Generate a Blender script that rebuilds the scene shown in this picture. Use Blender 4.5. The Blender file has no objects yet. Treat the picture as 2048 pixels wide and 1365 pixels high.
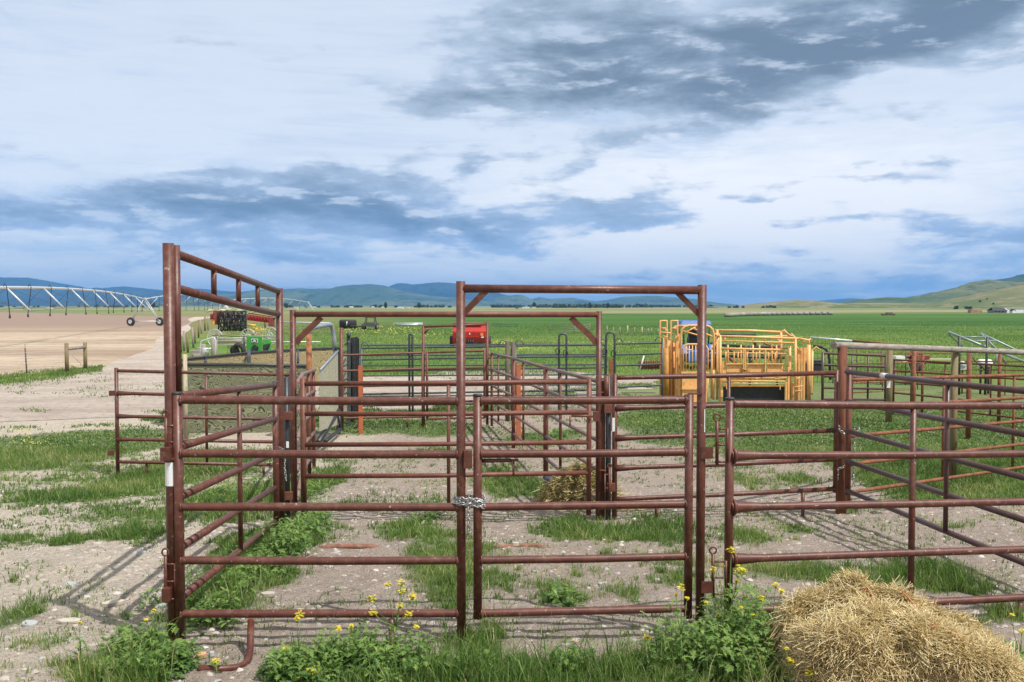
import bpy, math, random
import numpy as np
from mathutils import Vector, Matrix
random.seed(7); RNG = np.random.default_rng(11)
SC = bpy.context.scene
COL = SC.collection
rad = math.radians

# ------------------------------------------------------------------ camera
F = 1900.0; CX = 1024.0; CY = 682.5; HOR = 612.0; H = 2.13
TH = math.atan((CY - HOR) / F)
cam = bpy.data.cameras.new('camera'); camo = bpy.data.objects.new('camera', cam); COL.objects.link(camo)
cam.sensor_width = 36; cam.lens = 36 * F / 2048; cam.clip_start = 0.05; cam.clip_end = 60000
camo.location = (0, 0, H); camo.rotation_euler = (math.pi / 2 - TH, 0, 0)
SC.camera = camo

# ------------------------------------------------------------------ light
SUN_EL = rad(56.5)
SDX, SDY = 0.76, -0.65
lamp = bpy.data.lights.new('sun', 'SUN'); lamp.energy = 4.8; lamp.angle = rad(0.6); lamp.color = (1.0, 0.95, 0.87)
suno = bpy.data.objects.new('sun', lamp); COL.objects.link(suno)
sd = Vector((SDX * math.cos(SUN_EL), SDY * math.cos(SUN_EL), math.sin(SUN_EL)))
suno.rotation_euler = sd.to_track_quat('Z', 'Y').to_euler()
suno.location = (10, -10, 20)
SC.view_settings.view_transform = 'Standard'; SC.view_settings.look = 'None'
SC.view_settings.exposure = 0.12; SC.view_settings.gamma = 1.0

# ------------------------------------------------------------------ node helper
class NT:
    def __init__(s, tree): s.t = tree; s.n = tree.nodes; s.l = tree.links
    def node(s, typ, **kw):
        nd = s.n.new(typ)
        for k, v in kw.items(): setattr(nd, k, v)
        return nd
    def put(s, sock, v):
        if isinstance(v, bpy.types.NodeSocket): s.l.new(v, sock)
        elif v is not None:
            if hasattr(sock.default_value, '__len__') and not hasattr(v, '__len__'):
                v = (v,) * len(sock.default_value)
            if hasattr(sock.default_value, '__len__') and len(sock.default_value) == 4 and len(v) == 3: v = (*v, 1)
            sock.default_value = v
    def m(s, op, a, b=None, c=None, clamp=False):
        nd = s.node('ShaderNodeMath', operation=op, use_clamp=clamp)
        for i, v in enumerate((a, b, c)):
            if v is not None: s.put(nd.inputs[i], v)
        return nd.outputs[0]
    def add(s, *a):
        r = a[0]
        for b in a[1:]: r = s.m('ADD', r, b)
        return r
    def mul(s, *a):
        r = a[0]
        for b in a[1:]: r = s.m('MULTIPLY', r, b)
        return r
    def vm(s, op, a, b=None, sc=None):
        nd = s.node('ShaderNodeVectorMath', operation=op); s.put(nd.inputs[0], a)
        if b is not None: s.put(nd.inputs[1], b)
        if sc is not None: s.put(nd.inputs[3], sc)
        return nd.outputs[0] if op not in ('LENGTH', 'DOT_PRODUCT') else nd.outputs[1]
    def noise(s, vec, scale, detail=4, rough=0.55, dist=0.0, col=False):
        nd = s.node('ShaderNodeTexNoise'); s.put(nd.inputs['Vector'], vec)
        nd.inputs['Scale'].default_value = scale; nd.inputs['Detail'].default_value = detail
        nd.inputs['Roughness'].default_value = rough; nd.inputs['Distortion'].default_value = dist
        return nd.outputs['Color'] if col else nd.outputs['Fac']
    def voro(s, vec, scale, feature='F1', out='Distance', rnd=1.0):
        nd = s.node('ShaderNodeTexVoronoi', feature=feature); s.put(nd.inputs['Vector'], vec)
        nd.inputs['Scale'].default_value = scale; nd.inputs['Randomness'].default_value = rnd
        return nd.outputs[out]
    def ramp(s, fac, stops, interp='LINEAR'):
        nd = s.node('ShaderNodeValToRGB'); nd.color_ramp.interpolation = interp
        el = nd.color_ramp.elements
        while len(el) < len(stops): el.new(0.5)
        for e, (p, c) in zip(el, stops):
            e.position = p; e.color = (*c, 1) if hasattr(c, '__len__') else (c, c, c, 1)
        s.put(nd.inputs[0], fac); return nd.outputs[0]
    def mix(s, fac, a, b, mode='MIX'):
        nd = s.node('ShaderNodeMix', data_type='RGBA', blend_type=mode)
        s.put(nd.inputs[0], fac); s.put(nd.inputs[6], a); s.put(nd.inputs[7], b); return nd.outputs[2]
    def sstep(s, x, a, b):
        nd = s.node('ShaderNodeMapRange', interpolation_type='SMOOTHSTEP')
        s.put(nd.inputs[0], x); nd.inputs[1].default_value = a; nd.inputs[2].default_value = b
        return nd.outputs[0]
    def scalev(s, v, xyz):
        return s.vm('MULTIPLY', v, xyz)

# ------------------------------------------------------------------ world: sky texture seen between procedural clouds
W = bpy.data.worlds.new('World'); SC.world = W; W.use_nodes = True
W.cycles.sampling_method = 'MANUAL'; W.cycles.sample_map_resolution = 256
wt = NT(W.node_tree); wt.n.clear()
wo = wt.node('ShaderNodeOutputWorld'); bg = wt.node('ShaderNodeBackground'); wt.l.new(bg.outputs[0], wo.inputs[0])
sky = wt.node('ShaderNodeTexSky', sky_type='NISHITA'); sky.sun_disc = False
sky.sun_elevation = SUN_EL; sky.sun_rotation = math.atan2(SDX, SDY); sky.altitude = 900; sky.air_density = 1.0; sky.dust_density = 0.6; sky.ozone_density = 1.5
tc = wt.node('ShaderNodeTexCoord'); D = tc.outputs['Generated']
sep = wt.node('ShaderNodeSeparateXYZ'); wt.l.new(D, sep.inputs[0])
dx, dy, dz = sep.outputs
# azimuth (u, + to the right of +Y) and elevation (v) of the looking direction
hyp = wt.m('SQRT', wt.add(wt.mul(dx, dx), wt.mul(dy, dy)))
u0 = wt.m('ARCTAN2', dx, dy); v0 = wt.m('ARCTAN2', dz, hyp)
# layered-cloud coordinates: a flat layer seen in perspective
den = wt.add(wt.m('MAXIMUM', dz, 0.0), 0.10)
cx_ = wt.m('DIVIDE', dx, den); cy_ = wt.m('DIVIDE', dy, den)
cmb = wt.node('ShaderNodeCombineXYZ'); wt.l.new(cx_, cmb.inputs[0]); wt.l.new(cy_, cmb.inputs[1])
PL = cmb.outputs[0]
# wobble of the sky coordinates
cuv = wt.node('ShaderNodeCombineXYZ'); wt.l.new(u0, cuv.inputs[0]); wt.put(cuv.inputs[1], wt.mul(v0, 1.9))
UV = cuv.outputs[0]
wob = wt.noise(UV, 7.0, 5, 0.6, col=True)
wsp = wt.node('ShaderNodeSeparateXYZ'); wt.l.new(wob, wsp.inputs[0])
u = wt.add(u0, wt.mul(wt.add(wsp.outputs[0], -0.5), 0.12))
v = wt.add(v0, wt.mul(wt.add(wsp.outputs[1], -0.5), 0.055))
def SU(px): return math.atan((px - CX) / F)
def SV(py): return (HOR - py) / F
def blob(px, py, rx, ry, w, rot=0.0):
    """cloud bank at an azimuth/elevation, sizes in photo pixels; rot>0 tilts its right end up"""
    a = wt.add(u, -SU(px)); b = wt.add(v, -SV(py))
    c, s_ = math.cos(rad(rot)), math.sin(rad(rot))
    a2 = wt.add(wt.mul(a, c), wt.mul(b, s_)); b2 = wt.add(wt.mul(b, c), wt.mul(a, -s_))
    a3 = wt.mul(a2, F / rx); b3 = wt.mul(b2, F / ry)
    e = wt.m('EXPONENT', wt.mul(wt.add(wt.mul(a3, a3), wt.mul(b3, b3)), -1.0))
    return wt.mul(e, w)
def total(lst):
    r = blob(*lst[0])
    for q in lst[1:]: r = wt.add(r, blob(*q))
    return r
# thin grey-white veil: where it is thick (1) the sky is white, where thin (0) it is blue
veil = total([
    (300, 120, 900, 260, 0.50, 0), (1500, 420, 620, 120, 0.75, 0), (1000, 330, 380, 120, 0.40, -20), (700, 60, 300, 120, 0.25, 0),
    (1900, 260, 420, 110, 0.55, 8), (250, 290, 520, 90, 0.35, 0), (1350, 30, 300, 60, 0.30, 0), (1850, 200, 300, 50, 0.30, 10),
    (1050, 520, 260, 14, 0.35, 0), (1400, 520, 500, 14, 0.20, 0), (620, 568, 330, 8, 0.50, 0), (1280, 470, 400, 30, 0.25, 0),
    (180, 520, 300, 22, 0.38, 5), (1560, 505, 500, 20, 0.28, 0), (60, 545, 300, 8, 0.45, 0), (800, 545, 200, 8, 0.35, 0),
    (1850, 545, 300, 9, 0.25, 0), (1715, 586, 40, 6, 0.40, 0), (950, 500, 160, 12, 0.30, 0), (200, 560, 560, 20, 0.60, 0), (250, 540, 420, 12, .25, 0), (900, 550, 420, 14, .35, 0), (1700, 550, 420, 12, .45, 0), (1100, 555, 260, 6, .3, 0), (300, 375, 420, 16, 0.20, 0), (230, 478, 260, 14, 0.30, 0)])
away = wt.m('MAXIMUM', wt.sstep(v0, 0.34, 0.60), wt.sstep(wt.m('ABSOLUTE', u0), 0.60, 1.2))   # unseen rest of the sky: cloud added to whiten the fill light
veil = wt.add(veil, wt.mul(away, 0.42))
vn = wt.add(wt.noise(PL, 0.55, 9, 0.62, 0.4), -0.5)
fine = wt.add(wt.noise(wt.scalev(UV, (1.0, 2.6, 1.0)), 13.0, 10, 0.68, 0.5), -0.5)
streak = wt.add(wt.noise(wt.scalev(UV, (1.0, 7.0, 1.0)), 6.0, 9, 0.62, 0.8), -0.5)
low = wt.sstep(v0, 0.12, 0.03)
veilf = wt.sstep(wt.add(veil, wt.mul(vn, 1.1), wt.mul(fine, 0.75), wt.mul(streak, wt.add(wt.mul(low, 1.3), 0.45)), 0.12), -0.05, 0.72)
# heavy clouds
dark = total([
    (1080, 165, 230, 60, 0.40, 12), (1390, 85, 330, 70, 0.56, 6), (1530, 175, 200, 55, 0.60, 8), (1350, 140, 200, 50, 0.25, 5),
    (1800, 85, 300, 62, 0.52, 12), (1960, 110, 190, 45, 0.36, 10), (1120, 60, 200, 40, .18, 0), (2060, 80, 260, 75, 0.66, 8), (1230, 205, 260, 40, 0.36, 0), (1500, 225, 120, 22, 0.30, 8),
    (1290, -10, 300, 36, 0.30, 0), (1190, 290, 260, 34, 0.24, 6), (930, 180, 140, 50, 0.26, 20), (1850, 20, 160, 40, 0.25, 0), (1700, 150, 140, 40, .2, 8),
    (600, 400, 300, 46, 0.50, 3), (820, 455, 260, 34, 0.48, -8), (130, 440, 260, 34, 0.42, 0), (560, 360, 200, 20, 0.22, 0),
    (400, 440, 220, 40, 0.36, 0), (1000, 440, 200, 32, 0.36, 5), (1220, 425, 120, 42, 0.42, 0), (1215, 460, 130, 16, 0.22, 0), (930, 345, 50, 16, .25, 20),
    (1150, 330, 70, 18, 0.28, 20), (1330, 545, 460, 18, 0.20, 0), (1480, 575, 400, 14, 0.26, 0), (1800, 560, 300, 16, .20, 0),
    (1980, 500, 200, 34, 0.40, -6), (1680, 378, 180, 12, 0.34, -3), (1800, 354, 150, 8, 0.28, -3), (1540, 402, 90, 8, 0.28, 0), (1640, 452, 180, 8, .20, 0),
    (700, 440, 420, 60, 0.16, -3), (1250, 120, 420, 110, 0.10, 5), (330, 520, 260, 18, 0.22, 0), (700, 515, 340, 12, 0.20, 0), (720, 490, 260, 24, .16, 0)])
dn = wt.add(wt.noise(wt.scalev(UV, (1.0, 1.55, 1.0)), 8.5, 10, 0.60, 0.25), -0.5)
dn2 = wt.add(wt.noise(wt.vm('ADD', wt.scalev(UV, (1, 1.3, 1)), (3.1, 1.7, 0.4)), 27.0, 9, 0.66, 0.3), -0.5)
PB = wt.vm('ADD', wt.scalev(UV, (1.0, 1.9, 1.0)), (0.7, 0.2, 0.0))
bil = wt.noise(PB, 9.5, 8, 0.60, 0.2); bil2 = wt.noise(wt.vm('ADD', PB, (0.010, 0.030, 0.0)), 9.5, 8, 0.60, 0.2)
relief = wt.add(bil, wt.mul(bil2, -1.0))
dd = wt.add(dark, wt.mul(wt.add(bil, -0.5), 0.7), wt.mul(dn, 1.35), wt.mul(dn2, 0.25), wt.mul(streak, 0.3), 0.03)
darkf = wt.sstep(dd, 0.15, 0.42)
core = wt.sstep(wt.add(wt.mul(dark, 0.8), wt.mul(dn, 1.0), wt.mul(wt.add(bil, -0.5), 0.8), wt.mul(relief, -1.5)), 0.15, 0.95)
K = 10.0   # Background strength is 0.1
def k(c): return (c[0] * K, c[1] * K, c[2] * K)
# thin clear sky + sky texture; keep the Nishita light in the picture
skyc = wt.mix(1.0, sky.outputs[0], (1.05, 1.0, 0.98), 'MULTIPLY')
blue = wt.mix(0.70, skyc, wt.mix(wt.sstep(v0, 0.0, 0.10), k((0.26, 0.52, 0.92)), k((0.36, 0.56, 0.90))))
up = wt.sstep(v0, 0.02, 0.30)
whitec = wt.mix(up, k((0.80, 0.88, 0.99)), k((0.66, 0.74, 0.86)))
whitec = wt.mix(wt.sstep(wt.add(vn, wt.mul(streak, .6)), -0.05, 0.25), whitec, wt.mix(1.0, whitec, (0.84, 0.88, 0.93), 'MULTIPLY'))
whitec = wt.mix(wt.sstep(wt.add(blob(1500, 420, 560, 130, 1.0), wt.mul(fine, 0.9), wt.mul(streak, .5)), 0.05, 0.9), whitec, k((0.95, 0.97, 1.01)))
whitec = wt.mix(away, whitec, k((0.80, 0.78, 0.74)))
c1 = wt.mix(veilf, blue, whitec)
hz = wt.sstep(v0, 0.19, 0.015)     # lower clouds are bluer: seen through more air
greyc = wt.mix(hz, k((0.44, 0.545, 0.69)), k((0.37, 0.54, 0.82)))
deepc = wt.mix(hz, k((0.155, 0.22, 0.305)), k((0.135, 0.27, 0.475)))
cloudc = wt.mix(core, greyc, deepc)
cloudc = wt.mix(wt.mul(wt.sstep(relief, 0.03, 0.16), 0.55), cloudc, whitec)
c2 = wt.mix(wt.mul(darkf, 0.95), c1, cloudc)
wt.put(bg.inputs[0], c2); bg.inputs[1].default_value = 0.1

# ------------------------------------------------------------------ pixel <-> world helpers (real depth given, real sizes result)
cT, sT = math.cos(TH), math.sin(TH)
def Zy(py, d):
    b = (CY - py) / F; return H + d * (b * cT - sT) / (cT + b * sT)
def Xp(px, py, d):
    b = (CY - py) / F; return (px - CX) / F * d / (cT + b * sT)
def P(px, py, d): return Vector((Xp(px, py, d), d, Zy(py, d)))

def vnoise(x, y, seed=0):
    x = np.asarray(x, float); y = np.asarray(y, float)
    xi = np.floor(x); yi = np.floor(y); fx = x - xi; fy = y - yi
    fx = fx * fx * (3 - 2 * fx); fy = fy * fy * (3 - 2 * fy)
    def h(a, b):
        t = np.sin(a * 127.1 + b * 311.7 + seed * 74.7) * 43758.5453
        return t - np.floor(t)
    return (h(xi, yi) * (1 - fx) + h(xi + 1, yi) * fx) * (1 - fy) + (h(xi, yi + 1) * (1 - fx) + h(xi + 1, yi + 1) * fx) * fy
def fbm(x, y, sc=1.0, o=4, seed=0, g=0.5):
    r = 0; a = 1; t = 0
    for i in range(o):
        r = r + a * vnoise(np.asarray(x) * sc, np.asarray(y) * sc, seed + i); t += a; a *= g; sc *= 2.03
    return r / t
FLAT = -0.38
def gz(x, y):
    """ground height: falls 0.38 m from the front row of pipes to the far pens, level beyond"""
    x = np.asarray(x, float); y = np.asarray(y, float)
    t = np.clip((y - 5.4) / 8.6, 0, 1); base = FLAT * (t * t * (3 - 2 * t) * 0.5 + t * 0.5)
    fade = np.clip((14.0 - y) / 3.0, 0, 1) * np.clip((y + 2) / 4.0, 0, 1)
    b = (fbm(x, y, 0.8, 3, 3) - 0.5) * 0.07 + (fbm(x, y, 5.0, 3, 9) - 0.5) * 0.040 + (fbm(x, y, 17.0, 2, 19) - 0.5) * 0.014
    return base + b * fade
def gzf(x, y): return float(gz(x, y))
def G(px, py):
    d = 8.0
    for _ in range(30):
        X = Xp(px, py, 1.0) * d
        z = float(FLAT * (lambda t: t * t * (3 - 2 * t) * 0.5 + t * 0.5)(min(max((d - 5.4) / 8.6, 0), 1)))
        dn_ = (H - z) / -( (Zy(py, 1.0) - H))
        d = d * 0.4 + dn_ * 0.6
    return Vector((Xp(px, py, 1.0) * d, d, z))

# ------------------------------------------------------------------ mesh helpers
class MB:
    def __init__(s): s.v = []; s.f = []; s.sm = []
    def tube(s, pts, r, n=10, caps=True, up=None):
        pts = [Vector(p) for p in pts]; m = len(pts)
        if not hasattr(r, '__len__'): r = [r] * m
        b = len(s.v); prev = None
        for i, p in enumerate(pts):
            if i == 0: t = pts[1] - pts[0]
            elif i == m - 1: t = pts[-1] - pts[-2]
            else: t = (pts[i + 1] - p).normalized() + (p - pts[i - 1]).normalized()
            t = t.normalized()
            if prev is None:
                a = Vector((0, 0, 1)) if abs(t.z) < 0.9 else Vector((1, 0, 0))
                x = t.cross(a).normalized()
            else:
                x = (prev - t * prev.dot(t)).normalized()
            prev = x; y = t.cross(x)
            for k_ in range(n):
                a = 2 * math.pi * k_ / n
                s.v.append(p + (x * math.cos(a) + y * math.sin(a)) * r[i])
        for i in range(m - 1):
            for k_ in range(n):
                k2 = (k_ + 1) % n
                s.f.append((b + i * n + k_, b + i * n + k2, b + (i + 1) * n + k2, b + (i + 1) * n + k_)); s.sm.append(True)
        if caps:
            s.f.append(tuple(b + k_ for k_ in range(n))[::-1]); s.sm.append(False)
            s.f.append(tuple(b + (m - 1) * n + k_ for k_ in range(n))); s.sm.append(False)
        return s
    def ring(s, c, ax, R, r, n=14, m=6, ell=1.0, ref=None):
        c = Vector(c); ax = Vector(ax).normalized()
        a = Vector(ref) if ref is not None else (Vector((0, 0, 1)) if abs(ax.z) < 0.9 else Vector((1, 0, 0)))
        x = (a - ax * a.dot(ax)).normalized(); y = ax.cross(x); b = len(s.v)
        for i in range(n):
            t = 2 * math.pi * i / n
            ctr = c + x * (math.cos(t) * R * ell) + y * (math.sin(t) * R)
            rd = (x * math.cos(t) + y * math.sin(t)).normalized()
            for j in range(m):
                q = 2 * math.pi * j / m
                s.v.append(ctr + (rd * math.cos(q) + ax * math.sin(q)) * r)
        for i in range(n):
            for j in range(m):
                i2 = (i + 1) % n; j2 = (j + 1) % m
                s.f.append((b + i * m + j, b + i2 * m + j, b + i2 * m + j2, b + i * m + j2)); s.sm.append(True)
        return s
    def hexa(s, p):   # 8 corners: bottom 4 ccw, top 4
        b = len(s.v); s.v += [Vector(q) for q in p]
        for f in ((3, 2, 1, 0), (4, 5, 6, 7), (0, 1, 5, 4), (1, 2, 6, 5), (2, 3, 7, 6), (3, 0, 4, 7)):
            s.f.append(tuple(b + i for i in f)); s.sm.append(False)
        return s
    def box(s, c, sz, rz=0.0, M=None):
        hx, hy, hz = sz[0] / 2, sz[1] / 2, sz[2] / 2
        R = M if M is not None else Matrix.Rotation(rz, 3, 'Z'); c = Vector(c)
        q = [c + R @ Vector((a * hx, b * hy, e * hz)) for e in (-1, 1) for a, b in ((-1, -1), (1, -1), (1, 1), (-1, 1))]
        return s.hexa(q)
    def slab(s, p0, p1, p2, p3, t):
        """quad sheet of thickness t (towards its normal)"""
        p = [Vector(q) for q in (p0, p1, p2, p3)]
        nrm = (p[1] - p[0]).cross(p[3] - p[0]).normalized() * t
        return s.hexa(p + [q + nrm for q in p])
    def prism(s, poly, vec):
        """closed polygon extruded by vec"""
        b = len(s.v); n = len(poly); vec = Vector(vec)
        s.v += [Vector(q) for q in poly] + [Vector(q) + vec for q in poly]
        s.f.append(tuple(b + i for i in range(n))[::-1]); s.sm.append(False)
        s.f.append(tuple(b + n + i for i in range(n))); s.sm.append(False)
        for i in range(n):
            j = (i + 1) % n; s.f.append((b + i, b + j, b + n + j, b + n + i)); s.sm.append(False)
        return s
    def ball(s, c, R, n=10, m=7, sc=(1, 1, 1)):
        c = Vector(c); b = len(s.v)
        for i in range(m + 1):
            ph = math.pi * i / m
            for j in range(n):
                t = 2 * math.pi * j / n
                s.v.append(c + Vector((math.sin(ph) * math.cos(t) * R * sc[0], math.sin(ph) * math.sin(t) * R * sc[1], math.cos(ph) * R * sc[2])))
        for i in range(m):
            for j in range(n):
                j2 = (j + 1) % n
                s.f.append((b + i * n + j, b + (i + 1) * n + j, b + (i + 1) * n + j2, b + i * n + j2)); s.sm.append(True)
        return s
    def build(s, name, mat, parent=None, bevel=0):
        me = bpy.data.meshes.new(name)
        off = Vector(parent_world(parent)) if parent else Vector((0, 0, 0))
        me.from_pydata([tuple(Vector(q) - off) for q in s.v], [], s.f)
        me.polygons.foreach_set('use_smooth', s.sm)
        me.materials.append(mat); me.update()
        o = bpy.data.objects.new(name, me); COL.objects.link(o)
        if parent: o.parent = parent
        if bevel:
            md = o.modifiers.new('bevel', 'BEVEL'); md.width = bevel; md.segments = 2; md.limit_method = 'ANGLE'
        return o
def parent_world(p):
    l = Vector((0, 0, 0))
    while p is not None: l = l + p.location; p = p.parent
    return l
def tag(o, label=None, cat=None, group=None, kind=None):
    if label: o['label'] = label
    if cat: o['category'] = cat
    if group: o['group'] = group
    if kind: o['kind'] = kind
    return o
def thing(name, label, cat, loc=(0, 0, 0), group=None):
    o = bpy.data.objects.new(name, None); COL.objects.link(o); o.location = loc; o.empty_display_size = 0.2
    return tag(o, label, cat, group)
def fast_mesh(name, V, quads, tris, mat, attr=None, smooth=False):
    me = bpy.data.meshes.new(name)
    nq = len(quads); nt = len(tris)
    me.vertices.add(len(V)); me.vertices.foreach_set('co', np.asarray(V, np.float32).ravel())
    li = np.concatenate([np.asarray(quads, np.int32).ravel(), np.asarray(tris, np.int32).ravel()]) if nt else np.asarray(quads, np.int32).ravel()
    me.loops.add(len(li)); me.loops.foreach_set('vertex_index', li)
    ls = np.concatenate([np.arange(nq) * 4, nq * 4 + np.arange(nt) * 3]).astype(np.int32)
    me.polygons.add(nq + nt); me.polygons.foreach_set('loop_start', ls)
    if smooth: me.polygons.foreach_set('use_smooth', np.ones(nq + nt, bool))
    if attr is not None:
        for k_, a in attr.items():
            at = me.attributes.new(k_, 'FLOAT', 'POINT'); at.data.foreach_set('value', np.asarray(a, np.float32))
    me.update(calc_edges=True); me.validate()
    me.materials.append(mat)
    o = bpy.data.objects.new(name, me); COL.objects.link(o); return o

# ------------------------------------------------------------------ materials
def mat(name):
    m = bpy.data.materials.new(name); m.use_nodes = True; t = NT(m.node_tree)
    b = t.n['Principled BSDF']; return m, t, b
def objc(t): return t.node('ShaderNodeTexCoord').outputs['Object']
def bump(t, b, h, strength=0.3, dist=0.01):
    bp = t.node('ShaderNodeBump'); bp.inputs['Strength'].default_value = strength; bp.inputs['Distance'].default_value = dist
    t.put(bp.inputs['Height'], h); t.put(b.inputs['Normal'], bp.outputs[0])
def painted(name, base, rough=0.42, var=0.25, chip=None, chip_amt=0.66, scale=9.0, dirt=(0.30, 0.25, 0.20), dirt_amt=0.16, metallic=0.0, rustcol=None, rust_amt=0.62):
    m, t, b = mat(name); g = t.node('ShaderNodeNewGeometry').outputs['Position']
    n1 = t.noise(g, scale, 5, 0.6); n2 = t.noise(g, scale * 7, 4, 0.6)
    dk = tuple(c * (1 - var) for c in base); lt = tuple(min(1, c * (1 + var)) for c in base)
    c = t.mix(t.sstep(n1, 0.3, 0.7), dk, lt)
    c = t.mix(t.mul(t.sstep(t.noise(g, scale * 1.9, 6, 0.7), 0.45, 0.75), dirt_amt * 2), c, dirt)
    if rustcol: c = t.mix(t.sstep(t.noise(g, scale * 0.55, 7, 0.7, 0.6), rust_amt, rust_amt + 0.07), c, rustcol)
    if chip: c = t.mix(t.sstep(t.noise(t.scalev(g, (1, 1, 1)), scale * 4.5, 2, 0.5), chip_amt + 0.06, chip_amt + 0.10), c, chip)
    t.put(b.inputs['Base Color'], c)
    t.put(b.inputs['Roughness'], t.m('MULTIPLY_ADD', n2, 0.25, rough - 0.1)); b.inputs['Metallic'].default_value = metallic
    bump(t, b, t.add(n2, t.mul(n1, 0.6)), 0.10, 0.004)
    return m
M = {}
M['pipe'] = painted('brown pipe paint', (0.092, 0.026, 0.017), 0.42, 0.22, chip=(0.28, 0.19, 0.16), chip_amt=0.625, dirt=(0.19, 0.105, 0.075), dirt_amt=0.28)
M['pipe_far'] = painted('faded brown pipe paint', (0.125, 0.038, 0.023), 0.50, 0.22, dirt=(0.21, 0.11, 0.075), dirt_amt=0.22, rustcol=(0.17, 0.065, 0.028), rust_amt=0.60)
M['pipe_purple'] = painted('dark plum pipe paint', (0.075, 0.036, 0.034), 0.36, 0.15, dirt=(0.16, 0.11, 0.10), dirt_amt=0.12)
M['pipe_dull'] = painted('sun bleached pipe paint', (0.175, 0.105, 0.090), 0.55, 0.2, dirt=(0.30, 0.25, 0.23), dirt_amt=0.3)
M['rust'] = painted('rusty pipe', (0.185, 0.062, 0.026), 0.75, 0.35, dirt=(0.26, 0.13, 0.075), dirt_amt=0.3, rustcol=(0.12, 0.045, 0.022), rust_amt=0.55)
M['orange'] = painted('orange steel', (0.40, 0.105, 0.038), 0.55, 0.12, dirt=(0.35, 0.2, 0.12), dirt_amt=0.15)
M['dark'] = painted('dark grey green enamel', (0.045, 0.062, 0.064), 0.42, 0.2, dirt=(0.16, 0.17, 0.17), dirt_amt=0.16)
M['black'] = painted('black enamel', (0.018, 0.020, 0.024), 0.40, 0.2, dirt=(0.12, 0.12, 0.12), dirt_amt=0.15)
M['grey'] = painted('grey galvanised pipe', (0.27, 0.31, 0.35), 0.42, 0.15, dirt=(0.2, 0.2, 0.2), metallic=0.3)
M['galv'] = painted('galvanised steel', (0.56, 0.60, 0.63), 0.38, 0.12, dirt=(0.42, 0.40, 0.36), dirt_amt=0.1, metallic=0.25)
M['chain'] = painted('zinc chain', (0.42, 0.42, 0.42), 0.30, 0.3, dirt=(0.06, 0.055, 0.05), dirt_amt=0.25, metallic=0.75)
M['yellow'] = painted('ochre yellow enamel', (0.80, 0.43, 0.16), 0.42, 0.08, dirt=(0.38, 0.22, 0.09), dirt_amt=0.30, rustcol=(0.30, 0.12, 0.03), rust_amt=0.63)
M['yellow_dull'] = painted('worn ochre enamel', (0.42, 0.20, 0.035), 0.55, 0.2, dirt=(0.25, 0.14, 0.05), dirt_amt=0.3)
M['red'] = painted('red machine paint', (0.42, 0.018, 0.014), 0.35, 0.12, dirt=(0.25, 0.08, 0.05), dirt_amt=0.12)
M['darkred'] = painted('dull red machine paint', (0.20, 0.022, 0.02), 0.55, 0.3, dirt_amt=0.25)
M['green'] = painted('green machine paint', (0.035, 0.26, 0.045), 0.38, 0.12, dirt=(0.2, 0.25, 0.12), dirt_amt=0.16)
M['blue'] = painted('blue machine paint', (0.030, 0.125, 0.36), 0.38, 0.12, dirt_amt=0.1)
M['tyre'] = painted('tyre rubber', (0.022, 0.022, 0.024), 0.8, 0.3, dirt=(0.17, 0.15, 0.13), dirt_amt=0.25)
M['white'] = painted('white paint', (0.72, 0.73, 0.74), 0.5, 0.05, dirt=(0.45, 0.42, 0.38), dirt_amt=0.12)
M['label'] = painted('white plastic label', (0.72, 0.74, 0.76), 0.35, 0.04, dirt=(0.3, 0.28, 0.26), dirt_amt=0.10, chip=(0.20, 0.2, 0.2), chip_amt=0.60, scale=30)
M['cap'] = painted('black plastic cap', (0.025, 0.035, 0.040), 0.5, 0.2)
M['lamp_red'] = painted('tail lamp lens', (0.75, 0.22, 0.08), 0.3, 0.1)
M['twine'] = painted('orange twine', (0.62, 0.16, 0.07), 0.8, 0.1, dirt_amt=0.0)
M['machine_yellow'] = painted('faded yellow machine paint', (0.55, 0.36, 0.05), 0.5, 0.2)
M['glass'] = painted('dark cab glass', (0.03, 0.045, 0.055), 0.12, 0.1, dirt_amt=0.03)
def m_wood(name, a, b_, scale=1.0, rough=0.8, green=None):
    m, t, b = mat(name); g = t.node('ShaderNodeNewGeometry').outputs['Position']
    n = t.noise(t.scalev(g, (26 * scale, 26 * scale, 2.4 * scale)), 1.0, 6, 0.65, 0.5)
    c = t.ramp(n, [(0.28, a), (0.68, b_)])
    if green: c = t.mix(t.mul(t.sstep(t.noise(g, 2.2, 5, 0.6), 0.42, 0.66), 0.8), c, green)
    c = t.mix(t.sstep(t.noise(t.scalev(g, (60, 60, 5)), 1.0, 3, 0.5), 0.62, 0.70), c, tuple(x * 0.35 for x in a))
    t.put(b.inputs['Base Color'], c); b.inputs['Roughness'].default_value = rough
    bump(t, b, n, 0.6, 0.012); return m
M['post'] = m_wood('treated timber post', (0.12, 0.085, 0.04), (0.26, 0.20, 0.11), green=(0.17, 0.165, 0.075))
M['log'] = m_wood('weathered grey log', (0.16, 0.14, 0.12), (0.33, 0.30, 0.26))
M['reddish'] = m_wood('red stained timber post', (0.075, 0.024, 0.012), (0.19, 0.068, 0.03))
M['pale'] = m_wood('pale peeled post', (0.28, 0.22, 0.14), (0.52, 0.46, 0.34))
M['bark'] = m_wood('tree bark', (0.06, 0.05, 0.04), (0.14, 0.11, 0.08))
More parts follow.
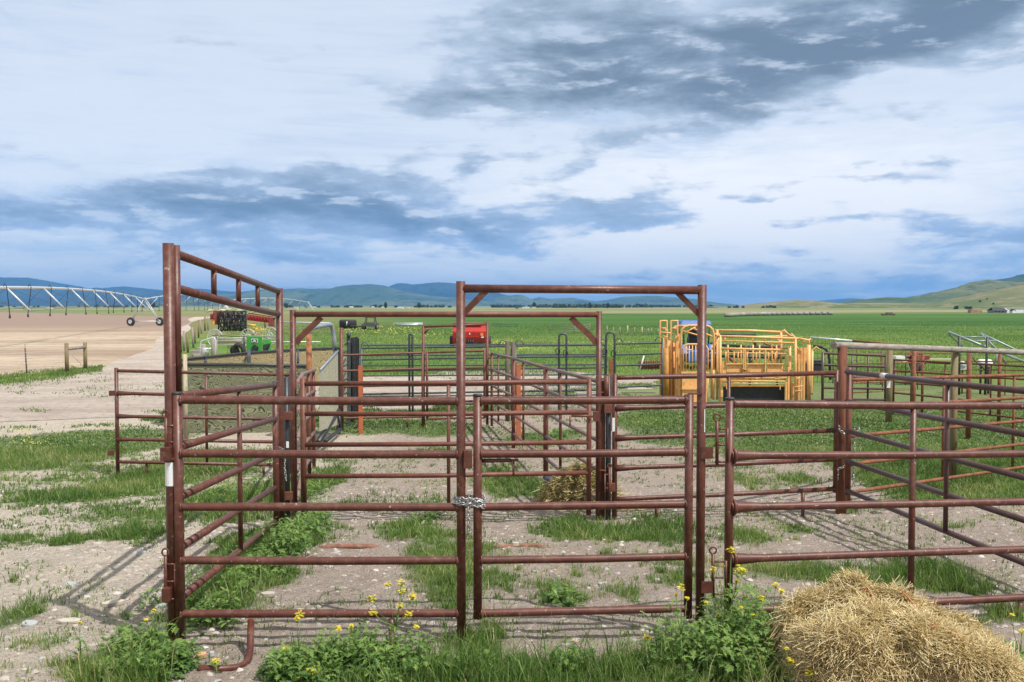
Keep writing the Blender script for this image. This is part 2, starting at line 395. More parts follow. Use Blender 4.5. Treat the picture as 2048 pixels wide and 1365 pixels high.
def m_log_h(name):
    m, t, b = mat(name); g = t.node('ShaderNodeNewGeometry').outputs['Position']
    n = t.noise(t.scalev(g, (2.2, 6, 40)), 1.0, 6, 0.65, 0.6)
    c = t.ramp(n, [(0.3, (0.13, 0.115, 0.10)), (0.66, (0.36, 0.33, 0.29))])
    c = t.mix(t.mul(t.sstep(t.noise(g, 5.0, 5, 0.6), 0.55, 0.70), 0.6), c, (0.09, 0.085, 0.06))
    t.put(b.inputs['Base Color'], c); b.inputs['Roughness'].default_value = 0.85
    bump(t, b, n, 0.5, 0.01); return m
M['logh'] = m_log_h('weathered log rail')
def m_ply(name, a, b_, sc=1.0):
    m, t, b = mat(name); g = t.node('ShaderNodeNewGeometry').outputs['Position']
    f = t.noise(t.scalev(g, (1.0 * sc, 1.0 * sc, 2.6 * sc)), 1.5, 1.5, 0.5, 1.2)
    w = t.m('FRACT', t.mul(f, 22.0))
    tri = t.m('ABSOLUTE', t.m('SUBTRACT', w, 0.5))
    c = t.ramp(tri, [(0.0, a), (0.12, a), (0.26, b_), (1.0, b_)])
    c = t.mix(t.mul(t.noise(g, 3.0, 5, 0.6), 0.25), c, tuple(x * 0.75 for x in b_))
    t.put(b.inputs['Base Color'], c); b.inputs['Roughness'].default_value = 0.85; return m
M['ply'] = m_ply('weathered plywood', (0.022, 0.026, 0.014), (0.235, 0.245, 0.150))
M['ply_light'] = m_ply('pale plywood', (0.07, 0.07, 0.05), (0.50, 0.49, 0.36), 3.2)
M['ply_warm'] = m_ply('tan plywood', (0.13, 0.095, 0.04), (0.36, 0.30, 0.16))
# ------------------------------------------------------------------ ground cover map (plan view, used by the ground material and by the grass)
PATCH = []
def patch(px, py, rx, ry, w):
    c = G(px, py); PATCH.append((c.x, c.y, max(rx * c.y / F, 0.05), max(ry * c.y * c.y / ((H - c.z) * F), 0.08), w))
for q in [
    # left, outside the pens
    (120, 885, 190, 34, 1.3), (60, 925, 130, 22, 0.9), (250, 885, 110, 28, 1.0), (290, 960, 90, 45, 1.1), (170, 990, 100, 24, 1.0), (70, 1000, 110, 18, 0.7),
    (250, 1030, 90, 14, 0.8), (40, 1075, 60, 20, 0.9), (130, 1085, 50, 13, 0.8), (270, 1070, 70, 22, 0.9), (215, 1055, 40, 10, 0.5), (30, 1230, 50, 30, 1.0), (230, 1125, 45, 14, 0.5),
    (130, 1115, 30, 10, 0.5), (75, 1290, 80, 16, 0.5), (20, 1330, 60, 18, 0.7), (150, 1340, 60, 24, 0.8), (310, 1330, 90, 50, 1.3), (215, 1150, 18, 9, 0.5), (50, 1150, 20, 9, 0.4),
    # inside the side gate and along it
    (440, 930, 110, 40, 1.2), (400, 1010, 60, 60, 1.0), (520, 1000, 60, 60, 1.2), (480, 1100, 60, 40, 1.2), (600, 1060, 60, 50, 1.3), (560, 1090, 70, 40, 1.1), (440, 1190, 90, 60, 1.4), (560, 1150, 60, 18, 0.9),
    (630, 970, 40, 60, 1.0), (680, 960, 40, 20, 0.6),
    # pen floor
    (760, 852, 170, 22, 1.3), (920, 862, 90, 12, 0.8), (850, 905, 90, 14, 0.6), (740, 1010, 80, 14, 0.5), (870, 1000, 60, 16, 0.6), (840, 1060, 90, 26, 0.9), (880, 1120, 90, 50, 1.0), (800, 1060, 50, 20, .7), (1000, 1120, 60, 24, .6), (910, 1190, 60, 70, 0.8), (1020, 1180, 50, 50, 0.6),
    (1000, 960, 60, 40, 1.1), (1080, 980, 80, 30, 0.9), (1050, 880, 60, 16, 1.0), (1130, 870, 60, 16, 0.7), (1130, 1055, 80, 26, 1.2), (1230, 1065, 90, 26, 1.0), (1340, 1055, 70, 40, 1.1), (1340, 1120, 70, 20, 0.8), (1220, 1110, 60, 12, 0.6),
    (1120, 1195, 50, 26, 1.0), (1260, 1190, 50, 16, 0.9), (1350, 1160, 60, 22, 0.9), (1160, 1150, 40, 20, 0.3), (1390, 1190, 50, 30, 0.6), (960, 1290, 60, 40, 1.0),
    # right pens
    (1400, 840, 190, 26, 1.3), (1600, 850, 200, 30, 1.3), (1500, 890, 160, 16, 0.9), (1300, 880, 90, 14, .7), (1420, 930, 120, 12, .5), (1280, 850, 60, 20, 0.5), (1480, 960, 50, 20, 0.9), (1590, 960, 60, 24, 0.9), (1500, 1020, 40, 18, 0.7), (1480, 1070, 40, 30, 0.8), (1600, 1060, 40, 16, 1.0),
    (1700, 1025, 40, 12, 0.9), (1560, 1080, 60, 14, 0.4), (1570, 1150, 130, 30, 1.1), (1780, 1150, 100, 26, 1.0), (1880, 1150, 60, 30, 0.9), (1950, 1060, 50, 10, 0.3), (1750, 1065, 20, 8, 0.5), (1870, 1050, 80, 10, 0.4), (1900, 1180, 120, 16, 0.8), (2010, 1230, 50, 30, 1.0),
    (1960, 960, 110, 10, 0.9), (1850, 900, 200, 50, 1.5), (2040, 900, 100, 50, 1.5), (1730, 900, 60, 40, 1.0), (1700, 850, 300, 20, 1.0),
    # near strip
    (250, 1375, 150, 34, 1.0), (640, 1352, 130, 38, 1.5), (450, 1315, 80, 44, -3.0), (860, 1370, 160, 40, 1.4), (1120, 1355, 170, 30, 1.6), (1350, 1340, 120, 44, 1.5), (1520, 1310, 90, 70, 1.6), (1500, 1240, 60, 40, 0.8), (1700, 1400, 300, 30, 1.0), (2040, 1380, 60, 60, 1.2)]:
    patch(*q)
PATCH = np.array(PATCH)
def cover(x, y):
    x = np.asarray(x, float); y = np.asarray(y, float)
    g = np.zeros_like(x)
    near = (y > 3) & (y < 32) & (np.abs(x) < 22)
    xn, yn = x[near], y[near]; s = np.zeros_like(xn)
    for cx, cy, sx, sy, w in PATCH:
        s += w * np.exp(-((xn - cx) / sx) ** 2 - ((yn - cy) / sy) ** 2)
    g[near] = s
    far = np.clip((y - 33.0) / 3.0, 0, 1)                         # pasture behind the gravel lane
    rightp = np.clip((x - 4.4 - (y - 11) * 0.05) / 0.7, 0, 1) * np.clip((y - 11.0) / 0.8, 0, 1)
    mid = np.clip((y - 15.5) / 2, 0, 1) * np.clip((x - 1.5) / 2, 0, 1) * 0.75
    leftp = np.clip((-2.8 - x) / 1.0, 0, 1) * np.clip((y - 8.5) / 2, 0, 1) * np.clip((17.5 - y) / 2, 0, 1) * 0.55
    back = np.clip((3.6 - y) / 1.0, 0, 1) * 0.8
    sidef = np.clip((np.abs(x) - 14) / 4, 0, 1) * 0.6 * (y < 14)
    g = np.maximum.reduce([g, far * 1.3, rightp * 1.2, mid, leftp, back, sidef])
    n = fbm(x, y, 1.7, 4, 40, 0.6) - 0.5
    return np.clip(g + n * 1.25 * np.clip(1.4 - g, 0.15, 1) - 0.10, 0, 1.6)

# ------------------------------------------------------------------ ground sheet
def axis(lo_far, lo, hi, hi_far, st, gr):
    a = list(np.arange(lo, hi, st)); s = st; p = a[-1]
    while p < hi_far: s *= gr; p += s; a.append(p)
    s = st; p = a[0]; b = []
    while p > lo_far: s *= gr; p -= s; b.append(p)
    return np.array(b[::-1] + a)
gx = axis(-9000, -5.2, 6.2, 9000, 0.05, 1.055); gy = axis(-60, 4.6, 14.0, 9500, 0.05, 1.030)
GX, GY = np.meshgrid(gx, gy); GZ = gz(GX, GY)
nx, ny = len(gx), len(gy)
V = np.stack([GX.ravel(), GY.ravel(), GZ.ravel()], 1)
i = np.arange(nx * ny).reshape(ny, nx)
Q = np.stack([i[:-1, :-1].ravel(), i[:-1, 1:].ravel(), i[1:, 1:].ravel(), i[1:, :-1].ravel()], 1)
cov = cover(GX.ravel(), GY.ravel())
m, t, b = mat('soil and short turf')
g = t.node('ShaderNodeNewGeometry').outputs['Position']
at = t.node('ShaderNodeAttribute', attribute_name='cover').outputs['Fac']
sp = t.node('ShaderNodeSeparateXYZ'); t.l.new(g, sp.inputs[0])
n1 = t.noise(g, 1.3, 5, 0.6); n2 = t.noise(g, 14, 6, 0.7); n3 = t.noise(g, 75, 4, 0.7)
leftness = t.sstep(t.add(sp.outputs[0], t.mul(n1, 1.2)), -1.2, -2.8)
dirt = t.mix(leftness, (0.375, 0.305, 0.255), (0.56, 0.485, 0.395))
dirt = t.mix(t.mul(t.sstep(n2, 0.35, 0.7), 0.55), dirt, t.mix(leftness, (0.50, 0.43, 0.37), (0.70, 0.63, 0.54)))
cr_ = t.voro(t.vm('ADD', g, t.vm('MULTIPLY', t.noise(g, 9, 3, .6, col=True), (.12, .12, .12))), 11, 'DISTANCE_TO_EDGE', 'Distance')
dirt = t.mix(t.mul(t.sstep(cr_, .05, .0), .25), dirt, (.16, .125, .10))
gr = t.noise(g, 190, 3, .7); dirt = t.mix(t.mul(t.sstep(gr, .56, .70), .45), dirt, (.18, .145, .12)); dirt = t.mix(t.mul(t.sstep(gr, .43, .30), .5), dirt, (.60, .54, .47))
dirt = t.mix(t.mul(t.sstep(n1, 0.52, 0.72), 0.35), dirt, (0.27, 0.215, 0.175))
mp = t.noise(g, 3.4, 5, 0.65); dirt = t.mix(t.mul(t.sstep(mp, 0.55, 0.70), 0.40), dirt, (0.19, 0.145, 0.115)); dirt = t.mix(t.mul(t.sstep(mp, 0.42, 0.30), 0.35), dirt, (0.60, 0.53, 0.45))
vo = t.voro(g, 34, 'F1', 'Color'); vd = t.voro(g, 34, 'F1', 'Distance')
vs = t.node('ShaderNodeSeparateXYZ'); t.l.new(vo, vs.inputs[0])
peb = t.mul(t.sstep(vs.outputs[0], 0.60, 0.66), t.sstep(vd, 0.42, 0.30))
dirt = t.mix(t.mul(peb, 0.75), dirt, t.mix(vs.outputs[1], (0.33, 0.30, 0.27), (0.60, 0.57, 0.52)))
dirt = t.mix(t.mul(t.sstep(n3, 0.53, 0.64), 0.6), dirt, (0.17, 0.13, 0.105)); dirt = t.mix(t.mul(t.sstep(n3, 0.44, 0.34), 0.45), dirt, (0.58, 0.52, 0.45))
# turf
gn = t.noise(t.scalev(g, (1.0, 0.45, 1)), 0.35, 5, 0.6); gn2 = t.noise(g, 9, 5, 0.7)
turf = t.mix(t.sstep(gn2, 0.3, 0.7), (0.050, 0.100, 0.022), (0.135, 0.20, 0.055))
# pasture far away: sown field and rougher ground in broad bands
fy = sp.outputs[1]
bandn = t.noise(t.scalev(g, (0.004, 0.02, 1)), 1.0, 5, 0.6, 0.4)
past = t.mix(t.sstep(t.noise(t.scalev(g, (0.05, 0.12, 1)), 1.0, 8, 0.72), 0.36, 0.64), (0.095, 0.190, 0.030), (0.185, 0.28, 0.065))
past = t.mix(t.mul(t.sstep(t.noise(t.scalev(g, (0.06, 0.10, 1)), 1.0, 6, 0.7), 0.56, 0.66), t.sstep(fy, 150, 60)), past, (0.24, 0.25, 0.045))
farf = t.mix(t.sstep(bandn, 0.40, 0.58), (0.10, 0.16, 0.04), (0.27, 0.25, 0.13))
left_dry = t.sstep(t.add(sp.outputs[0], t.mul(fy, 0.10)), 10, -30)
sown = t.mix(t.sstep(t.noise(t.scalev(g, (.02, .10, 1)), 1.0, 6, .65, .3), .35, .65), (0.038, 0.105, 0.016), (0.080, 0.165, 0.030))
p2 = t.mix(t.sstep(fy, 60, 95), past, t.mix(left_dry, sown, (0.20, 0.20, 0.08)))
p3 = t.mix(t.sstep(t.add(fy, t.mul(bandn, 160)), 330, 470), p2, farf)
turfc = t.mix(t.sstep(fy, 18, 34), turf, p3)
edge = t.add(at, t.mul(t.add(n2, -0.5), 0.5), t.mul(t.add(n3, -0.5), 0.35))
fac = t.sstep(edge, 0.35, 0.80)
far01 = t.sstep(fy, 18, 34)
fac = t.m('MAXIMUM', t.mul(fac, 0.80), t.mul(far01, t.sstep(at, 0.2, 0.6)))
t.put(b.inputs['Base Color'], t.mix(fac, dirt, turfc)); b.inputs['Roughness'].default_value = 0.95
b.inputs['Specular IOR Level'].default_value = 0.15
hp_ = t.voro(t.vm('ADD', g, t.vm('MULTIPLY', t.noise(g, 5, 3, .6, col=True), (.25, .25, .25))), 7.5, 'SMOOTH_F1', 'Distance')
bump(t, b, t.add(t.mul(hp_, 0.9), t.mul(n2, 0.9), t.mul(n3, 0.35), t.mul(peb, 0.5), t.mul(gr, .25)), 1.0, 0.05)
ground = fast_mesh('ground', V, Q, np.zeros((0, 3), int), m, {'cover': cov}, True)
tag(ground, 'bare stony corral soil running out into green pasture', kind='structure')

# ------------------------------------------------------------------ ragged flat sheets: tilled field, gravel lane, far strips
def sheet(name, pts, mat_, z, label, rag=0.02, seg=26):
    P2 = []
    n = len(pts)
    w = [G(*p) for p in pts]
    for a in range(n):
        p, q = w[a], w[(a + 1) % n]
        L = (q - p).length; k_ = max(1, min(60, int(L / (0.03 * (p.y + q.y) / 2))))
        for j in range(k_):
            c = p.lerp(q, j / k_); s_ = rag * c.y
            P2.append((c.x + (fbm(c.x, c.y, 4 / c.y * 9, 3, 5) - 0.5) * s_, c.y + (fbm(c.x, c.y, 4 / c.y * 9, 3, 8) - 0.5) * s_ * 2.2))
    import bmesh
    bm = bmesh.new(); vs_ = [bm.verts.new((float(x), float(y), z)) for x, y in P2]
    f = bm.faces.new(vs_); f.normal_update()
    if f.normal.z < 0: f.normal_flip()
    bmesh.ops.triangulate(bm, faces=[f]); me = bpy.data.meshes.new(name); bm.to_mesh(me); bm.free()
    me.materials.append(mat_); o = bpy.data.objects.new(name, me); COL.objects.link(o)
    return tag(o, label, kind='structure')
m, t, b = mat('tilled tan soil'); g = t.node('ShaderNodeNewGeometry').outputs['Position']
a1 = t.noise(t.scalev(g, (0.02, 0.07, 1)), 1.0, 7, 0.62, 0.7); a2 = t.noise(g, 1.1, 7, 0.7); a3 = t.noise(t.scalev(g, (0.10, 0.35, 1)), 1.0, 6, 0.65)
c = t.mix(t.sstep(a1, 0.36, 0.62), (0.32, 0.235, 0.17), (0.54, 0.44, 0.33))
c = t.mix(t.mul(t.sstep(a2, 0.48, 0.66), 0.50), c, (0.22, 0.17, 0.13)); c = t.mix(t.mul(t.sstep(a3, 0.52, 0.7), 0.5), c, (0.40, 0.30, 0.20))
a4 = t.noise(t.vm('ADD', t.scalev(g, (.05, 1.3, 1)), t.vm('MULTIPLY', t.noise(g, .05, 2, .5, col=True), (0, 9, 0))), 1.0, 5, .6); c = t.mix(t.mul(t.sstep(a4, .50, .66), .45), c, (.24, .185, .145))
sp = t.node('ShaderNodeSeparateXYZ'); t.l.new(g, sp.inputs[0])
c = t.mix(t.sstep(t.add(sp.outputs[1], t.mul(a1, 90)), 120, 175), c, (0.28, 0.205, 0.165))
t.put(b.inputs['Base Color'], c); b.inputs['Roughness'].default_value = 0.95; b.inputs['Specular IOR Level'].default_value = 0.1
bump(t, b, t.add(a2, t.noise(g, 6, 4, 0.7)), 0.7, 0.15); M['field'] = m
sheet('tilled_field', [(-3000, 624), (0, 625), (150, 628), (300, 633), (405, 634), (392, 643), (372, 655), (352, 668), (330, 684), (290, 704), (240, 724), (195, 737), (130, 744), (60, 750), (0, 757), (-500, 810), (-3000, 990)], M['field'], FLAT + 0.004, 'bare tan tilled field on the left', 0.02)
m, t, b = mat('packed gravel lane'); g = t.node('ShaderNodeNewGeometry').outputs['Position']
a1 = t.noise(t.scalev(g, (0.16, 0.9, 1)), 1.0, 6, 0.65, 0.6); a2 = t.noise(g, 5, 6, 0.7); a3 = t.noise(g, 28, 4, 0.7)
c = t.mix(t.sstep(t.add(t.mul(a1, .5), t.mul(t.noise(g, .6, 6, .65), .5)), 0.38, 0.60), (0.43, 0.36, 0.31), (0.57, 0.495, 0.43)); c = t.mix(t.mul(t.sstep(a2, 0.48, 0.66), 0.55), c, (0.26, 0.21, 0.175))
c = t.mix(t.mul(t.sstep(a3, 0.60, 0.7), 0.6), c, (0.62, 0.58, 0.53))
t.put(b.inputs['Base Color'], c); b.inputs['Roughness'].default_value = 0.95; b.inputs['Specular IOR Level'].default_value = 0.1
bump(t, b, t.add(a2, t.mul(a3, 0.6)), 1.0, 0.10); M['lane'] = m
sheet('gravel_lane', [(-900, 935), (0, 846), (110, 840), (230, 832), (330, 836), (450, 842), (560, 838), (700, 834), (860, 818), (1000, 806), (1150, 790), (1290, 776), (1345, 762), (1260, 752), (1080, 741), (900, 744), (760, 757), (600, 762), (470, 756), (400, 742), (366, 722), (357, 705), (358, 690), (366, 676), (378, 662), (392, 650), (408, 640), (424, 634), (404, 634), (388, 643), (366, 655), (344, 668), (318, 684), (280, 706), (232, 728), (190, 743), (100, 757), (0, 770), (-900, 868)], M['lane'], FLAT + 0.008, 'pale gravel lane curving past the pens', 0.03)

# ------------------------------------------------------------------ hills
def m_hill(name, a, b_, c_, sc):
    m, t, b = mat(name); g = t.node('ShaderNodeNewGeometry').outputs['Position']
    n = t.noise(t.scalev(g, (sc, sc * 0.6, sc * 2.5)), 1.0, 8, 0.6, 0.5); n2 = t.noise(t.scalev(g, (sc * 7, sc * 3, sc * 14)), 1.0, 8, 0.7)
    c = t.mix(t.sstep(n, 0.38, 0.60), a, b_); c = t.mix(t.mul(t.sstep(n2, 0.50, 0.60), 0.8), c, c_)
    t.put(b.inputs['Base Color'], c); b.inputs['Roughness'].default_value = 1.0; b.inputs['Specular IOR Level'].default_value = 0.0
    return m
M['mtn_far'] = m_hill('forested mountain', (0.012, 0.032, 0.045), (0.028, 0.055, 0.058), (0.008, 0.02, 0.03), 0.0012)
M['mtn_mid'] = m_hill('grassy mountain', (0.050, 0.090, 0.055), (0.105, 0.135, 0.075), (0.022, 0.045, 0.035), 0.0016)
M['hill'] = m_hill('dry green hill', (0.105, 0.135, 0.045), (0.200, 0.185, 0.090), (0.26, 0.22, 0.14), 0.006)
M['hill_green'] = m_hill('green hill', (0.075, 0.110, 0.035), (0.150, 0.160, 0.065), (0.05, 0.08, 0.03), 0.006)
M['hill_dark'] = m_hill('dark green hill', (0.030, 0.060, 0.026), (0.055, 0.085, 0.036), (0.03, 0.05, 0.025), 0.01)
def hill(prof, d0, d1, material, label, rough=0.05, seed=1, d2=None):
    xs = [p[0] for p in prof]; ys = [p[1] for p in prof]
    pxs = np.linspace(xs[0], xs[-1], 220); d2 = d2 or d1 * 1.25
    py = np.interp(pxs, xs, ys)
    k_ = np.array([0.25, 0.5, 0.25]); py = np.convolve(np.pad(py, 1, 'edge'), k_, 'valid'); py = np.convolve(np.pad(py, 1, 'edge'), k_, 'valid')
    top = np.array([Zy(a, d1) for a in py])
    rows = []; ts = np.concatenate([np.linspace(0, 1, 26), np.linspace(1.15, 2, 8)])
    for tt in ts:
        d = d0 + (d1 - d0) * tt if tt <= 1 else d1 + (d2 - d1) * (tt - 1)
        X = (pxs - CX) / F * d1 * (1 if tt >= 1 else 1)
        s_ = tt if tt <= 1 else 2 - tt
        e = s_ * s_ * (3 - 2 * s_) * 0.55 + s_ * 0.45
        Z = (FLAT - 3) + (top - FLAT + 3) * e
        hgt = np.maximum(top - FLAT, 0)
        gul = (fbm(X / d1 * 60, np.full_like(X, d / d1 * 14) + X / d1 * 9, 1.0, 5, seed, 0.6) - 0.5)
        Z = Z + gul * hgt * 0.75 * math.sin(math.pi * min(s_, 1)) + (fbm(X / d1 * 260, X * 0, 1.0, 3, seed + 7) - 0.5) * hgt * rough * e
        rows.append(np.stack([X, np.full_like(X, d), Z], 1))
    V = np.concatenate(rows); n = len(pxs); r = len(ts); i = np.arange(n * r).reshape(r, n)
    Q = np.stack([i[:-1, :-1].ravel(), i[:-1, 1:].ravel(), i[1:, 1:].ravel(), i[1:, :-1].ravel()], 1)
    o = fast_mesh('hills', V, Q, np.zeros((0, 3), int), material, None, True)
    return tag(o, label, kind='structure')
hill([(-400, 580), (-100, 562), (0, 556), (60, 556), (110, 565), (150, 575), (200, 579), (245, 573), (290, 577), (335, 582), (400, 577), (440, 582), (500, 585), (560, 590), (640, 612)], 5200, 7600, M['mtn_far'], 'dark blue mountain range at the far left', 0.03, 1)
hill([(700, 612), (760, 580), (800, 567), (830, 569), (870, 565), (910, 567), (960, 574), (1010, 590), (1062, 601), (1100, 612)], 5600, 7400, M['mtn_far'], 'dark wooded peak behind the bald mountain', 0.05, 3)
hill([(380, 612), (440, 594), (470, 590), (520, 580), (560, 579), (600, 577), (640, 579), (670, 578), (700, 572), (740, 568), (770, 572), (810, 584), (860, 592), (930, 598), (1000, 606), (1060, 612)], 3800, 5200, M['mtn_mid'], 'smooth grey green mountain in the middle', 0.02, 5)
hill([(940, 612), (1000, 592), (1045, 590), (1062, 599), (1078, 594), (1098, 598), (1120, 597), (1145, 596), (1190, 603), (1215, 600), (1245, 594), (1300, 592), (1350, 595), (1395, 604), (1440, 612)], 4200, 5600, M['mtn_mid'], 'low rounded mountains under the crossbar', 0.03, 8)
hill([(1440, 613), (1620, 606), (1660, 600), (1700, 597), (1740, 602), (1800, 612)], 7000, 8400, M['mtn_far'], 'faint blue mountain beyond the right hills', 0.02, 12)
hill([(1900, 592), (1950, 572), (1990, 562), (2048, 549), (2200, 520), (2500, 470), (2900, 520)], 1900, 2700, M['hill_dark'], 'dark green hill behind at the far right', 0.01, 14)
hill([(1640, 613), (1700, 607), (1730, 602), (1770, 595), (1815, 596), (1855, 590), (1900, 580), (1940, 568), (1975, 559), (2000, 565), (2040, 580), (2150, 600), (2300, 600)], 1300, 1900, M['hill_green'], 'smooth green hill rising to the right', 0.01, 16)
hill([(1400, 614), (1480, 612), (1540, 605), (1590, 600), (1640, 606), (1700, 607), (1760, 606), (1830, 608), (1900, 612), (1960, 615)], 900, 1300, M['hill'], 'low dry knoll beside the green hill', 0.02, 18)
hill([(1790, 618), (1850, 614), (1900, 608), (1950, 598), (2000, 584), (2048, 571), (2200, 540), (2500, 520)], 620, 1000, M['hill'], 'tan green slope behind the farmhouse', 0.01, 20)

# ------------------------------------------------------------------ haze
hz_ = MB(); hz_.hexa([(-9800, -100, -5), (9800, -100, -5), (9800, 11500, -5), (-9800, 11500, -5), (-9800, -100, 262), (9800, -100, 262), (9800, 11500, 262), (-9800, 11500, 262)])
m = bpy.data.materials.new('haze air'); m.use_nodes = True; t = NT(m.node_tree); t.n.clear()
ou = t.node('ShaderNodeOutputMaterial'); pv = t.node('ShaderNodeVolumePrincipled')
pv.inputs['Color'].default_value = (0.20, 0.50, 1.0, 1); pv.inputs['Density'].default_value = 0.00013; pv.inputs['Anisotropy'].default_value = 0.1
t.l.new(pv.outputs[0], ou.inputs['Volume'])
haze = hz_.build('haze', m); tag(haze, 'thin bluish air over the valley', kind='stuff')
# ------------------------------------------------------------------ pipe panels
M['scrape'] = painted('bare scraped steel', (.42, .38, .37), .5, .2)
M['ground_pipe'] = painted('muddy rusty pipe', (.20, .085, .055), .8, .25, dirt=(.30, .24, .20), dirt_amt=.35)
def ground_at(x, y): return gzf(x, y)
def upright(par, px, pyref, d, ytop, ybot=None, r=0.028, mat_=None, name='upright', cap=False, over=None):
    x = Xp(px, pyref, d); zt = Zy(ytop, d); zb = Zy(ybot, d) if ybot else ground_at(x, d) - 0.05
    o = MB().tube([(x, d, zb), (x, d, zt)], r, 14).build(name, mat_ or M['pipe'], par)
    if cap:
        c = MB().tube([(x, d, zt - 0.010), (x, d, zt + 0.003), (x, d, zt + 0.006)], [r * 1.05, r * 1.05, r * 0.9], 14).build('post_cap', M['cap'], par)
    return o
def weld(mb, p, ax, r):
    mb.ring(p, ax, r * 1.05, r * 0.27, 14, 5)
def rails(par, pxA, dA, yA, pxB, dB, yB, n, r=0.026, mat_=None, flare=None, pxr=None, first=0):
    """n rails; yA / yB = (top, bottom) rail pixel rows at each end"""
    out = []
    for i in range(first, n):
        f = i / (n - 1) if n > 1 else 0
        a = P(pxA, yA[0] + (yA[1] - yA[0]) * f, dA); b = P(pxB, yB[0] + (yB[1] - yB[0]) * f, dB)
        L = (b - a).length; pts = [a]; rr = [r]
        if flare and 0 < i < n - 1 and 'A' in flare:
            rr = [r * 1.65]; pts += [a.lerp(b, min(0.10 / L, .3)), a.lerp(b, min(0.22 / L, .5))]; rr += [r * 1.3, r]
        # slight sag / bow so no rail is ruler straight
        mid = a.lerp(b, 0.55) + Vector((0, 0, (random.random() - 0.55) * 0.010)); pts.append(mid); rr.append(r)
        pts.append(b); rr.append(r)
        mb = MB().tube(pts, rr, 12, False); ax = (b - a)
        if r > 0.02 and dA < 12: weld(mb, a.lerp(b, 0.022 / L), ax, rr[0]); weld(mb, b.lerp(a, 0.022 / L), ax, r)
        out.append(mb.build('rail', mat_ or M['pipe'], par))
    return out
def stub(par, a, b, r, mat_=None, name='strut'):
    return MB().tube([a, b], r, 12).build(name, mat_ or M['pipe'], par)
def leg(par, px, py, d, dep=None, r=0.022, mat_=None):
    p = P(px, py, d); return MB().tube([p, (p.x, p.y, ground_at(p.x, p.y) - 0.04)], r, 10).build('leg', mat_ or M['pipe'], par)
def gusset(par, corner, dirx, L, mat_=None, w=0.05):
    c = Vector(corner); dx_ = Vector(dirx)
    a = c + Vector((0, 0, -L)); b = c + dx_ * L; t_ = Vector((0, 0.006, 0)); q = w
    poly = [a + Vector((0, -0.003, 0)), a + Vector((0, -0.003, -w)), b + dx_ * w + Vector((0, -0.003, 0)), b + Vector((0, -0.003, 0))]
    return MB().prism(poly, (0, 0.008, 0)).build('gusset', mat_ or M['pipe'], par)
def slide_latch(par, px, d, y0, y1, ringtop=True, mat_=None, post_px=None):
    """drop-pin latch: rod with ring handle, two guide rods to the post and a receiver box"""
    mt = mat_ or M['pipe']; t_ = MB()
    a = P(px, y0, d); b = P(px, y1, d)
    t_.tube([a, b], 0.011, 8)
    t_.ring(a + Vector((0, 0, 0.022)), (0, 1, 0), 0.022, 0.006, 12, 5)
    o = t_.build('latch_pin', mt, par)
    if post_px:
        g_ = MB(); x = Xp(post_px, y0, d)
        for f in (0.18, 0.55, 0.93):
            z = a.z + (b.z - a.z) * f; g_.tube([(a.x - 0.012, d, z), (x, d, z)], 0.0065, 8)
        g_.tube([(x, d, a.z + (b.z - a.z) * .16), (x, d, a.z + (b.z - a.z) * .95)], 0.009, 8)
        g_.build('latch_guide', mt, par)
    return o
def boxat(par, name, px, py, d, w, h, dep, mat_, rz=0.0, hollow=False):
    p = P(px, py, d); return MB().box(p, (w, dep, h), rz).build(name, mat_, par, 0.003)

# ---- 1. front panel with the walk-through bow frame
fp = thing('bow_gate_panel', 'brown five-rail front panel joined to the tall walk-through bow frame', 'livestock panel', (Xp(640, 1000, 5.9), 5.9, 0))
upright(fp, 355.5, 900, 5.88, 786, 1262, 0.0275, cap=True)
rails(fp, 356, 5.88, (800, 1228), 921, 5.93, (803, 1227), 5, 0.0262)
upright(fp, 922, 900, 5.93, 563, 1306, 0.0288, name='bow_post')
upright(fp, 1402, 900, 6.03, 570, 1300, 0.0285, name='bow_post', cap=False)
hA, hB = P(922, 577.5, 5.93), P(1402, 581, 6.03)
MB().tube([hA, hB], 0.0265, 14).build('header', M['pipe'], fp)
gusset(fp, hA + Vector((0.02, 0, -0.018)), (1, 0, 0), 0.105, w=0.055); gusset(fp, hB + Vector((-0.02, 0, -0.018)), (-1, 0, 0), 0.10, w=0.05)
# skid leg: drops from the bottom rail and bends along the ground
MB().tube([P(502, 1240, 5.88), P(501, 1280, 5.80), P(500, 1303, 5.72), P(497, 1318, 5.66), P(488, 1330, 5.60), P(472, 1336, 5.54), P(440, 1338, 5.50), P(396, 1338, 5.46)], 0.0215, 12).build('skid_leg', M['pipe'], fp)
a = P(783, 1238, 5.92)
MB().tube([a, (a.x, a.y, 0.09), (a.x + 0.01, a.y - 0.03, 0.03), (a.x + 0.02, a.y - 0.10, 0.0)], 0.021, 12).build('skid_leg', M['pipe'], fp)
boxat(fp, 'latch_box', 936, 918, 5.91, 0.052, 0.115, 0.06, M['pipe'])
MB().box(P(1414, 906, 6.0) , (0.075, 0.012, 0.075)).build('hinge_plate', M['pipe'], fp)
MB().box(P(1414, 1175, 6.0), (0.075, 0.012, 0.075)).build('hinge_plate', M['pipe'], fp)
MB().box(P(1402, 841, 6.03) + Vector((0.016, -0.022, 0)), (0.006, 0.010, 0.145), rz=0.6).build('sticker', M['label'], fp)

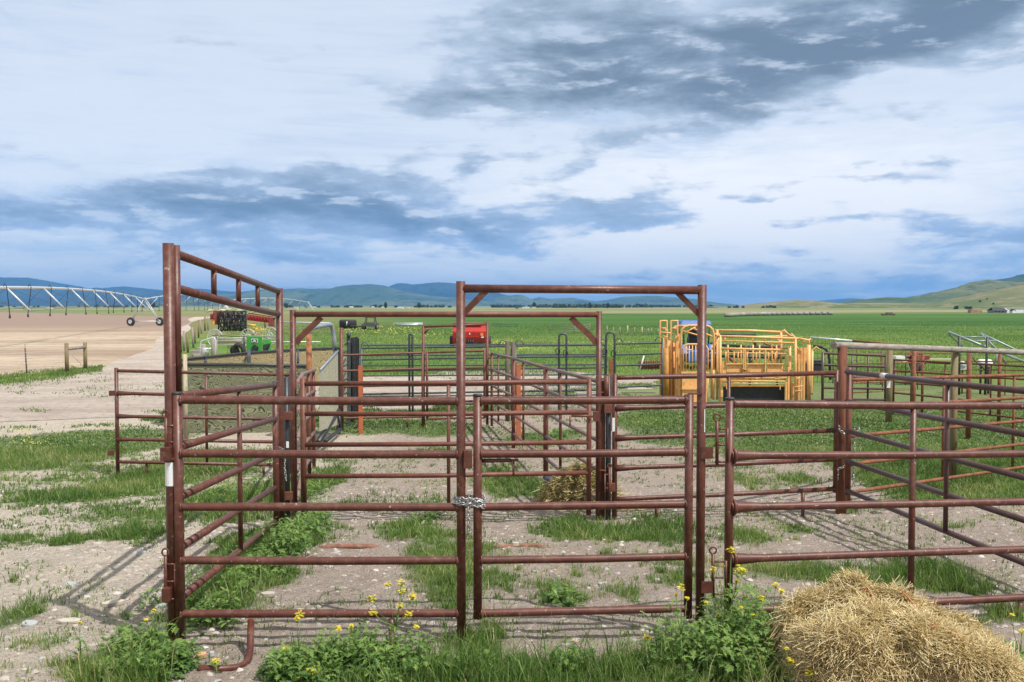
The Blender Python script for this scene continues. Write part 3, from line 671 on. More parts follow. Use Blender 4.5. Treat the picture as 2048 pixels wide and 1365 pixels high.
# ---- 2. gate leaf inside the bow frame
gl = thing('walk_through_gate', 'brown five-rail gate leaf chained shut inside the front bow frame', 'gate', (Xp(1170, 1000, 5.96), 5.96, 0))
upright(gl, 955, 900, 5.93, 790, 1237, 0.0275, cap=True); upright(gl, 1378, 900, 6.0, 789, 1236, 0.0265)
rails(gl, 956, 5.93, (802, 1227), 1377, 6.0, (800, 1217), 5, 0.0258)
MB().box(P(1390, 788, 6.0), (0.085, 0.035, 0.008)).build('hinge', M['pipe'], gl); MB().box(P(1391, 1243, 6.01), (0.085, 0.035, 0.010)).build('hinge', M['pipe'], gl)
a = P(962, 922, 5.95); b = P(1022, 921, 5.95)
MB().tube([a, b], 0.013, 10).tube([P(1022, 921, 5.95), P(1036, 921, 5.95)], 0.008, 8).tube([P(1027, 921, 5.95), P(1027, 952, 5.95)], 0.007, 8).build('slide_bolt', M['pipe'], gl)

# ---- 3. front right panel
rp = thing('livestock_panel', 'brown five-rail front panel at the right behind the straw bale', 'livestock panel', (Xp(1700, 1000, 6.2), 6.2, 0))
upright(rp, 1459, 900, 6.10, 797, 1262, 0.0285, cap=True)
rails(rp, 1460, 6.10, (808, 1222), 2075, 6.56, (812, 1194), 5, 0.0265, flare='A')
upright(rp, 1825, 950, 6.37, 812, 1195, 0.0215, name='stile'); upright(rp, 2075, 950, 6.56, 800, None, 0.027)
leg(rp, 2040, 1205, 6.53, r=0.024)
for px, f, dd_, L in ((1985, .5, 6.495, .05), (1925, .75, 6.45, .07), (1560, .25, 6.17, .03), (1620, .5, 6.22, .04)):
    t0 = (px - 1460) / (2075 - 1460); A_ = P(1460, 808 + (1222 - 808) * f, 6.10).lerp(P(2075, 812 + (1194 - 812) * f, 6.56), t0); mb = MB(); n = 7
    for k_ in range(n):
        a_ = math.pi * (1.15 + .55 * k_ / n); w_ = L * random.uniform(.3, 1); x0_ = A_.x + random.uniform(-.3, .3) * L; q = .0274
        y_, z_ = A_.y + math.cos(a_ + math.pi) * 0 - abs(math.sin(a_)) * q * .93, A_.z + .004 + (k_ - n / 2) * .0022
        mb.box((x0_, y_, z_), (w_, .0016, .0020), .07)
    mb.build('scrape', M['scrape'], rp)
slide_latch(rp, 1434, 6.07, 842, 930, post_px=1455); slide_latch(rp, 1426, 6.07, 1108, 1195, post_px=1452)

# ---- 4. tall alley frame on the left, running away
tf = thing('alley_gateway', 'tall brown frame with double top bar and three short struts at the left', 'gateway', (-2.2, 7.8, 0))
dn_, df_ = 5.90, 9.72
upright(tf, 342, 900, dn_, 487, 1283, 0.0345, name='post'); upright(tf, 353.5, 600, dn_ + 0.06, 491, 800, 0.0245, name='side_post')
upright(tf, 560.5, 800, df_, 577, 1062, 0.036, name='post')
A1, B1 = P(352, 508, dn_ + 0.06), P(557, 583, df_); A2, B2 = P(352, 577, dn_ + 0.06), P(557, 629, df_)
MB().tube([A1, B1], 0.0285, 14).build('top_bar', M['pipe'], tf); MB().tube([A2, A2.lerp(B2, .5) + Vector((0, 0, -.006)), B2], 0.0285, 14).build('top_bar', M['pipe'], tf)
for f in (0.285, 0.53, 0.765):
    # even spacing in the world along the bars
    a = A1.lerp(B1, f * 0.92); b = A2.lerp(B2, f * 0.92); stub(tf, a, (a.x, a.y, b.z), 0.021)
p = P(337.5, 945, dn_); MB().ring(p, (0, 0, 1), 0.0350, 0.0001, 4, 3)
x, y = Xp(342, 900, dn_), dn_
mb = MB(); zt, zb = Zy(924, dn_), Zy(971, dn_); n = 10; rr = 0.0362
bl = len(mb.v)
for k_ in range(n + 1):
    a_ = math.pi * (1.12 + 0.62 * k_ / n)
    for q in (rr, rr - 0.0015):
        mb.v += [Vector((x + math.cos(a_) * q, y + math.sin(a_) * q, zb)), Vector((x + math.cos(a_) * q, y + math.sin(a_) * q, zt))]
for k_ in range(n):
    s0 = bl + k_ * 4; s1 = s0 + 4; mb.f += [(s0, s1, s1 + 1, s0 + 1), (s0 + 2, s0 + 3, s1 + 3, s1 + 2)]; mb.sm += [True, True]
mb.build('sticker', M['label'], tf)
slide_latch(tf, 332, dn_ - 0.03, 836, 925, post_px=350); slide_latch(tf, 331, dn_ - 0.03, 1112, 1205, post_px=350)
boxat(tf, 'latch_box', 333, 908, dn_ - 0.05, 0.062, 0.085, 0.055, M['pipe']); boxat(tf, 'latch_box', 334, 1189, dn_ - 0.05, 0.050, 0.085, 0.055, M['pipe'])

# ---- 5. side gate inside the tall frame
sg = thing('side_panel', 'brown six-rail side panel under the tall alley frame', 'livestock panel', (-2.2, 7.8, 0))
for i in range(6):
    a = P(360, (792, 894, 994, 1095, 1197, 1298)[i], 5.95); b = P(551, (770, 838, 907, 975, 1043, 1108)[i], 9.45)
    MB().tube([a, a.lerp(b, .5) + Vector((0, 0, random.uniform(-.008, .004))), b], 0.0262, 12).build('rail', M['pipe_side'] if 'pipe_side' in M else M['pipe'], sg)
upright(sg, 551, 850, 9.45, 764, 1080, 0.030, cap=True)
a = P(360, 792, 5.95).lerp(P(551, 770, 9.45), 0.505); b = P(360, 1197, 5.95).lerp(P(551, 1043, 9.45), 0.505)
MB().tube([(a.x, a.y, a.z), (a.x, a.y, b.z)], 0.0205, 12).build('stile', M['pipe'], sg)
upright(sg, 360, 950, 6.0, 797, 1285, 0.022, name='inner_upright')

# ---- 6. middle bow frame with gate
mf = thing('bow_gateway', 'wide brown bow frame with two curved corner braces in the middle', 'gateway', (Xp(890, 800, 10.4), 10.4, FLAT * .6))
upright(mf, 587, 800, 10.4, 620, 1052, 0.034, name='bow_post'); upright(mf, 1197.5, 800, 10.4, 623, 1054, 0.0325, name='bow_post')
hA, hB = P(587, 629, 10.4), P(1197, 629.5, 10.4); MB().tube([hA, hB], 0.0315, 14).build('header', M['pipe_far'], mf)
for c0, s_, nm in ((hA, 1, 0), (hB, -1, 0)):
    pts = []
    for j in range(8):
        q = j / 7; q1 = Vector((c0.x + s_ * (0.0 + 0.275 * (q ** 1.35)), 10.4, c0.z - 0.012 - 0.29 * ((1 - q) ** 0.85))); pts.append(q1)
    mb = MB(); 
    for j in range(7):
        a, b = pts[j], pts[j + 1]; nn = Vector((s_ * 0.052, 0, -0.040))
        mb.hexa([a + Vector((0, -.006, 0)), b + Vector((0, -.006, 0)), b + Vector((0, .006, 0)), a + Vector((0, .006, 0)), a + nn + Vector((0, -.006, 0)), b + nn + Vector((0, -.006, 0)), b + nn + Vector((0, .006, 0)), a + nn + Vector((0, .006, 0))])
    mb.build('corner_brace', M['pipe_far'], mf)
boxat(mf, 'latch_box', 1192, 833, 10.35, 0.062, 0.11, 0.06, M['pipe_far'])
mg = thing('long_gate', 'long brown five-rail gate hung in the middle bow frame', 'gate', (Xp(890, 900, 10.35), 10.35, FLAT * .6))
upright(mg, 606.5, 850, 10.33, 757, 1035, 0.032, mat_=M['pipe_far']); upright(mg, 1178, 850, 10.33, 758, 1030, 0.0275, mat_=M['pipe_far'])
for i in range(5):
    a = P(608, (768, 828, 890, 953, 1015)[i], 10.33); b = P(1177, (764, 825, 885, 946, 1008)[i], 10.33)
    MB().tube([a, a.lerp(b, .45) + Vector((0, 0, random.uniform(-.012, .002))), b], 0.0262, 12).build('rail', M['pipe_far'], mg)
upright(mg, 897, 850, 10.33, 768, 1012, 0.020, mat_=M['pipe_far'], name='stile')
MB().tube([P(1143, 832, 10.28), P(1186, 833, 10.28)], 0.013, 8).tube([P(1140, 832, 10.28), P(1140, 852, 10.28)], 0.008, 8).build('slide_bolt', M['pipe_far'], mg)
# ground bar lying across that gateway
for pp, lb in (((655, 1083), 'rusty pipe half buried in the dirt left of the front bow post'), ((985, 1073), 'rusty pipe half buried in the dirt right of the chained posts')):
    A_ = P(pp[0], pp[1], 8.8); B_ = P(pp[0] + 90, pp[1] - 1, 8.85); A_.z = gzf(A_.x, A_.y) + .004; B_.z = gzf(B_.x, B_.y) + .008
    o = MB().tube([A_ - Vector((0.12, 0, .03)), A_, A_.lerp(B_, .5) + Vector((0, .01, .004)), B_, B_ + Vector((.12, .01, -.04))], 0.026, 10).build('ground_pipe', M['ground_pipe']); tag(o, lb, 'pipe')

# ---- 7. dark hinge post right of the middle frame
hp = thing('hinge_post', 'blackened steel hinge post with two brown boxes and a grey tag', 'post', (Xp(1217, 900, 10.4), 10.4, FLAT * .6))
upright(hp, 1216.5, 900, 10.42, 750, 1056, 0.030, mat_=M['black'], name='post'); upright(hp, 1213, 800, 10.38, 752, 800, 0.030, mat_=M['pipe_far'], name='sleeve')
boxat(hp, 'hinge_box', 1216, 818, 10.37, 0.085, 0.09, 0.07, M['pipe_far']); boxat(hp, 'hinge_box', 1222, 975, 10.37, 0.09, 0.09, 0.07, M['pipe_far'])
boxat(hp, 'tag', 1227, 850, 10.36, 0.03, 0.15, 0.006, M['label'])
slide_latch(hp, 1219, 10.33, 936, 1010, mat_=M['pipe_far'], post_px=1210)
MB().box(P(1206, 785, 10.38), (0.06, 0.012, 0.012)).build('hinge_pin', M['rust'], hp); MB().box(P(1206, 941, 10.38), (0.07, 0.012, 0.012)).build('hinge_pin', M['rust'], hp)

# ---- 8. panel from there to the round timber post
p8 = thing('livestock_panel', 'brown five-rail panel between the black hinge post and the reddish timber post', 'livestock panel', (Xp(1450, 900, 10.5), 10.5, FLAT * .6))
upright(p8, 1229.5, 850, 10.44, 748, 1052, 0.0285, mat_=M['pipe'])
for i in range(5):
    a = P(1230, (756, 817, 877, 937, 999)[i], 10.44); b = P(1672, (746, 804, 861, 919, 978)[i], 10.62)
    fl = i in (1, 2, 3)
    MB().tube([a, a.lerp(b, .05), a.lerp(b, .10), a.lerp(b, .5) + Vector((0, 0, -.006)), b], [0.04 if fl else 0.026, 0.034 if fl else .026, 0.026, 0.026, 0.026], 12).build('rail', M['pipe'], p8)
upright(p8, 1672, 850, 10.62, 740, 985, 0.026); upright(p8, 1457.5, 800, 10.53, 752, 988, 0.0205, name='stile')
leg(p8, 1313, 1002, 10.47, r=.02); leg(p8, 1606, 985, 10.58, r=.02)

# ---- 9. timber post and log rail
tp = tag(MB().tube([(Xp(1684, 850, 10.75), 10.75, -0.36), (Xp(1684, 850, 10.75), 10.75, 0.6), (Xp(1684, 850, 10.75) - 0.005, 10.75, Zy(692, 10.75))], [0.060, 0.057, 0.053], 16).build('timber_post', M['reddish']), 'reddish brown round timber post chained to two brown panels, under the log rail', 'post')
lp = [P(1667, 691, 10.65), P(1760, 694, 11.6), P(1850, 697, 12.6), P(1950, 701, 13.9), P(2110, 708, 16.0)]
lr = MB().tube(lp, [0.040, 0.040, 0.041, 0.043, 0.045], 14).build('log_rail', M['logh']); tag(lr, 'weathered grey log laid across the tops of the posts at the right', 'log')
for px, d_, yb, r_, mt, lb in ((1778, 20.4, 838, 0.068, M['post'], 'pale greenish timber post standing behind the log rail'), (1908, 13.5, 965, 0.052, M['post'], 'grey brown timber post holding the log rail, near the right edge')):
    yt = 699 if d_ > 15 else 700
    x = Xp(px, 800, d_); tag(MB().tube([(x, d_, gzf(x, d_) - .05), (x, d_, Zy(yt, d_))], [r_, r_ * .93], 14).build('timber_post', mt), lb, 'post')
for px, d_, yt, r_, lb in ((1827.5, 19.0, 702, 0.042, 'rust brown steel post left of the thick grey post'), (1938, 17.8, 702, 0.046, 'rust brown steel post right of the thick grey post'), (1999, 20.5, 704, 0.038, 'slim rusty post nearest the right edge behind the log rail'), (1845, 22.0, 706, 0.03, 'thin dark rusty post behind the rusty panels')):
    x = Xp(px, 760, d_); tag(MB().tube([(x, d_, gzf(x, d_) - .05), (x, d_, Zy(yt, d_))], r_, 10).build('steel_post', M['rust']), lb, 'post')

# ---- 10. plum panel coming towards the camera at the right
p10 = thing('livestock_panel', 'dark plum five-rail panel with white tag slanting to the right edge', 'livestock panel', (3.9, 9.0, FLAT * .4))
yA = (744, 803, 862, 922, 981); yB = (782, 868, 955, 1040, 1126)
dB_ = 7.36; ex = 0.22
for i in range(5):
    a = P(1693, yA[i], 10.5); b = P(2048, yB[i], dB_); b2 = b + (b - a) * ex
    MB().tube([a, a.lerp(b2, .5) + Vector((0, 0, -.005)), b2], 0.0262, 12).build('rail', M['pipe_purple'], p10)
a = P(1693, yA[0], 10.5); b = P(2048, yB[0], dB_); b2 = b + (b - a) * ex; MB().tube([(b2.x, b2.y, b2.z + .02), (b2.x, b2.y, gzf(b2.x, b2.y) - .04)], .029, 12).build('upright', M['pipe_purple'], p10)
upright(p10, 1697, 850, 10.5, 736, 990, 0.031, mat_=M['pipe_far'])
q = P(1693, 744, 10.5).lerp(P(2048, 782, dB_), 0.655); q2 = P(1693, 981, 10.5).lerp(P(2048, 1126, dB_), 0.655)
x_ = Xp(1881, 900, q.y); MB().tube([(q.x, q.y, q.z), (q.x, q.y, q2.z)], 0.0215, 12).build('stile', M['pipe_purple'], p10)
bq = P(1693, 744, 10.5).lerp(P(2048, 782, dB_), 0.262); ax = (P(2048, 782, dB_) - P(1693, 744, 10.5)).normalized()
MB().tube([bq, bq + ax * 0.11], 0.0285, 14).build('tag_band', M['label'], p10); MB().box(bq + ax * 0.12 + Vector((0, -0.03, -0.08)), (0.035, 0.004, 0.07)).build('tag_flap', M['label'], p10)

# ---- 11. rusty panel running away to the right behind it
def far_panel(label, name, pxA, dA, yA, pxB, dB, yB, n, r, mt, ups, cat='livestock panel', grp=None, to_ground=True, arms=None):
    c = (P(pxA, yA[0], dA) + P(pxB, yB[0], dB)) / 2
    o = thing(name, label, cat, (c.x, c.y, FLAT), grp)
    rails(o, pxA, dA, yA, pxB, dB, yB, n, r, mt)
    A = P(pxA, yA[0], dA); B = P(pxB, yB[0], dB); A_ = P(pxA, yA[1], dA); B_ = P(pxB, yB[1], dB)
    for f in ups:
        a = A.lerp(B, f); b = A_.lerp(B_, f); end = f in (0.0, 1.0)
        MB().tube([(a.x, a.y, a.z + (0.02 if end else 0)), (a.x, a.y, FLAT - .02 if end and to_ground else b.z)], r * (1.1 if end else .8), 10).build('upright' if end else 'stile', mt, o)
    return o
far_panel('rusty orange five-rail panel crossing behind the dark plum panel', 'livestock_panel', 1700, 11.2, (760, 985), 2110, 14.3, (748, 925), 5, 0.023, M['rust'], (0.0, 0.40, 0.76, 1.0))
far_panel('dark brown panel standing left of the pale greenish post', 'livestock_panel', 1646, 23.5, (707, 799), 1772, 23.3, (712, 800), 5, 0.03, M['pipe_purple'], (0.0, 0.47, 0.72, 1.0))
far_panel('rusty panel seen under the log rail between two steel posts', 'livestock_panel', 1788, 22.0, (720, 808), 2120, 19.0, (737, 846), 5, 0.022, M['pipe_far'], (0.0, 0.12, 0.34, 0.62, 1.0))
far_panel('thin rusty panel farthest back behind the log rail', 'livestock_panel', 1692, 27.0, (709, 786), 1905, 29.0, (707, 778), 5, 0.018, M['rust'], (0.0, 0.33, 0.66, 1.0))
far_panel('rusty panel behind the white tank at the right edge', 'livestock_panel', 1925, 27.0, (723, 790), 2120, 26.0, (724, 793), 5, 0.020, M['rust'], (0.0, 0.45, 1.0))

# ---- 12. open gate at far left
og = thing('open_gate', 'brown five-rail gate swung open at the left with two square latch tabs', 'gate', (Xp(400, 850, 13.9), 13.9, FLAT))
dG = 13.9
upright(og, 234, 840, dG, 736, 957, 0.028)
for i in range(5):
    a = P(235, (742, 787, 833, 879, 924)[i], dG); b = P(582, (750, 795, 839, 885, 931)[i], dG - .1); fl = i in (1, 2, 3)
    MB().tube([a, a.lerp(b, .04), a.lerp(b, .09), b], [.038 if fl else .025, .033 if fl else .025, .025, .025], 12).build('rail', M['pipe'], og)
upright(og, 582, 840, dG - .1, 742, 950, 0.027); upright(og, 413, 840, dG - .05, 746, 926, 0.020, name='stile')
leg(og, 293, 926, dG, r=.018); leg(og, 527, 929, dG, r=.018)
boxat(og, 'latch_tab', 224.5, 787, dG, 0.095, 0.075, 0.02, M['pipe']); boxat(og, 'latch_tab', 222, 906, dG, 0.10, 0.075, 0.02, M['pipe'])

# ---- 13. posts between tall frame and middle frame, with chain
jp = thing('double_post', 'pair of dark brown posts squeezed between the tall frame and the wide bow frame', 'post', (Xp(574, 900, 10.1), 10.1, FLAT * .5))
upright(jp, 574, 900, 10.15, 755, 1050, 0.028, mat_=M['black'], name='post'); boxat(jp, 'hinge_box', 577, 832, 10.1, 0.085, 0.085, 0.06, M['pipe_far']); boxat(jp, 'hinge_box', 577, 992, 10.1, 0.08, 0.085, 0.06, M['pipe_far'])
boxat(jp, 'sticker', 575, 890, 10.11, 0.03, 0.07, 0.004, M['label'])
p = P(549, 856, 9.40); MB().tube([P(548, 848, 9.4), P(547, 884, 9.4)], .010, 8).build('drop_pin', M['rust'], jp)

# ---- 14. diagonal fence of three panels from the middle frame to the far frame
E = [P(983, 707, 19.8), P(1027, 717, 16.7), P(1092, 736, 13.5), P(1209, 766, 10.4)]
Eb = [P(983, 836, 19.8), P(1027, 868, 16.7), P(1092, 918, 13.5), P(1209, 1009, 10.4)]
for k_, lb in ((0, 'bleached brown panel of the slanting fence, farthest of the three from the middle gate'), (1, 'bleached brown panel of the slanting fence, between the other two'), (2, 'bleached brown panel of the slanting fence, nearest to the middle gate')):
    c = (E[k_] + E[k_ + 1]) / 2
    o = thing('livestock_panel', lb, 'livestock panel', (c.x, c.y, FLAT), 'panels of the slanting fence')
    for i in range(5):
        f = i / 4; a = E[k_].lerp(Eb[k_], f); b = E[k_ + 1].lerp(Eb[k_ + 1], f); b = a.lerp(b, 0.985)
        MB().tube([a, b], 0.0255, 10).build('rail', M['pipe_dull'], o)
    for f, e in ((0.012, 1), (0.35 if k_ != 2 else 0.30, 0), (0.98, 1)):
        a = E[k_].lerp(E[k_ + 1], f); b = Eb[k_].lerp(Eb[k_ + 1], f)
        MB().tube([(a.x, a.y, a.z + (.015 if e else 0)), (a.x, a.y, b.z if not e else gzf(a.x, a.y) - .03)], .028 if e else .020, 10).build('upright' if e else 'stile', M['pipe_far'], o)
for px, d_, yt, lb in ((1015, 20.6, 683, 'dark timber post at the back beside a brown one'), (1026, 20.7, 684, 'brown timber post with wire loops behind the slanting fence')):
    x = Xp(px, 760, d_); tag(MB().tube([(x, d_, FLAT - .05), (x, d_, Zy(yt, d_))], .052, 12).build('timber_post', M['bark']), lb, 'post')

# ---- 15. far brown frame and panels
ff = thing('bow_gateway', 'small brown bow frame farthest back with one straight corner brace', 'gateway', (Xp(910, 760, 19.8), 19.8, FLAT))
upright(ff, 847, 760, 19.8, 650, 850, 0.030, mat_=M['pipe_far'], name='bow_post'); upright(ff, 974.5, 760, 19.8, 644, 850, 0.030, mat_=M['pipe_far'], name='bow_post')
MB().tube([P(847, 654, 19.8), P(974, 649, 19.8)], 0.025, 12).build('header', M['pipe_far'], ff)
MB().tube([P(849, 667, 19.8), P(858, 656, 19.8)], 0.024, 8).build('corner_brace', M['pipe_far'], ff)
far_panel('brown gate leaf in the small far bow frame', 'walk_through_gate', 854, 19.75, (705, 838), 969, 19.75, (702, 836), 5, 0.024, M['pipe_far'], (0.0, 1.0), cat='gate', to_ground=False)
fb = far_panel('brown five-rail panel between the tall brown post and the far bow frame', 'livestock_panel', 683, 19.2, (711, 837), 845, 19.6, (706, 834), 5, 0.023, M['pipe_far'], (0.0, 1.0))
a = P(718, 838, 19.3); MB().tube([a, (a.x, a.y, FLAT + .14), (a.x - .03, a.y, FLAT + .05), (a.x - .1, a.y, FLAT + .02)], .022, 8).build('skid_leg', M['pipe_far'], fb)
a = P(815, 836, 19.5); MB().tube([a, (a.x, a.y, FLAT)], .02, 8).build('skid_leg', M['pipe_far'], fb)
x = Xp(683, 760, 19.1); tag(MB().tube([(x, 19.1, FLAT - .05), (x, 19.1, Zy(656, 19.1))], .037, 12).build('steel_post', M['pipe_far']), 'tall brown steel post left of the far panel and the black sliding gates', 'post')
# orange upright stakes
for px, d_, yt, yb, w, lb in ((721, 18.6, 732, 832, .085, 'orange flat steel post in front of the black sliding gates'), (1037, 17.5, 729, 850, .085, 'orange flat steel post behind the slanting fence'), (1221.5, 19.0, 718, 790, .085, 'rusty orange flat post between the middle frame and the hinge post')):
    x = Xp(px, 780, d_); o = MB().box((x, d_, (Zy(yt, d_) + FLAT) / 2), (w, .03, Zy(yt, d_) - FLAT), 0.25).build('steel_post', M['orange'] if px < 1200 else M['rust'], None, .004); tag(o, lb, 'post')

# ---- 16. grey-green round-pipe panels at the back, with hoop-topped ends
def loops(o, px, py, d, s_):
    c = P(px, py, d); MB().tube([c + Vector((s_ * .12, 0, -.03)), c + Vector((s_ * .06, 0, .07)), c + Vector((0, 0, .08)), c + Vector((-s_ * .07, 0, .02)), c + Vector((-s_ * .05, 0, -.08))], .012, 6).build('hook', M['dark'], o)
def dark_panel(label, pxA, pxB, d, yt, yb, ytB, ybB, hoops=()):
    o = far_panel(label, 'livestock_panel', pxA, d, (yt, yb), pxB, d, (ytB, ybB), 6, 0.024, M['dark'], (0.0, 1.0), grp='dark pipe panels along the lane')
    loops(o, pxA + 6, yt - 5, d, 1); loops(o, pxB - 6, ytB - 5, d, -1)
    return o
dark_panel('dark pipe panel at the back, left of the small bow frame', 722, 1013, 22.4, 697, 812, 693, 806)
dark_panel('dark pipe panel at the back behind the slanting fence, right of two timber posts', 1031, 1212, 22.8, 692, 806, 690, 803)
dark_panel('dark pipe panel at the back next to the yellow chute', 1230, 1325, 23.4, 688, 797, 686, 792)
far_panel('second row of dark pipe panel just behind the back panel', 'livestock_panel', 724, 24.2, (691, 793), 1210, 24.2, (689, 790), 6, 0.02, M['dark'], (0.0, 0.6, 1.0))
def hoop(label, pxa, pxb, d, yt, one=False):
    xa, xb = Xp(pxa, 700, d), Xp(pxb, 700, d); zt = Zy(yt, d); q = (xb - xa) * .38
    o = thing('hoop_gate', label, 'gateway', ((xa + xb) / 2, d, FLAT))
    pts = [(xa, d, FLAT), (xa, d, zt - q), (xa + q * .3, d, zt - q * .3), (xa + q, d, zt), (xb - q, d, zt), (xb - q * .3, d, zt - q * .3), (xb, d, zt - q), (xb, d, FLAT)]
    MB().tube(pts, .027, 10).build('hoop', M['dark'], o)
    MB().ring((xa - .03, d - .03, Zy(703, d)), (0, 1, 0), .05, .012, 10, 5, 1.5).ring((xb - .03, d - .03, Zy(707, d)), (0, 1, 0), .05, .012, 10, 5, 1.5).build('latch', M['black'], o)
    return o
hoop('grey green hoop-topped gate frame seen between the two right-hand bow posts', 1118, 1133, 22.2, 668)
hoop('grey green hoop-topped gate frame right of the middle bow post', 1212, 1229, 22.2, 665)
hoop('narrow grey hoop-topped frame in front of the back panel, left of the far bow', 818.5, 825, 21.8, 669)

# ---- 17. chains
def chain(name, label, pts, pitch, wr, lk, mat_=None, parent=None):
    pts = [Vector(p) for p in pts]; seg = [0]
    for a, b in zip(pts, pts[1:]): seg.append(seg[-1] + (b - a).length)
    L = seg[-1]; n = int(L / pitch); mb = MB()
    def at_(s_):
        for k_ in range(len(pts) - 1):
            if s_ <= seg[k_ + 1] + 1e-9:
                return pts[k_].lerp(pts[k_ + 1], (s_ - seg[k_]) / max(1e-9, seg[k_ + 1] - seg[k_]))
        return pts[-1]
    for k_ in range(n):
        c = at_((k_ + .5) * pitch); t_ = (at_((k_ + 1) * pitch) - at_(k_ * pitch)).normalized()
        a = Vector((0.3, 1, 0.2)) if abs(t_.y) < .9 else Vector((1, 0, 0.3)); s1 = t_.cross(a).normalized(); s2 = t_.cross(s1)
        an = (k_ % 2) * math.pi / 2 + random.uniform(-.4, .4); ax = s1 * math.cos(an) + s2 * math.sin(an)
        mb.ring(c, ax, lk, wr, 12, 6, pitch * .78 / lk, ref=t_)
    o = mb.build(name, mat_ or M['chain'], parent)
    if not parent: tag(o, label, 'chain')
    return o
pts = []
xa, xb, yy = Xp(922, 1000, 5.93), Xp(956, 1000, 5.93), 5.935
turns = 4; N = 120
for k_ in range(N + 1):
    a = 2 * math.pi * turns * k_ / N; c = (xa + xb) / 2; hx = (xb - xa) / 2 + 0.040
    z = Zy(995, 5.93) - 0.050 * (k_ / N) + 0.006 * math.sin(a * 1.7) - 0.008 * math.cos(a)
    pts.append((c + hx * (abs(math.cos(a)) ** .6) * (1 if math.cos(a) > 0 else -1), yy + 0.040 * (abs(math.sin(a)) ** .6) * (1 if math.sin(a) > 0 else -1), z))
pts += [(Xp(938, 1010, 5.9), 5.885, Zy(1006, 5.9)), (Xp(937, 1010, 5.9), 5.88, Zy(1076, 5.9))]
chain('chain', 'zinc chain wrapped round the bow post and the gate post with its end hanging', pts, 0.0225, 0.0034, 0.0092)
x0 = Xp(1684, 900, 10.75)
pts = [(x0 - .075, 10.72, Zy(806, 10.7)), (x0 - .08, 10.70, Zy(845, 10.7)), (x0 - .05, 10.67, Zy(862, 10.7)), (x0, 10.66, Zy(867, 10.7)), (x0 + .03, 10.65, Zy(866, 10.7)), (x0 + .06, 10.6, Zy(858, 10.7)), (x0 + .085, 10.45, Zy(852, 10.6)), (x0 + .062, 10.42, Zy(864, 10.5)), (x0 + .03, 10.44, Zy(880, 10.5)), (x0 + .025, 10.44, Zy(975, 10.5))]
chain('chain', 'long chain hanging down beside the reddish timber post', pts, 0.030, 0.0045, 0.0125)
chain('chain', 'short low chain looped round the foot of the reddish timber post', [(x0 - .08, 10.68, Zy(965, 10.7)), (x0 - .07, 10.67, Zy(938, 10.7)), (x0, 10.66, Zy(932, 10.7)), (x0 + .05, 10.66, Zy(928, 10.7))], 0.030, 0.0045, 0.0125)
chain('chain', 'zinc chain hanging between the tall frame and the wide bow frame', [P(545, 896, 9.7), P(556, 895, 9.6), P(568, 900, 9.65), P(570, 915, 9.7), P(569, 935, 9.7), P(573, 965, 9.7)], 0.026, 0.004, 0.011)
# ------------------------------------------------------------------ plywood crowding tub
def wallpanel(label, pts, ytop, ybot, ply, frame, t_=0.02, name='plywood_panel', ups=True, grp=None):
    """pts: list of (px, d); ytop/ybot: pixel rows at each"""
    c = P(pts[0][0], ytop[0], pts[0][1]); o = thing(name, label, 'plywood panel', (c.x, c.y, FLAT), grp)
    mb = MB(); fr = MB(); 
    for (a, b, ta, tb, ba, bb) in zip(pts, pts[1:], ytop, ytop[1:], ybot, ybot[1:]):
        A = P(a[0], ta, a[1]); B = P(b[0], tb, b[1]); za = Zy(ba, a[1]); zb = Zy(bb, b[1])
        n = Vector((-(B - A).y, (B - A).x, 0)).normalized() * t_
        a0 = Vector((A.x, A.y, za)); b0 = Vector((B.x, B.y, zb)); A2 = A - Vector((0, 0, .03)); B2 = B - Vector((0, 0, .03))
        mb.hexa([a0, b0, b0 + n, a0 + n, A2, B2, B2 + n, A2 + n])
    mb.build('plywood', ply, o)
    top = [P(a[0], ta, a[1]) for a, ta in zip(pts, ytop)]
    MB().tube(top, .022 if frame is M['grey'] else .030, 8).build('top_rail', frame, o)
    if ups and frame is not M['grey']:
        for k_ in (0, len(pts) - 1):
            A = top[k_]; MB().tube([A, (A.x, A.y - .03, FLAT)], .028, 8).build('frame_post', frame, o)
    return o
wallpanel('weathered plywood sheet wall with bold grain behind the open gate', [(362, 18.6), (500, 18.7), (620, 18.9)], (729, 729, 732), (865, 867, 868), M['ply'], M['dark'], ups=False)
wallpanel('narrow grey board wall left of the pale post', [(352, 18.9), (369, 18.7)], (728, 730), (790, 792), M['ply'], M['dark'], ups=False, name='board_wall')
arc = [(345, 19.6), (420, 20.8), (500, 22.4), (590, 24.0), (668, 25.4)]
wallpanel('far curved wall of tan plywood in a black pipe frame', arc, (721, 714, 706, 700, 697), (800, 796, 780, 770, 760), M['ply_warm'], M['black'])
ub = thing('pipe_bracket', 'black clamp joining the top of the curved plywood wall', 'bracket', P(498, 706, 22.3) * 1.0)
MB().tube([P(498, 702, 22.2), P(498, 728, 20.5)], .04, 8).tube([P(412, 718, 20.6), P(412, 730, 19.6)], .025, 8).tube([P(596, 702, 23.8), P(596, 726, 20.8)], .025, 8).build('clamp', M['black'], ub)
gw = wallpanel('pale plywood gate with grey wavy grain and a black end post', [(640, 15.9), (676, 18.4)], (741, 702), (862, 850), M['ply_light'], M['grey'])
A = P(676, 695, 18.45); MB().box((A.x, A.y, (A.z + FLAT) / 2), (.075, .05, A.z - FLAT)).build('end_post', M['black'], gw); boxat(gw, 'sticker', 673.5, 733, 18.38, .03, .17, .004, M['label'])
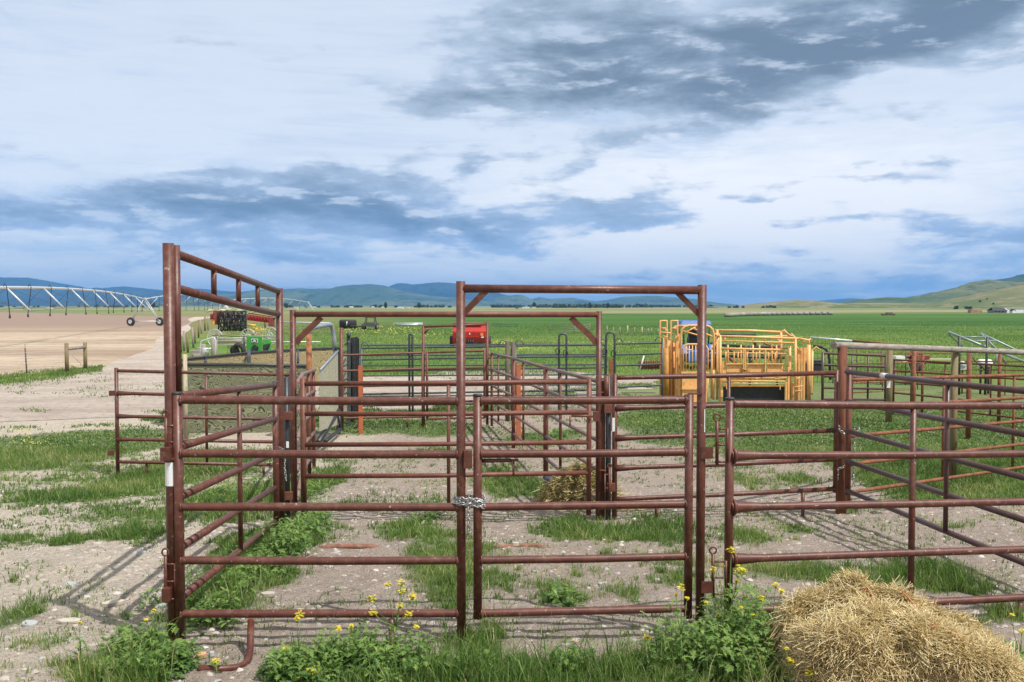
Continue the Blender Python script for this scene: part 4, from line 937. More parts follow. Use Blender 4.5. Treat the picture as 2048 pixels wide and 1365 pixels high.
MB().tube([P(636, 886, 16.0), P(676, 822, 18.3)], .05, 8).tube([P(650, 884, 16.3), P(682, 858, 18.2)], .035, 8).tube([P(676, 822, 18.3), P(682, 858, 18.2)], .035, 8).build('foot_brace', M['black'], gw)
# small slanting brown rails left of it
cr = thing('livestock_panel', 'short brown panel bending away from the wide bow frame towards the plywood gate', 'livestock panel', (Xp(610, 800, 12), 12, FLAT))
for k_ in range(5):
    f = k_ / 4; a = P(593, 767 + 236 * f, 10.8); b = P(606, 748 + 190 * f, 12.6); c = P(629, 741 + 165 * f, 14.6)
    MB().tube([a, b, c], .026, 10).build('rail', M['pipe_dull'], cr)
for px, d_, yt in ((618, 13.6, 745), (627, 14.6, 740)): upright(cr, px, 800, d_, yt, None, .028, mat_=M['pipe_far'])
# rusty post with grey arch
ra = thing('rusty_arch', 'rusty pipe post topped by a grey pipe arch above the plywood gate', 'pipe arch', (Xp(618, 700, 17.5), 17.5, FLAT))
x = Xp(618, 700, 17.5); MB().tube([(x, 17.5, FLAT), (x, 17.5, Zy(668, 17.5))], .052, 12).build('post', painted('flaking rust', (0.24, 0.085, 0.032), .8, .3, dirt=(.42, .26, .14), dirt_amt=.3, rustcol=(.12, .045, .02), rust_amt=.55), ra)
MB().tube([(x, 17.5, Zy(672, 17.5)), P(620, 660, 17.5), P(628, 655, 17.6), P(655, 650, 18.2), P(661, 650, 18.4), P(664, 656, 18.5), P(668, 676, 18.5), P(669.5, 702, 18.5)], .044, 12).build('arch', M['grey'], ra)
MB().tube([P(638.5, 652.8, 17.9), P(641.5, 652.4, 17.95)], .047, 12).build('white_band', M['label'], ra)
# pale post
x = Xp(371, 800, 17.6); tag(MB().tube([(x, 17.6, FLAT), (x, 17.6, Zy(709, 17.6))], .040, 12).build('timber_post', M['pale']), 'slim pale peeled post in front of the plywood sheet wall', 'post')
# black sliding gates
bgp = thing('sliding_gate', 'set of black steel channels of a sliding gate beside the tall brown post', 'gate', (Xp(705, 760, 20), 20, FLAT))
for px, d_, yt, w in ((697.5, 19.8, 668, .075), (702, 20.4, 676, .06), (707.5, 20.3, 675, .055), (713, 20.8, 674, .06), (717, 20.9, 677, .04)):
    x = Xp(px, 750, d_); z = Zy(yt, d_); MB().box((x, d_, (z + FLAT) / 2), (w, .05, z - FLAT), .1).build('channel', M['black'] if px > 700 else M['dark'], bgp, .004)
x = Xp(697, 750, 19.7); MB().ball((x, 19.75, Zy(670, 19.7)), .05, 8, 6, (1, 1, 1.4)).tube([P(690, 690, 19.8), P(698, 684, 19.6)], .02, 8).build('pulley', M['dark'], bgp)
for yy_ in (700, 728, 756, 784): MB().tube([P(684, yy_ + 6, 19.3), P(699, yy_, 20.0)], .022, 8).build('cross_bar', M['dark'], bgp)
MB().box(P(691, 770, 20.1), (.10, .02, 1.3)).build('board', M['ply_light'], bgp)

# ------------------------------------------------------------------ yellow squeeze chute
Y = M['yellow']
ch = thing('squeeze_chute', 'ochre yellow cattle squeeze chute with arched head gate and barred side', 'squeeze chute', (Xp(1480, 720, 24.6), 24.6, FLAT))
d1 = 24.0; d2 = 25.1
def T(pts, d, r, name, mt=None, n=8):
    return MB().tube([P(a, b, d if not isinstance(d, (list, tuple)) else d[k_]) for k_, (a, b) in enumerate(pts)], r, n).build(name, mt or Y, ch)
def multi(name, items, mt=None, n=8):
    mb = MB()
    for pts, d, r in items: mb.tube([P(a, b, d) for a, b in pts], r, n)
    return mb.build(name, mt or Y, ch)
def VB(px, y0, y1, d, w, name, mt=None, dep=.05):
    p = P(px, (y0 + y1) / 2, d); h = Zy(y0, d) - Zy(y1, d); return MB().box(p, (w, dep, h)).build(name, mt or Y, ch, .004)
# head gate towers
for xa, xb in ((1321, 1333.5), (1342.5, 1355)):
    multi('tower', [([(xa, 803), (xa, 642), (xb, 642), (xb, 790)], d1 + (.0 if xa > 1330 else .7), .028)])
multi('tower_step', [([(1322, 657), (1332, 657)], d1 + .7, .02), ([(1343, 657), (1354, 657)], d1, .02), ([(1322, 665), (1353, 668)], d1 + .3, .02)])
multi('cable', [([(1329, 655), (1341, 672)], d1 + .3, .010), ([(1326, 672), (1342, 676)], d1 + .3, .012), ([(1327, 673), (1344, 680)], d1 + .3, .012)])
T([(1332, 697), (1332, 805)], d1 - .05, .075, 'roller_post', M['yellow_dull'], 14)
multi('neck_bars', [([(px, 676 + (px - 1328) * .5), (px - .5 + (px % 2), 798)], d1 + .12, .017) for px in (1328, 1331, 1334, 1337.5, 1340.5, 1344, 1347.5, 1350)])
VB(1352.5, 672, 795, d1, .07, 'side_beam'); VB(1357.5, 668, 792, d1 + .1, .035, 'side_beam'); VB(1346, 680, 795, d1 + .15, .04, 'side_beam', M['yellow_dull'])
# arched palpation gate
T([(1362, 800), (1362, 668), (1364.5, 659), (1370, 653.5), (1378, 651.5), (1411, 651.5), (1419, 653.5), (1425, 659), (1427.5, 668), (1427.5, 740)], d1 - .15, .028, 'arch_frame')
T([(1354, 652), (1396, 652)], d1 + .2, .026, 'top_bar'); T([(1346, 660), (1350, 654), (1356, 652)], d1 + .2, .026, 'top_bar')
T([(1386, 657), (1430, 676)], d1 + .3, .022, 'diagonal_bar'); T([(1365, 662), (1400, 672)], d1 + .5, .018, 'diagonal_bar'); T([(1366, 668), (1392, 654)], d1 + .5, .018, 'diagonal_bar')
T([(1366.5, 745), (1366.5, 698), (1369, 692), (1375, 689), (1405, 689), (1412, 691.5), (1415.5, 698), (1416, 745)], d1 - .18, .024, 'door_arch')
multi('door_bars', [([(px, 690), (px, 742)], d1 - .18, .013) for px in (1372, 1378.5, 1385, 1391.5, 1398, 1404.5, 1410.5)] + [([(1372, 700), (1386, 700)], d1 - .18, .016)])
def PL(x0_, y0, x1_, y1, d, name, mt=None, th=.02):
    a, b = P(x0_, y1, d), P(x1_, y0, d); return MB().box(((a.x + b.x) / 2, d, (a.z + b.z) / 2), (b.x - a.x, th, b.z - a.z)).build(name, mt or Y, ch, .003)
PL(1364, 747, 1414, 776, d1 - .2, 'door_panel'); PL(1364, 780, 1414, 805, d1 - .2, 'door_panel'); PL(1362, 744, 1418, 747.5, d1 - .24, 'door_rim', th=.06); PL(1363, 776.5, 1414, 779.5, d1 - .23, 'door_rim', th=.05)
T([(1416, 745), (1414, 806)], d1 - .18, .022, 'door_post')
VB(1357, 745, 798, d1 - .1, .05, 'side_beam')
# body frame
T([(1440.5, 806), (1440.5, 671)], d1, .034, 'body_post'); T([(1434.5, 800), (1434.5, 660)], d1 + .45, .032, 'body_post'); T([(1427, 800), (1427, 735)], d1 + .2, .028, 'body_post')
T([(1423, 798), (1424, 690)], d2, .028, 'body_post'); T([(1591, 802), (1591, 676)], d1, .030, 'body_post'); T([(1579.5, 800), (1579.5, 692)], d1 + .25, .038, 'body_post')
T([(1562, 662), (1562, 730)], d2, .034, 'body_post'); T([(1430, 661), (1500, 661.5), (1572, 665)], d2, .030, 'top_rail'); T([(1434, 672.5), (1520, 675), (1596, 677.5)], d1, .030, 'top_rail')
T([(1441, 682), (1590, 686)], d1, .020, 'side_rail'); T([(1441, 697.5), (1560, 700)], d1, .028, 'side_rail'); T([(1430, 676), (1580, 672)], d2, .020, 'side_rail')
T([(1441, 706), (1572, 707.5)], d1 + .1, .016, 'side_rail'); T([(1430, 668), (1440, 674)], d1 + .4, .03, 'side_rail')
multi('drop_bars', [([(px, 701), (px, 727)], d1 + .02, .020) for px in (1451.5, 1468, 1476, 1487, 1494, 1512.5, 1531, 1537, 1550)])
multi('far_bars', [([(px, 690), (px, 740)], d2, .020) for px in (1456, 1482, 1506, 1519, 1544, 1553)])
PL(1444, 723.5, 1452, 762, d1 + .04, 'side_panel'); 
for xa, xb in ((1453, 1485.5), (1494, 1528.5), (1534, 1566)):
    PL(xa, 729, xb, 745, d1 + .03, 'side_panel'); PL(xa - 1, 727.2, xb + 1, 729.4, d1 - .01, 'panel_rim', th=.04)
for xa in (1487, 1490, 1530.5): VB(xa, 700, 748, d1 - .02, .03, 'hinge_bar')
PL(1442, 744, 1575, 757, d1 + .05, 'side_panel')
multi('latch_rods', [([(1482, 742), (1500, 738)], d1 - .06, .012), ([(1483, 738), (1500, 743)], d1 - .06, .012), ([(1562, 738), (1572, 741)], d1 - .06, .012)], M['yellow_dull'])
for yy_, y2, dd_ in ((757, 759, d1 + .2), (762, 763, d1 - .02), (766, 768, d1 + .3), (768, 767.5, d1)):
    T([(1442, yy_), (1571, y2)], dd_, .016, 'lower_rail')
multi('ratchet_bars', [([(px, 757), (px + 6, 764)], d1 + .1, .011) for px in range(1470, 1560, 13)])
PL(1446, 773, 1569, 803, d1 + .22, 'belly_sheet', M['black'], .03); PL(1444, 771, 1571, 774, d1 + .1, 'lower_edge', M['yellow_dull'], .05)
VB(1453, 768, 779, d1 - .02, .02, 'hook'); VB(1560, 771, 780, d1 - .02, .02, 'hook'); PL(1441, 781, 1446, 794, d1 - .03, 'foot_plate')
for px, y0, y1, dd_, w in ((1572, 765, 800, d1, .05), (1577, 735, 800, d1 + .05, .05), (1585, 765, 800, d1 + .1, .05), (1597, 700, 801, d1 + .15, .07), (1603, 700, 800, d1 + .2, .04), (1608, 702, 800, d1 + .2, .05), (1571, 700, 770, d1 + .2, .03)):
    VB(px, y0, y1, dd_, w, 'tail_beam')
multi('tail_links', [([(1588, 775), (1606, 772)], d1 - .04, .016), ([(1590, 783), (1602, 783)], d1 - .04, .022), ([(1586, 757), (1604, 757)], d1, .018), ([(1590, 690), (1600, 702)], d1, .02)])
T([(1617.5, 803), (1617.5, 690)], d1 - .1, .048, 'tail_post', n=14); T([(1624, 790), (1625.5, 700)], d1 + .5, .022, 'tail_post')
T([(1596, 677), (1618, 681), (1618, 692)], d1, .030, 'tail_arm'); T([(1604, 686), (1622, 678)], d1 + .2, .022, 'tail_arm'); T([(1567, 660), (1578, 671)], d1 + .3, .030, 'tail_arm'); T([(1562, 662), (1590, 676)], d1 + .5, .022, 'tail_arm')
PL(1600, 696, 1615, 722, d1 + .35, 'tail_plate'); PL(1606, 726, 1616, 800, d1 + .5, 'tail_sheet', M['black']); T([(1622, 706), (1632, 694), (1640, 700)], d1 + .3, .02, 'tail_arm'); T([(1624, 700), (1624, 785), (1620, 790)], d1 + .2, .016, 'tail_arm')
T([(1430, 669), (1512, 670)], d1 + .6, .016, 'hydraulic_rod', M['black']); T([(1425, 700), (1438, 676)], d1 + .4, .03, 'body_post')
multi('top_links', [([(px, 675), (px, 684)], d1, .018) for px in (1450, 1505, 1530, 1584)])
for px, yy_ in ((1441, 673), (1591, 677), (1562, 686)): MB().tube([P(px, yy_, d1), P(px - 8, yy_ - 9, d2)], .024, 8).build('cross_member', Y, ch)
hs = thing('black_hose_arch', 'bent black pipe arch right of the yellow chute', 'pipe arch', P(1655, 790, 25))
MB().tube([P(1628, 692, 25.2), P(1644, 695, 25), P(1652, 699, 25), P(1657, 708, 25), P(1659, 722, 25), P(1661, 760, 25)], .035, 10).build('hose', M['black'], hs)
bx_ = tag(MB().box(P(1634, 733, 26), (.25, .3, .35)).box(P(1634, 727, 26), (.30, .34, .05)).build('battery_box', M['black'], None, .01), 'small black box behind the tail of the yellow chute', 'box')

# ------------------------------------------------------------------ blue tractor behind the chute
def wheel(par, c, R, w, ax=(1, 0, 0), rim=None, nm='wheel', lugs=0):
    c = Vector(c); a = Vector(ax).normalized(); 
    o = MB(); o.tube([c - a * w / 2, c - a * w * .42, c + a * w * .42, c + a * w / 2], [R * .90, R, R, R * .90], 20)
    if lugs:
        up = Vector((0, 0, 1)); s_ = a.cross(up)
        for k_ in range(lugs):
            an = 2 * math.pi * k_ / lugs; dr = up * math.cos(an) + s_ * math.sin(an); Mx = Matrix((s_ * math.cos(an) - up * math.sin(an), a, dr)).transposed()
            o.box(c + dr * R, (R * .10, w * .9, R * .08), M=Mx)
    wh = o.build(nm, M['tyre'], par)
    r_ = MB().tube([c - a * (w / 2 + .012), c + a * (w / 2 + .012)], R * .5, 14).build('rim', rim or M['galv'], wh)
    return wh
bt = thing('tractor', 'blue tractor with dark cab standing behind the yellow chute', 'tractor', (Xp(1389, 690, 38), 38, FLAT))
dt = 38.0; X0 = Xp(1389, 690, dt); mpx = dt / F
MB().hexa([(X0 - .68, dt - .6, Zy(650, dt)), (X0 + .58, dt - .6, Zy(650, dt)), (X0 + .58, dt + .8, Zy(650, dt)), (X0 - .68, dt + .8, Zy(650, dt)), (X0 - .60, dt - .5, Zy(641, dt)), (X0 + .50, dt - .5, Zy(641, dt)), (X0 + .5, dt + .7, Zy(641, dt)), (X0 - .6, dt + .7, Zy(641, dt))]).build('roof', M['blue'], bt, .03)
MB().box((X0, dt + .1, .62), (.5, .5, .5)).box((X0, dt + .25, .95), (.42, .12, .5)).box((X0, dt - .4, .42), (.9, .2, .35)).build('seat', M['black'], bt, .03)
for sx in (-.54, .49):
    for ya, yb2 in ((-.45, -.53), (.6, .6)): MB().tube([(X0 + sx * .93, dt + ya, .5), (X0 + sx, dt + yb2, Zy(650, dt))], .03, 6).build('cab_post', M['black'], bt)
MB().tube([(X0 - .02, dt - .46, .5), (X0 - .02, dt - .53, Zy(650, dt))], .02, 6).build('cab_post', M['black'], bt)
MB().box((X0, dt - .1, .15), (.95, 1.7, .5)).build('body', M['blue'], bt, .06)
for sx in (-1, 1):
    MB().hexa([(X0 + sx * .58 - .22, dt - 1.0, .25), (X0 + sx * .58 + .22, dt - 1.0, .25), (X0 + sx * .58 + .22, dt + .3, .25), (X0 + sx * .58 - .22, dt + .3, .25), (X0 + sx * .58 - .18, dt - .7, .62), (X0 + sx * .58 + .18, dt - .7, .62), (X0 + sx * .58 + .18, dt, .62), (X0 + sx * .58 - .18, dt, .62)]).build('fender', M['blue'], bt, .05)
    wheel(bt, (X0 + sx * .72, dt - .4, FLAT + .52), .52, .36, rim=M['blue'], lugs=18); wheel(bt, (X0 + sx * .62, dt + 1.3, FLAT + .34), .34, .22, rim=M['blue'])
MB().box((X0, dt + 1.2, .28), (.55, 1.1, .5)).build('hood', M['blue'], bt, .06)

mi = thing('cultivator', 'dark rusty cultivator seen through the bars of the yellow chute', 'cultivator', (Xp(1490, 720, 29), 29, FLAT)); rn = random.Random(8); mb = MB(); mc = MB()
for k_ in range(26):
    a = P(1425 + rn.random() * 140, 690 + rn.random() * 26, 28.6 + rn.random() * 1.4); q_ = (mb if k_ % 2 else mc); q_.tube([a, a + Vector((rn.uniform(-.5, .5), rn.uniform(-.2, .2), rn.uniform(-.3, .12)))], rn.uniform(.02, .045), 6)
mb.tube([P(1420, 712, 29), P(1572, 716, 29)], .05, 6).tube([P(1425, 690, 29.4), P(1560, 696, 29.4)], .04, 6)
for px in (1440, 1500, 1555): mb.tube([P(px, 692, 29), (P(px, 692, 29).x, 29, FLAT)], .035, 6)
mb.build('frame', M['black'], mi); mc.build('tines', M['darkred'], mi)
wp = thing('mesh_panel', 'long slim rusty rail over thin wire mesh, behind the log rail', 'mesh panel', (Xp(1715, 690, 31), 31, FLAT)); A_, B_ = P(1620, 675, 31), P(1812, 691, 30)
MB().tube([A_, A_.lerp(B_, .45)], .035, 6).build('rail', M['galv'], wp); MB().tube([A_.lerp(B_, .45), B_], .040, 6).build('rail', M['rust'], wp); mb = MB()
for k_ in range(25):
    q = A_.lerp(B_, k_ / 24); mb.tube([q, (q.x, q.y, FLAT)], .006 if k_ % 6 else .02, 4)
for k_ in range(1, 7): mb.tube([A_ - Vector((0, 0, k_ * .17)), B_ - Vector((0, 0, k_ * .14))], .006, 4)
mb.build('mesh', M['bark'], wp)

# ------------------------------------------------------------------ red baler in the pasture
rb = thing('baler', 'red round baler with black tyres standing in the pasture', 'baler', (Xp(941, 690, 57), 57, FLAT))
dR = 57.0; Xr = Xp(941, 690, dR)
prof = [(-.9, .28), (.7, .28), (.9, .55), (.95, .95), (.75, 1.22), (.2, 1.36), (-.7, 1.34), (-.95, 1.0), (-1.0, .55)]
MB().prism([(Xr - 1.02, dR + a, FLAT + z) for a, z in prof], (2.04, 0, 0)).build('body', M['red'], rb, .04)
MB().prism([(Xr - .96, dR - .98, FLAT + .62), (Xr + .96, dR - .98, FLAT + .62), (Xr + .92, dR - 1.0, FLAT + .98), (Xr - .92, dR - 1.0, FLAT + .98)], (0, -.08, 0)).build('tailgate', M['red'], rb, .02)
MB().box((Xr, dR - .75, FLAT + 1.16), (1.9, .06, .16)).build('dark_slot', M['black'], rb)
MB().box((Xr - .15, dR - .3, FLAT + 1.44), (1.7, 1.1, .12)).tube([(Xr + .65, dR - .6, FLAT + 1.44), (Xr + .95, dR - .7, FLAT + 1.52)], .04, 6).build('top_cover', M['darkred'], rb, .02)
MB().box((Xr + .72, dR - 1.1, FLAT + .82), (.17, .04, .17)).build('tail_lamp', M['lamp_red'], rb); MB().box((Xr + .75, dR - 1.1, FLAT + .66), (.15, .03, .07)).build('reflector', M['white'], rb); MB().box((Xr, dR - 1.09, FLAT + .86), (.06, .03, .10)).build('emblem', M['white'], rb)
for k_ in range(6): MB().box((Xr - .8 + k_ * .26, dR - 1.09, FLAT + .84), (.04, .02, .05)).build('bolt', M['black'], rb)
mb = MB(); mb.box((Xr, dR - .5, FLAT + .28), (1.7, .9, .16)); [mb.tube([(Xr + q, dR - .9, FLAT + .1), (Xr + q * .9, dR - 1.0, FLAT + .5)], .05, 6) for q in (-.1, .05, .2)]
mb.build('pickup', M['black'], rb)
for sx in (-1, 1): wheel(rb, (Xr + sx * 1.1, dR - .1, FLAT + .36), .36, .26, rim=M['red'])

# ------------------------------------------------------------------ dark vehicles far in the pasture
d_ = 105.0
st = thing('stock_tank', 'black round tank standing in yellow weeds behind the wide bow frame', 'tank', (Xp(696, 650, d_), d_, FLAT))
x = Xp(696, 650, d_); MB().tube([(x, d_, FLAT), (x, d_, FLAT + .8), (x, d_, FLAT + .9), (x, d_, FLAT + .98)], [.95, .95, .93, .8], 24).build('tank_shell', M['tyre'], st); MB().tube([(x, d_ - .96, FLAT + .3), (x + .05, d_ - .98, FLAT + .8)], .06, 6).build('valve', M['galv'], st)
d_ = 100.0
uv = thing('utility_vehicle', 'black open utility vehicle parked beside the black tank', 'utility vehicle', (Xp(741, 650, d_), d_, FLAT)); x = Xp(741, 650, d_)
MB().hexa([(x - .65, d_ - .9, FLAT + .35), (x + .65, d_ - .9, FLAT + .35), (x + .65, d_ + .9, FLAT + .35), (x - .65, d_ + .9, FLAT + .35), (x - .6, d_ - .7, FLAT + .75), (x + .6, d_ - .7, FLAT + .75), (x + .6, d_ + .8, FLAT + .75), (x - .6, d_ + .8, FLAT + .75)]).build('body', M['black'], uv, .05)
mb = MB(); 
for sx in (-.5, .5): mb.tube([(x + sx, d_ - .5, FLAT + .7), (x + sx * .9, d_ - .3, FLAT + 1.25), (x + sx * .9, d_ + .5, FLAT + 1.25), (x + sx, d_ + .7, FLAT + .7)], .045, 6)
mb.box((x, d_ + .1, FLAT + 1.27), (1.05, .95, .05)).build('roll_cage', M['black'], uv)
for sx in (-1, 1):
    for sy in (-.6, .6): wheel(uv, (x + sx * .68, d_ + sy, FLAT + .32), .32, .24)
MB().box((x - 1.5, d_, FLAT + .35), (1.2, .8, .12)).build('trailer_bed', M['black'], uv); wheel(uv, (x - 1.3, d_ - .4, FLAT + .22), .22, .15)
def pile(name, label, cat, pxA, pxB, y, n, r, mt, gap=1.6, dip=0, seed=0, spread=.5):
    rn = random.Random(seed); g0 = G(pxA, y); g1 = G(pxB, y); o = thing(name, label, cat, ((g0.x + g1.x) / 2, g0.y, FLAT))
    for k_ in range(n):
        z = FLAT + r + (k_ // 3) * r * 2; q = (k_ % 3) * spread
        a = Vector((g0.x + rn.uniform(-.4, .4), g0.y + q + rn.uniform(-.2, .2), z)); b = Vector((g1.x + rn.uniform(-.6, .6), g1.y + q + rn.uniform(-.5, .5) + dip, z + rn.uniform(0, .05)))
        MB().tube([a, b], r, 8).build('pipe', mt, o)
    return o
pile('pipe_stack', 'stack of white pipes lying on the grass right of the utility vehicle', 'pipe stack', 792, 845, 652, 5, .09, M['galv'], seed=2)
pile('pipe_stack', 'pale pipes lying in the grass left of the black tank', 'pipe stack', 560, 668, 646, 3, .08, M['galv'], seed=4, dip=-6)
pile('long_pipe', 'single long pale pipe pointing right out of the green machine', 'pipe', 470, 634, 686, 1, .045, M['galv'], seed=5, dip=-1)
# harrow and feeder panels
hr = thing('harrow', 'small dark green tined harrow lying in the pasture right of the red baler', 'harrow', G(1010, 654)); g0 = G(1010, 654)
mb = MB()
for k_ in range(14):
    for j in range(3):
        xx = g0.x - 1.5 + k_ * .23; mb.tube([(xx, g0.y + j * .6, FLAT), (xx + .08, g0.y + j * .6, FLAT + .35)], .018, 5)
for j in range(3): mb.tube([(g0.x - 1.6, g0.y + j * .6, FLAT + .34), (g0.x + 1.6, g0.y + j * .6, FLAT + .34)], .03, 5)
mb.build('tines', M['dark'], hr)
fd = thing('rail_panel', 'grey sagging rail panel standing alone in the pasture', 'rail panel', G(1140, 664)); ga, gb_, gc = G(1100, 664), G(1150, 668), G(1180, 663)
for k_ in range(3):
    z = .25 + k_ * .22; MB().tube([(ga.x, ga.y, FLAT + z), (gb_.x, gb_.y, FLAT + z * .9), (gc.x, gc.y, FLAT + z)], .03, 6).build('rail', M['log'], fd)
for q in (ga, gb_, gc): MB().tube([(q.x, q.y, FLAT), (q.x, q.y, FLAT + .75)], .035, 6).build('post', M['log'], fd)
# line of small fence posts in the pasture
base = None
for k_, (px, h, wht) in enumerate(((1214, .70, 0), (1227, .6, 0), (1240, .62, 0), (1255, .72, 1), (1269, .6, 0), (1284, .62, 1), (1297, .5, 0), (1303, .55, 0), (1316, .5, 0), (1330, .6, 0))):
    g0 = G(px, 671); o = MB().tube([(g0.x, g0.y, FLAT - .05), (g0.x, g0.y, FLAT + h + .1)], .045 if not wht else .06, 7).build('fence_post', M['pale'] if wht else M['log'])
    tag(o, ('short whitish fence post in the pasture row left of the yellow chute' if wht else 'short grey fence post in the pasture row left of the yellow chute'), 'fence post', 'white posts of the pasture row' if wht else 'grey posts of the pasture row')
# wrapped silage tube line
gA, gB = G(1455, 634.5), G(1660, 631)
wrap = painted('weathered grey wrap', (0.30, 0.29, 0.25), .7, .35, scale=.8, dirt=(.12, .11, .10), dirt_amt=.4)
for k_ in range(24):
    f = k_ / 23; c = gA.lerp(gB, f); c.y += 12 * math.sin(f * 2.4); c.x = (gA.x + (gB.x * c.y / gB.y - gA.x) * f); L = (gB.x - gA.x) / 24
    mb = MB().tube([(c.x - L * .48, c.y, FLAT + .45), (c.x - L * .44, c.y, FLAT + .45), (c.x + L * .44, c.y, FLAT + .45), (c.x + L * .48, c.y, FLAT + .45)], [.38, .46, .46, .38], 12)
    o = mb.build('wrapped_bale', wrap if k_ % 5 else M['log']); tag(o, 'grey wrapped bale in the long row at the foot of the dry knoll', 'wrapped bale', 'row of wrapped bales')

# ------------------------------------------------------------------ farmhouse at the right
d_ = 330.0; gx0 = Xp(1986, 625, d_); q = d_ / F
fh = thing('farmhouse', 'white farmhouse with dark gabled roof at the foot of the slope', 'house', (gx0 + 3, d_, FLAT))
Zb = Zy(628, d_); 
MB().box((gx0 + 2.4, d_ + 2, (Zb + Zy(621, d_)) / 2), (4.7, 4, Zy(621, d_) - Zb)).build('wall', painted('grey siding', (.20, .19, .18), .7, .1, scale=1), fh)
MB().prism([(gx0 - .2, d_ - .3, Zy(622, d_)), (gx0 + 5.1, d_ - .3, Zy(622, d_)), (gx0 + 4.6, d_ + 2, Zy(615.5, d_)), (gx0 + .6, d_ + 2, Zy(615.5, d_))], (0, .25, 0)).prism([(gx0 + .6, d_ + 2, Zy(615.5, d_)), (gx0 + 4.6, d_ + 2, Zy(615.5, d_)), (gx0 + 5.1, d_ + 4.3, Zy(622, d_)), (gx0 - .2, d_ + 4.3, Zy(622, d_))], (0, .25, 0)).build('roof', painted('black roof', (.022, .024, .028), .6, .15, scale=1), fh)
for k_ in range(3): MB().box((gx0 + 1 + k_ * 1.2, d_ - .03, (Zb + Zy(621, d_)) / 2 + .1), (.45, .06, .5)).build('window', M['glass'], fh)
MB().prism([(gx0 + 4.8, d_ + .2, Zb), (gx0 + 4.8, d_ + 3.8, Zb), (gx0 + 4.8, d_ + 3.8, Zy(621, d_)), (gx0 + 4.8, d_ + 2, Zy(617, d_)), (gx0 + 4.8, d_ + .2, Zy(621, d_))], (.5, 0, 0)).build('gable_end', M['white'], fh)
ot = thing('outbuilding', 'long low white outbuilding right of the farmhouse', 'shed', (gx0 + 8.5, d_ + 4, FLAT))
MB().box((gx0 + 9, d_ + 4, Zb + .9), (6.0, 3, 1.8)).build('wall', M['white'], ot); MB().box((gx0 + 9, d_ + 4, Zb + 1.95), (6.4, 3.4, .25)).build('roof', painted('pale roof', (.42, .40, .38), .6, .1, scale=1), ot)
ot2 = thing('garage', 'small white gabled garage between the farmhouse and the long outbuilding', 'shed', (gx0 + 6.2, d_ - 2, FLAT))
MB().prism([(gx0 + 5.7, d_ - 2, Zb), (gx0 + 6.9, d_ - 2, Zb), (gx0 + 6.9, d_ - 2, Zb + 1.0), (gx0 + 6.3, d_ - 2, Zb + 1.5), (gx0 + 5.7, d_ - 2, Zb + 1.0)], (0, 2, 0)).build('wall', M['white'], ot2); MB().prism([(gx0 + 5.6, d_ - 2.1, Zb + .95), (gx0 + 6.3, d_ - 2.1, Zb + 1.55), (gx0 + 7.0, d_ - 2.1, Zb + .95), (gx0 + 6.3, d_ - 2.1, Zb + 1.68)], (0, 2.2, 0)).build('roof', M['tyre'], ot2)
hx = Xp(1950, 622, d_); tag(MB().box((hx, d_, Zy(623.5, d_)), (4.0, 2.5, 1.3)).box((hx, d_, Zy(619.2, d_)), (3.5, 2.2, .4)).build('haystack', painted('old hay', (.30, .20, .12), .9, .3, scale=2), None, .1), 'long brown haystack left of the farmhouse', 'haystack')
# cattle feeder far right
g0 = G(1778, 632); tag(MB().box((g0.x, g0.y, FLAT + .5), (1.6, 1, .7)).box((g0.x - 1.4, g0.y, FLAT + .35), (1.0, .8, .5)).box((g0.x + 1.3, g0.y + .5, FLAT + .35), (.8, .8, .5)).build('cart', M['bark'], None, .1), 'small dark cart with a pale load far out in the green field', 'cart')

# ------------------------------------------------------------------ leaning metal frames, tank and implement behind the right pens
mf2 = thing('tube_rack', 'light blue grey slanting tubular frames leaning above the log rail', 'tube rack', (Xp(1975, 700, 26), 26, FLAT)); dm = 26.0
def TT(par, pts, d, r, nm, mt): return MB().tube([P(a, b, d) for a, b in pts], r, 8).build(nm, mt, par)
paleblue = painted('pale blue grey tube', (0.26, 0.33, 0.34), .4, .15, metallic=.3, dirt=(.15, .14, .12))
TT(mf2, [(1896, 664), (1985, 700), (2060, 728)], dm, .035, 'long_tube', paleblue); TT(mf2, [(1961, 667), (2031, 700), (2100, 732)], dm + 1, .03, 'long_tube', paleblue)
TT(mf2, [(1898, 669), (1926, 695), (1950, 722), (1975, 745)], dm, .018, 'brace', M['dark']); TT(mf2, [(1920, 674), (1975, 674)], dm, .016, 'brace', paleblue); TT(mf2, [(1940, 682), (1992, 682)], dm, .02, 'brace', paleblue); TT(mf2, [(1962, 668), (1992, 698), (2014, 730)], dm + .5, .028, 'brace', paleblue)
TT(mf2, [(1944, 684), (1943, 702)], dm, .018, 'brace', paleblue); TT(mf2, [(1997, 700), (1988, 730)], dm, .024, 'brace', paleblue)
TT(mf2, [(1919, 672), (1918, 790)], dm - .1, .035, 'stand', M['black']); TT(mf2, [(1975, 674), (1970, 790)], dm - .1, .035, 'stand', M['black'])
tk = thing('tank', 'small white lying tank on a dark stand behind the pens at the right', 'tank', (Xp(1969, 727, 27), 27, FLAT))
a, b = P(1956, 727, 27), P(1983, 727, 27); MB().tube([a, a + Vector((.04, 0, 0)), b - Vector((.04, 0, 0)), b], [.08, .115, .115, .08], 16).build('tank_shell', M['white'], tk); MB().tube([a + Vector((.08, 0, 0)), (a.x + .08, 27, FLAT)], .03, 6).tube([b - Vector((.08, 0, 0)), (b.x - .08, 27, FLAT)], .03, 6).build('stand', M['black'], tk)
im = thing('implement', 'rusty red implement with a pale board lying in the grass under the log rail', 'farm implement', (Xp(1840, 725, 30), 30, FLAT)); di = 30.0
mb = MB(); rn = random.Random(5)
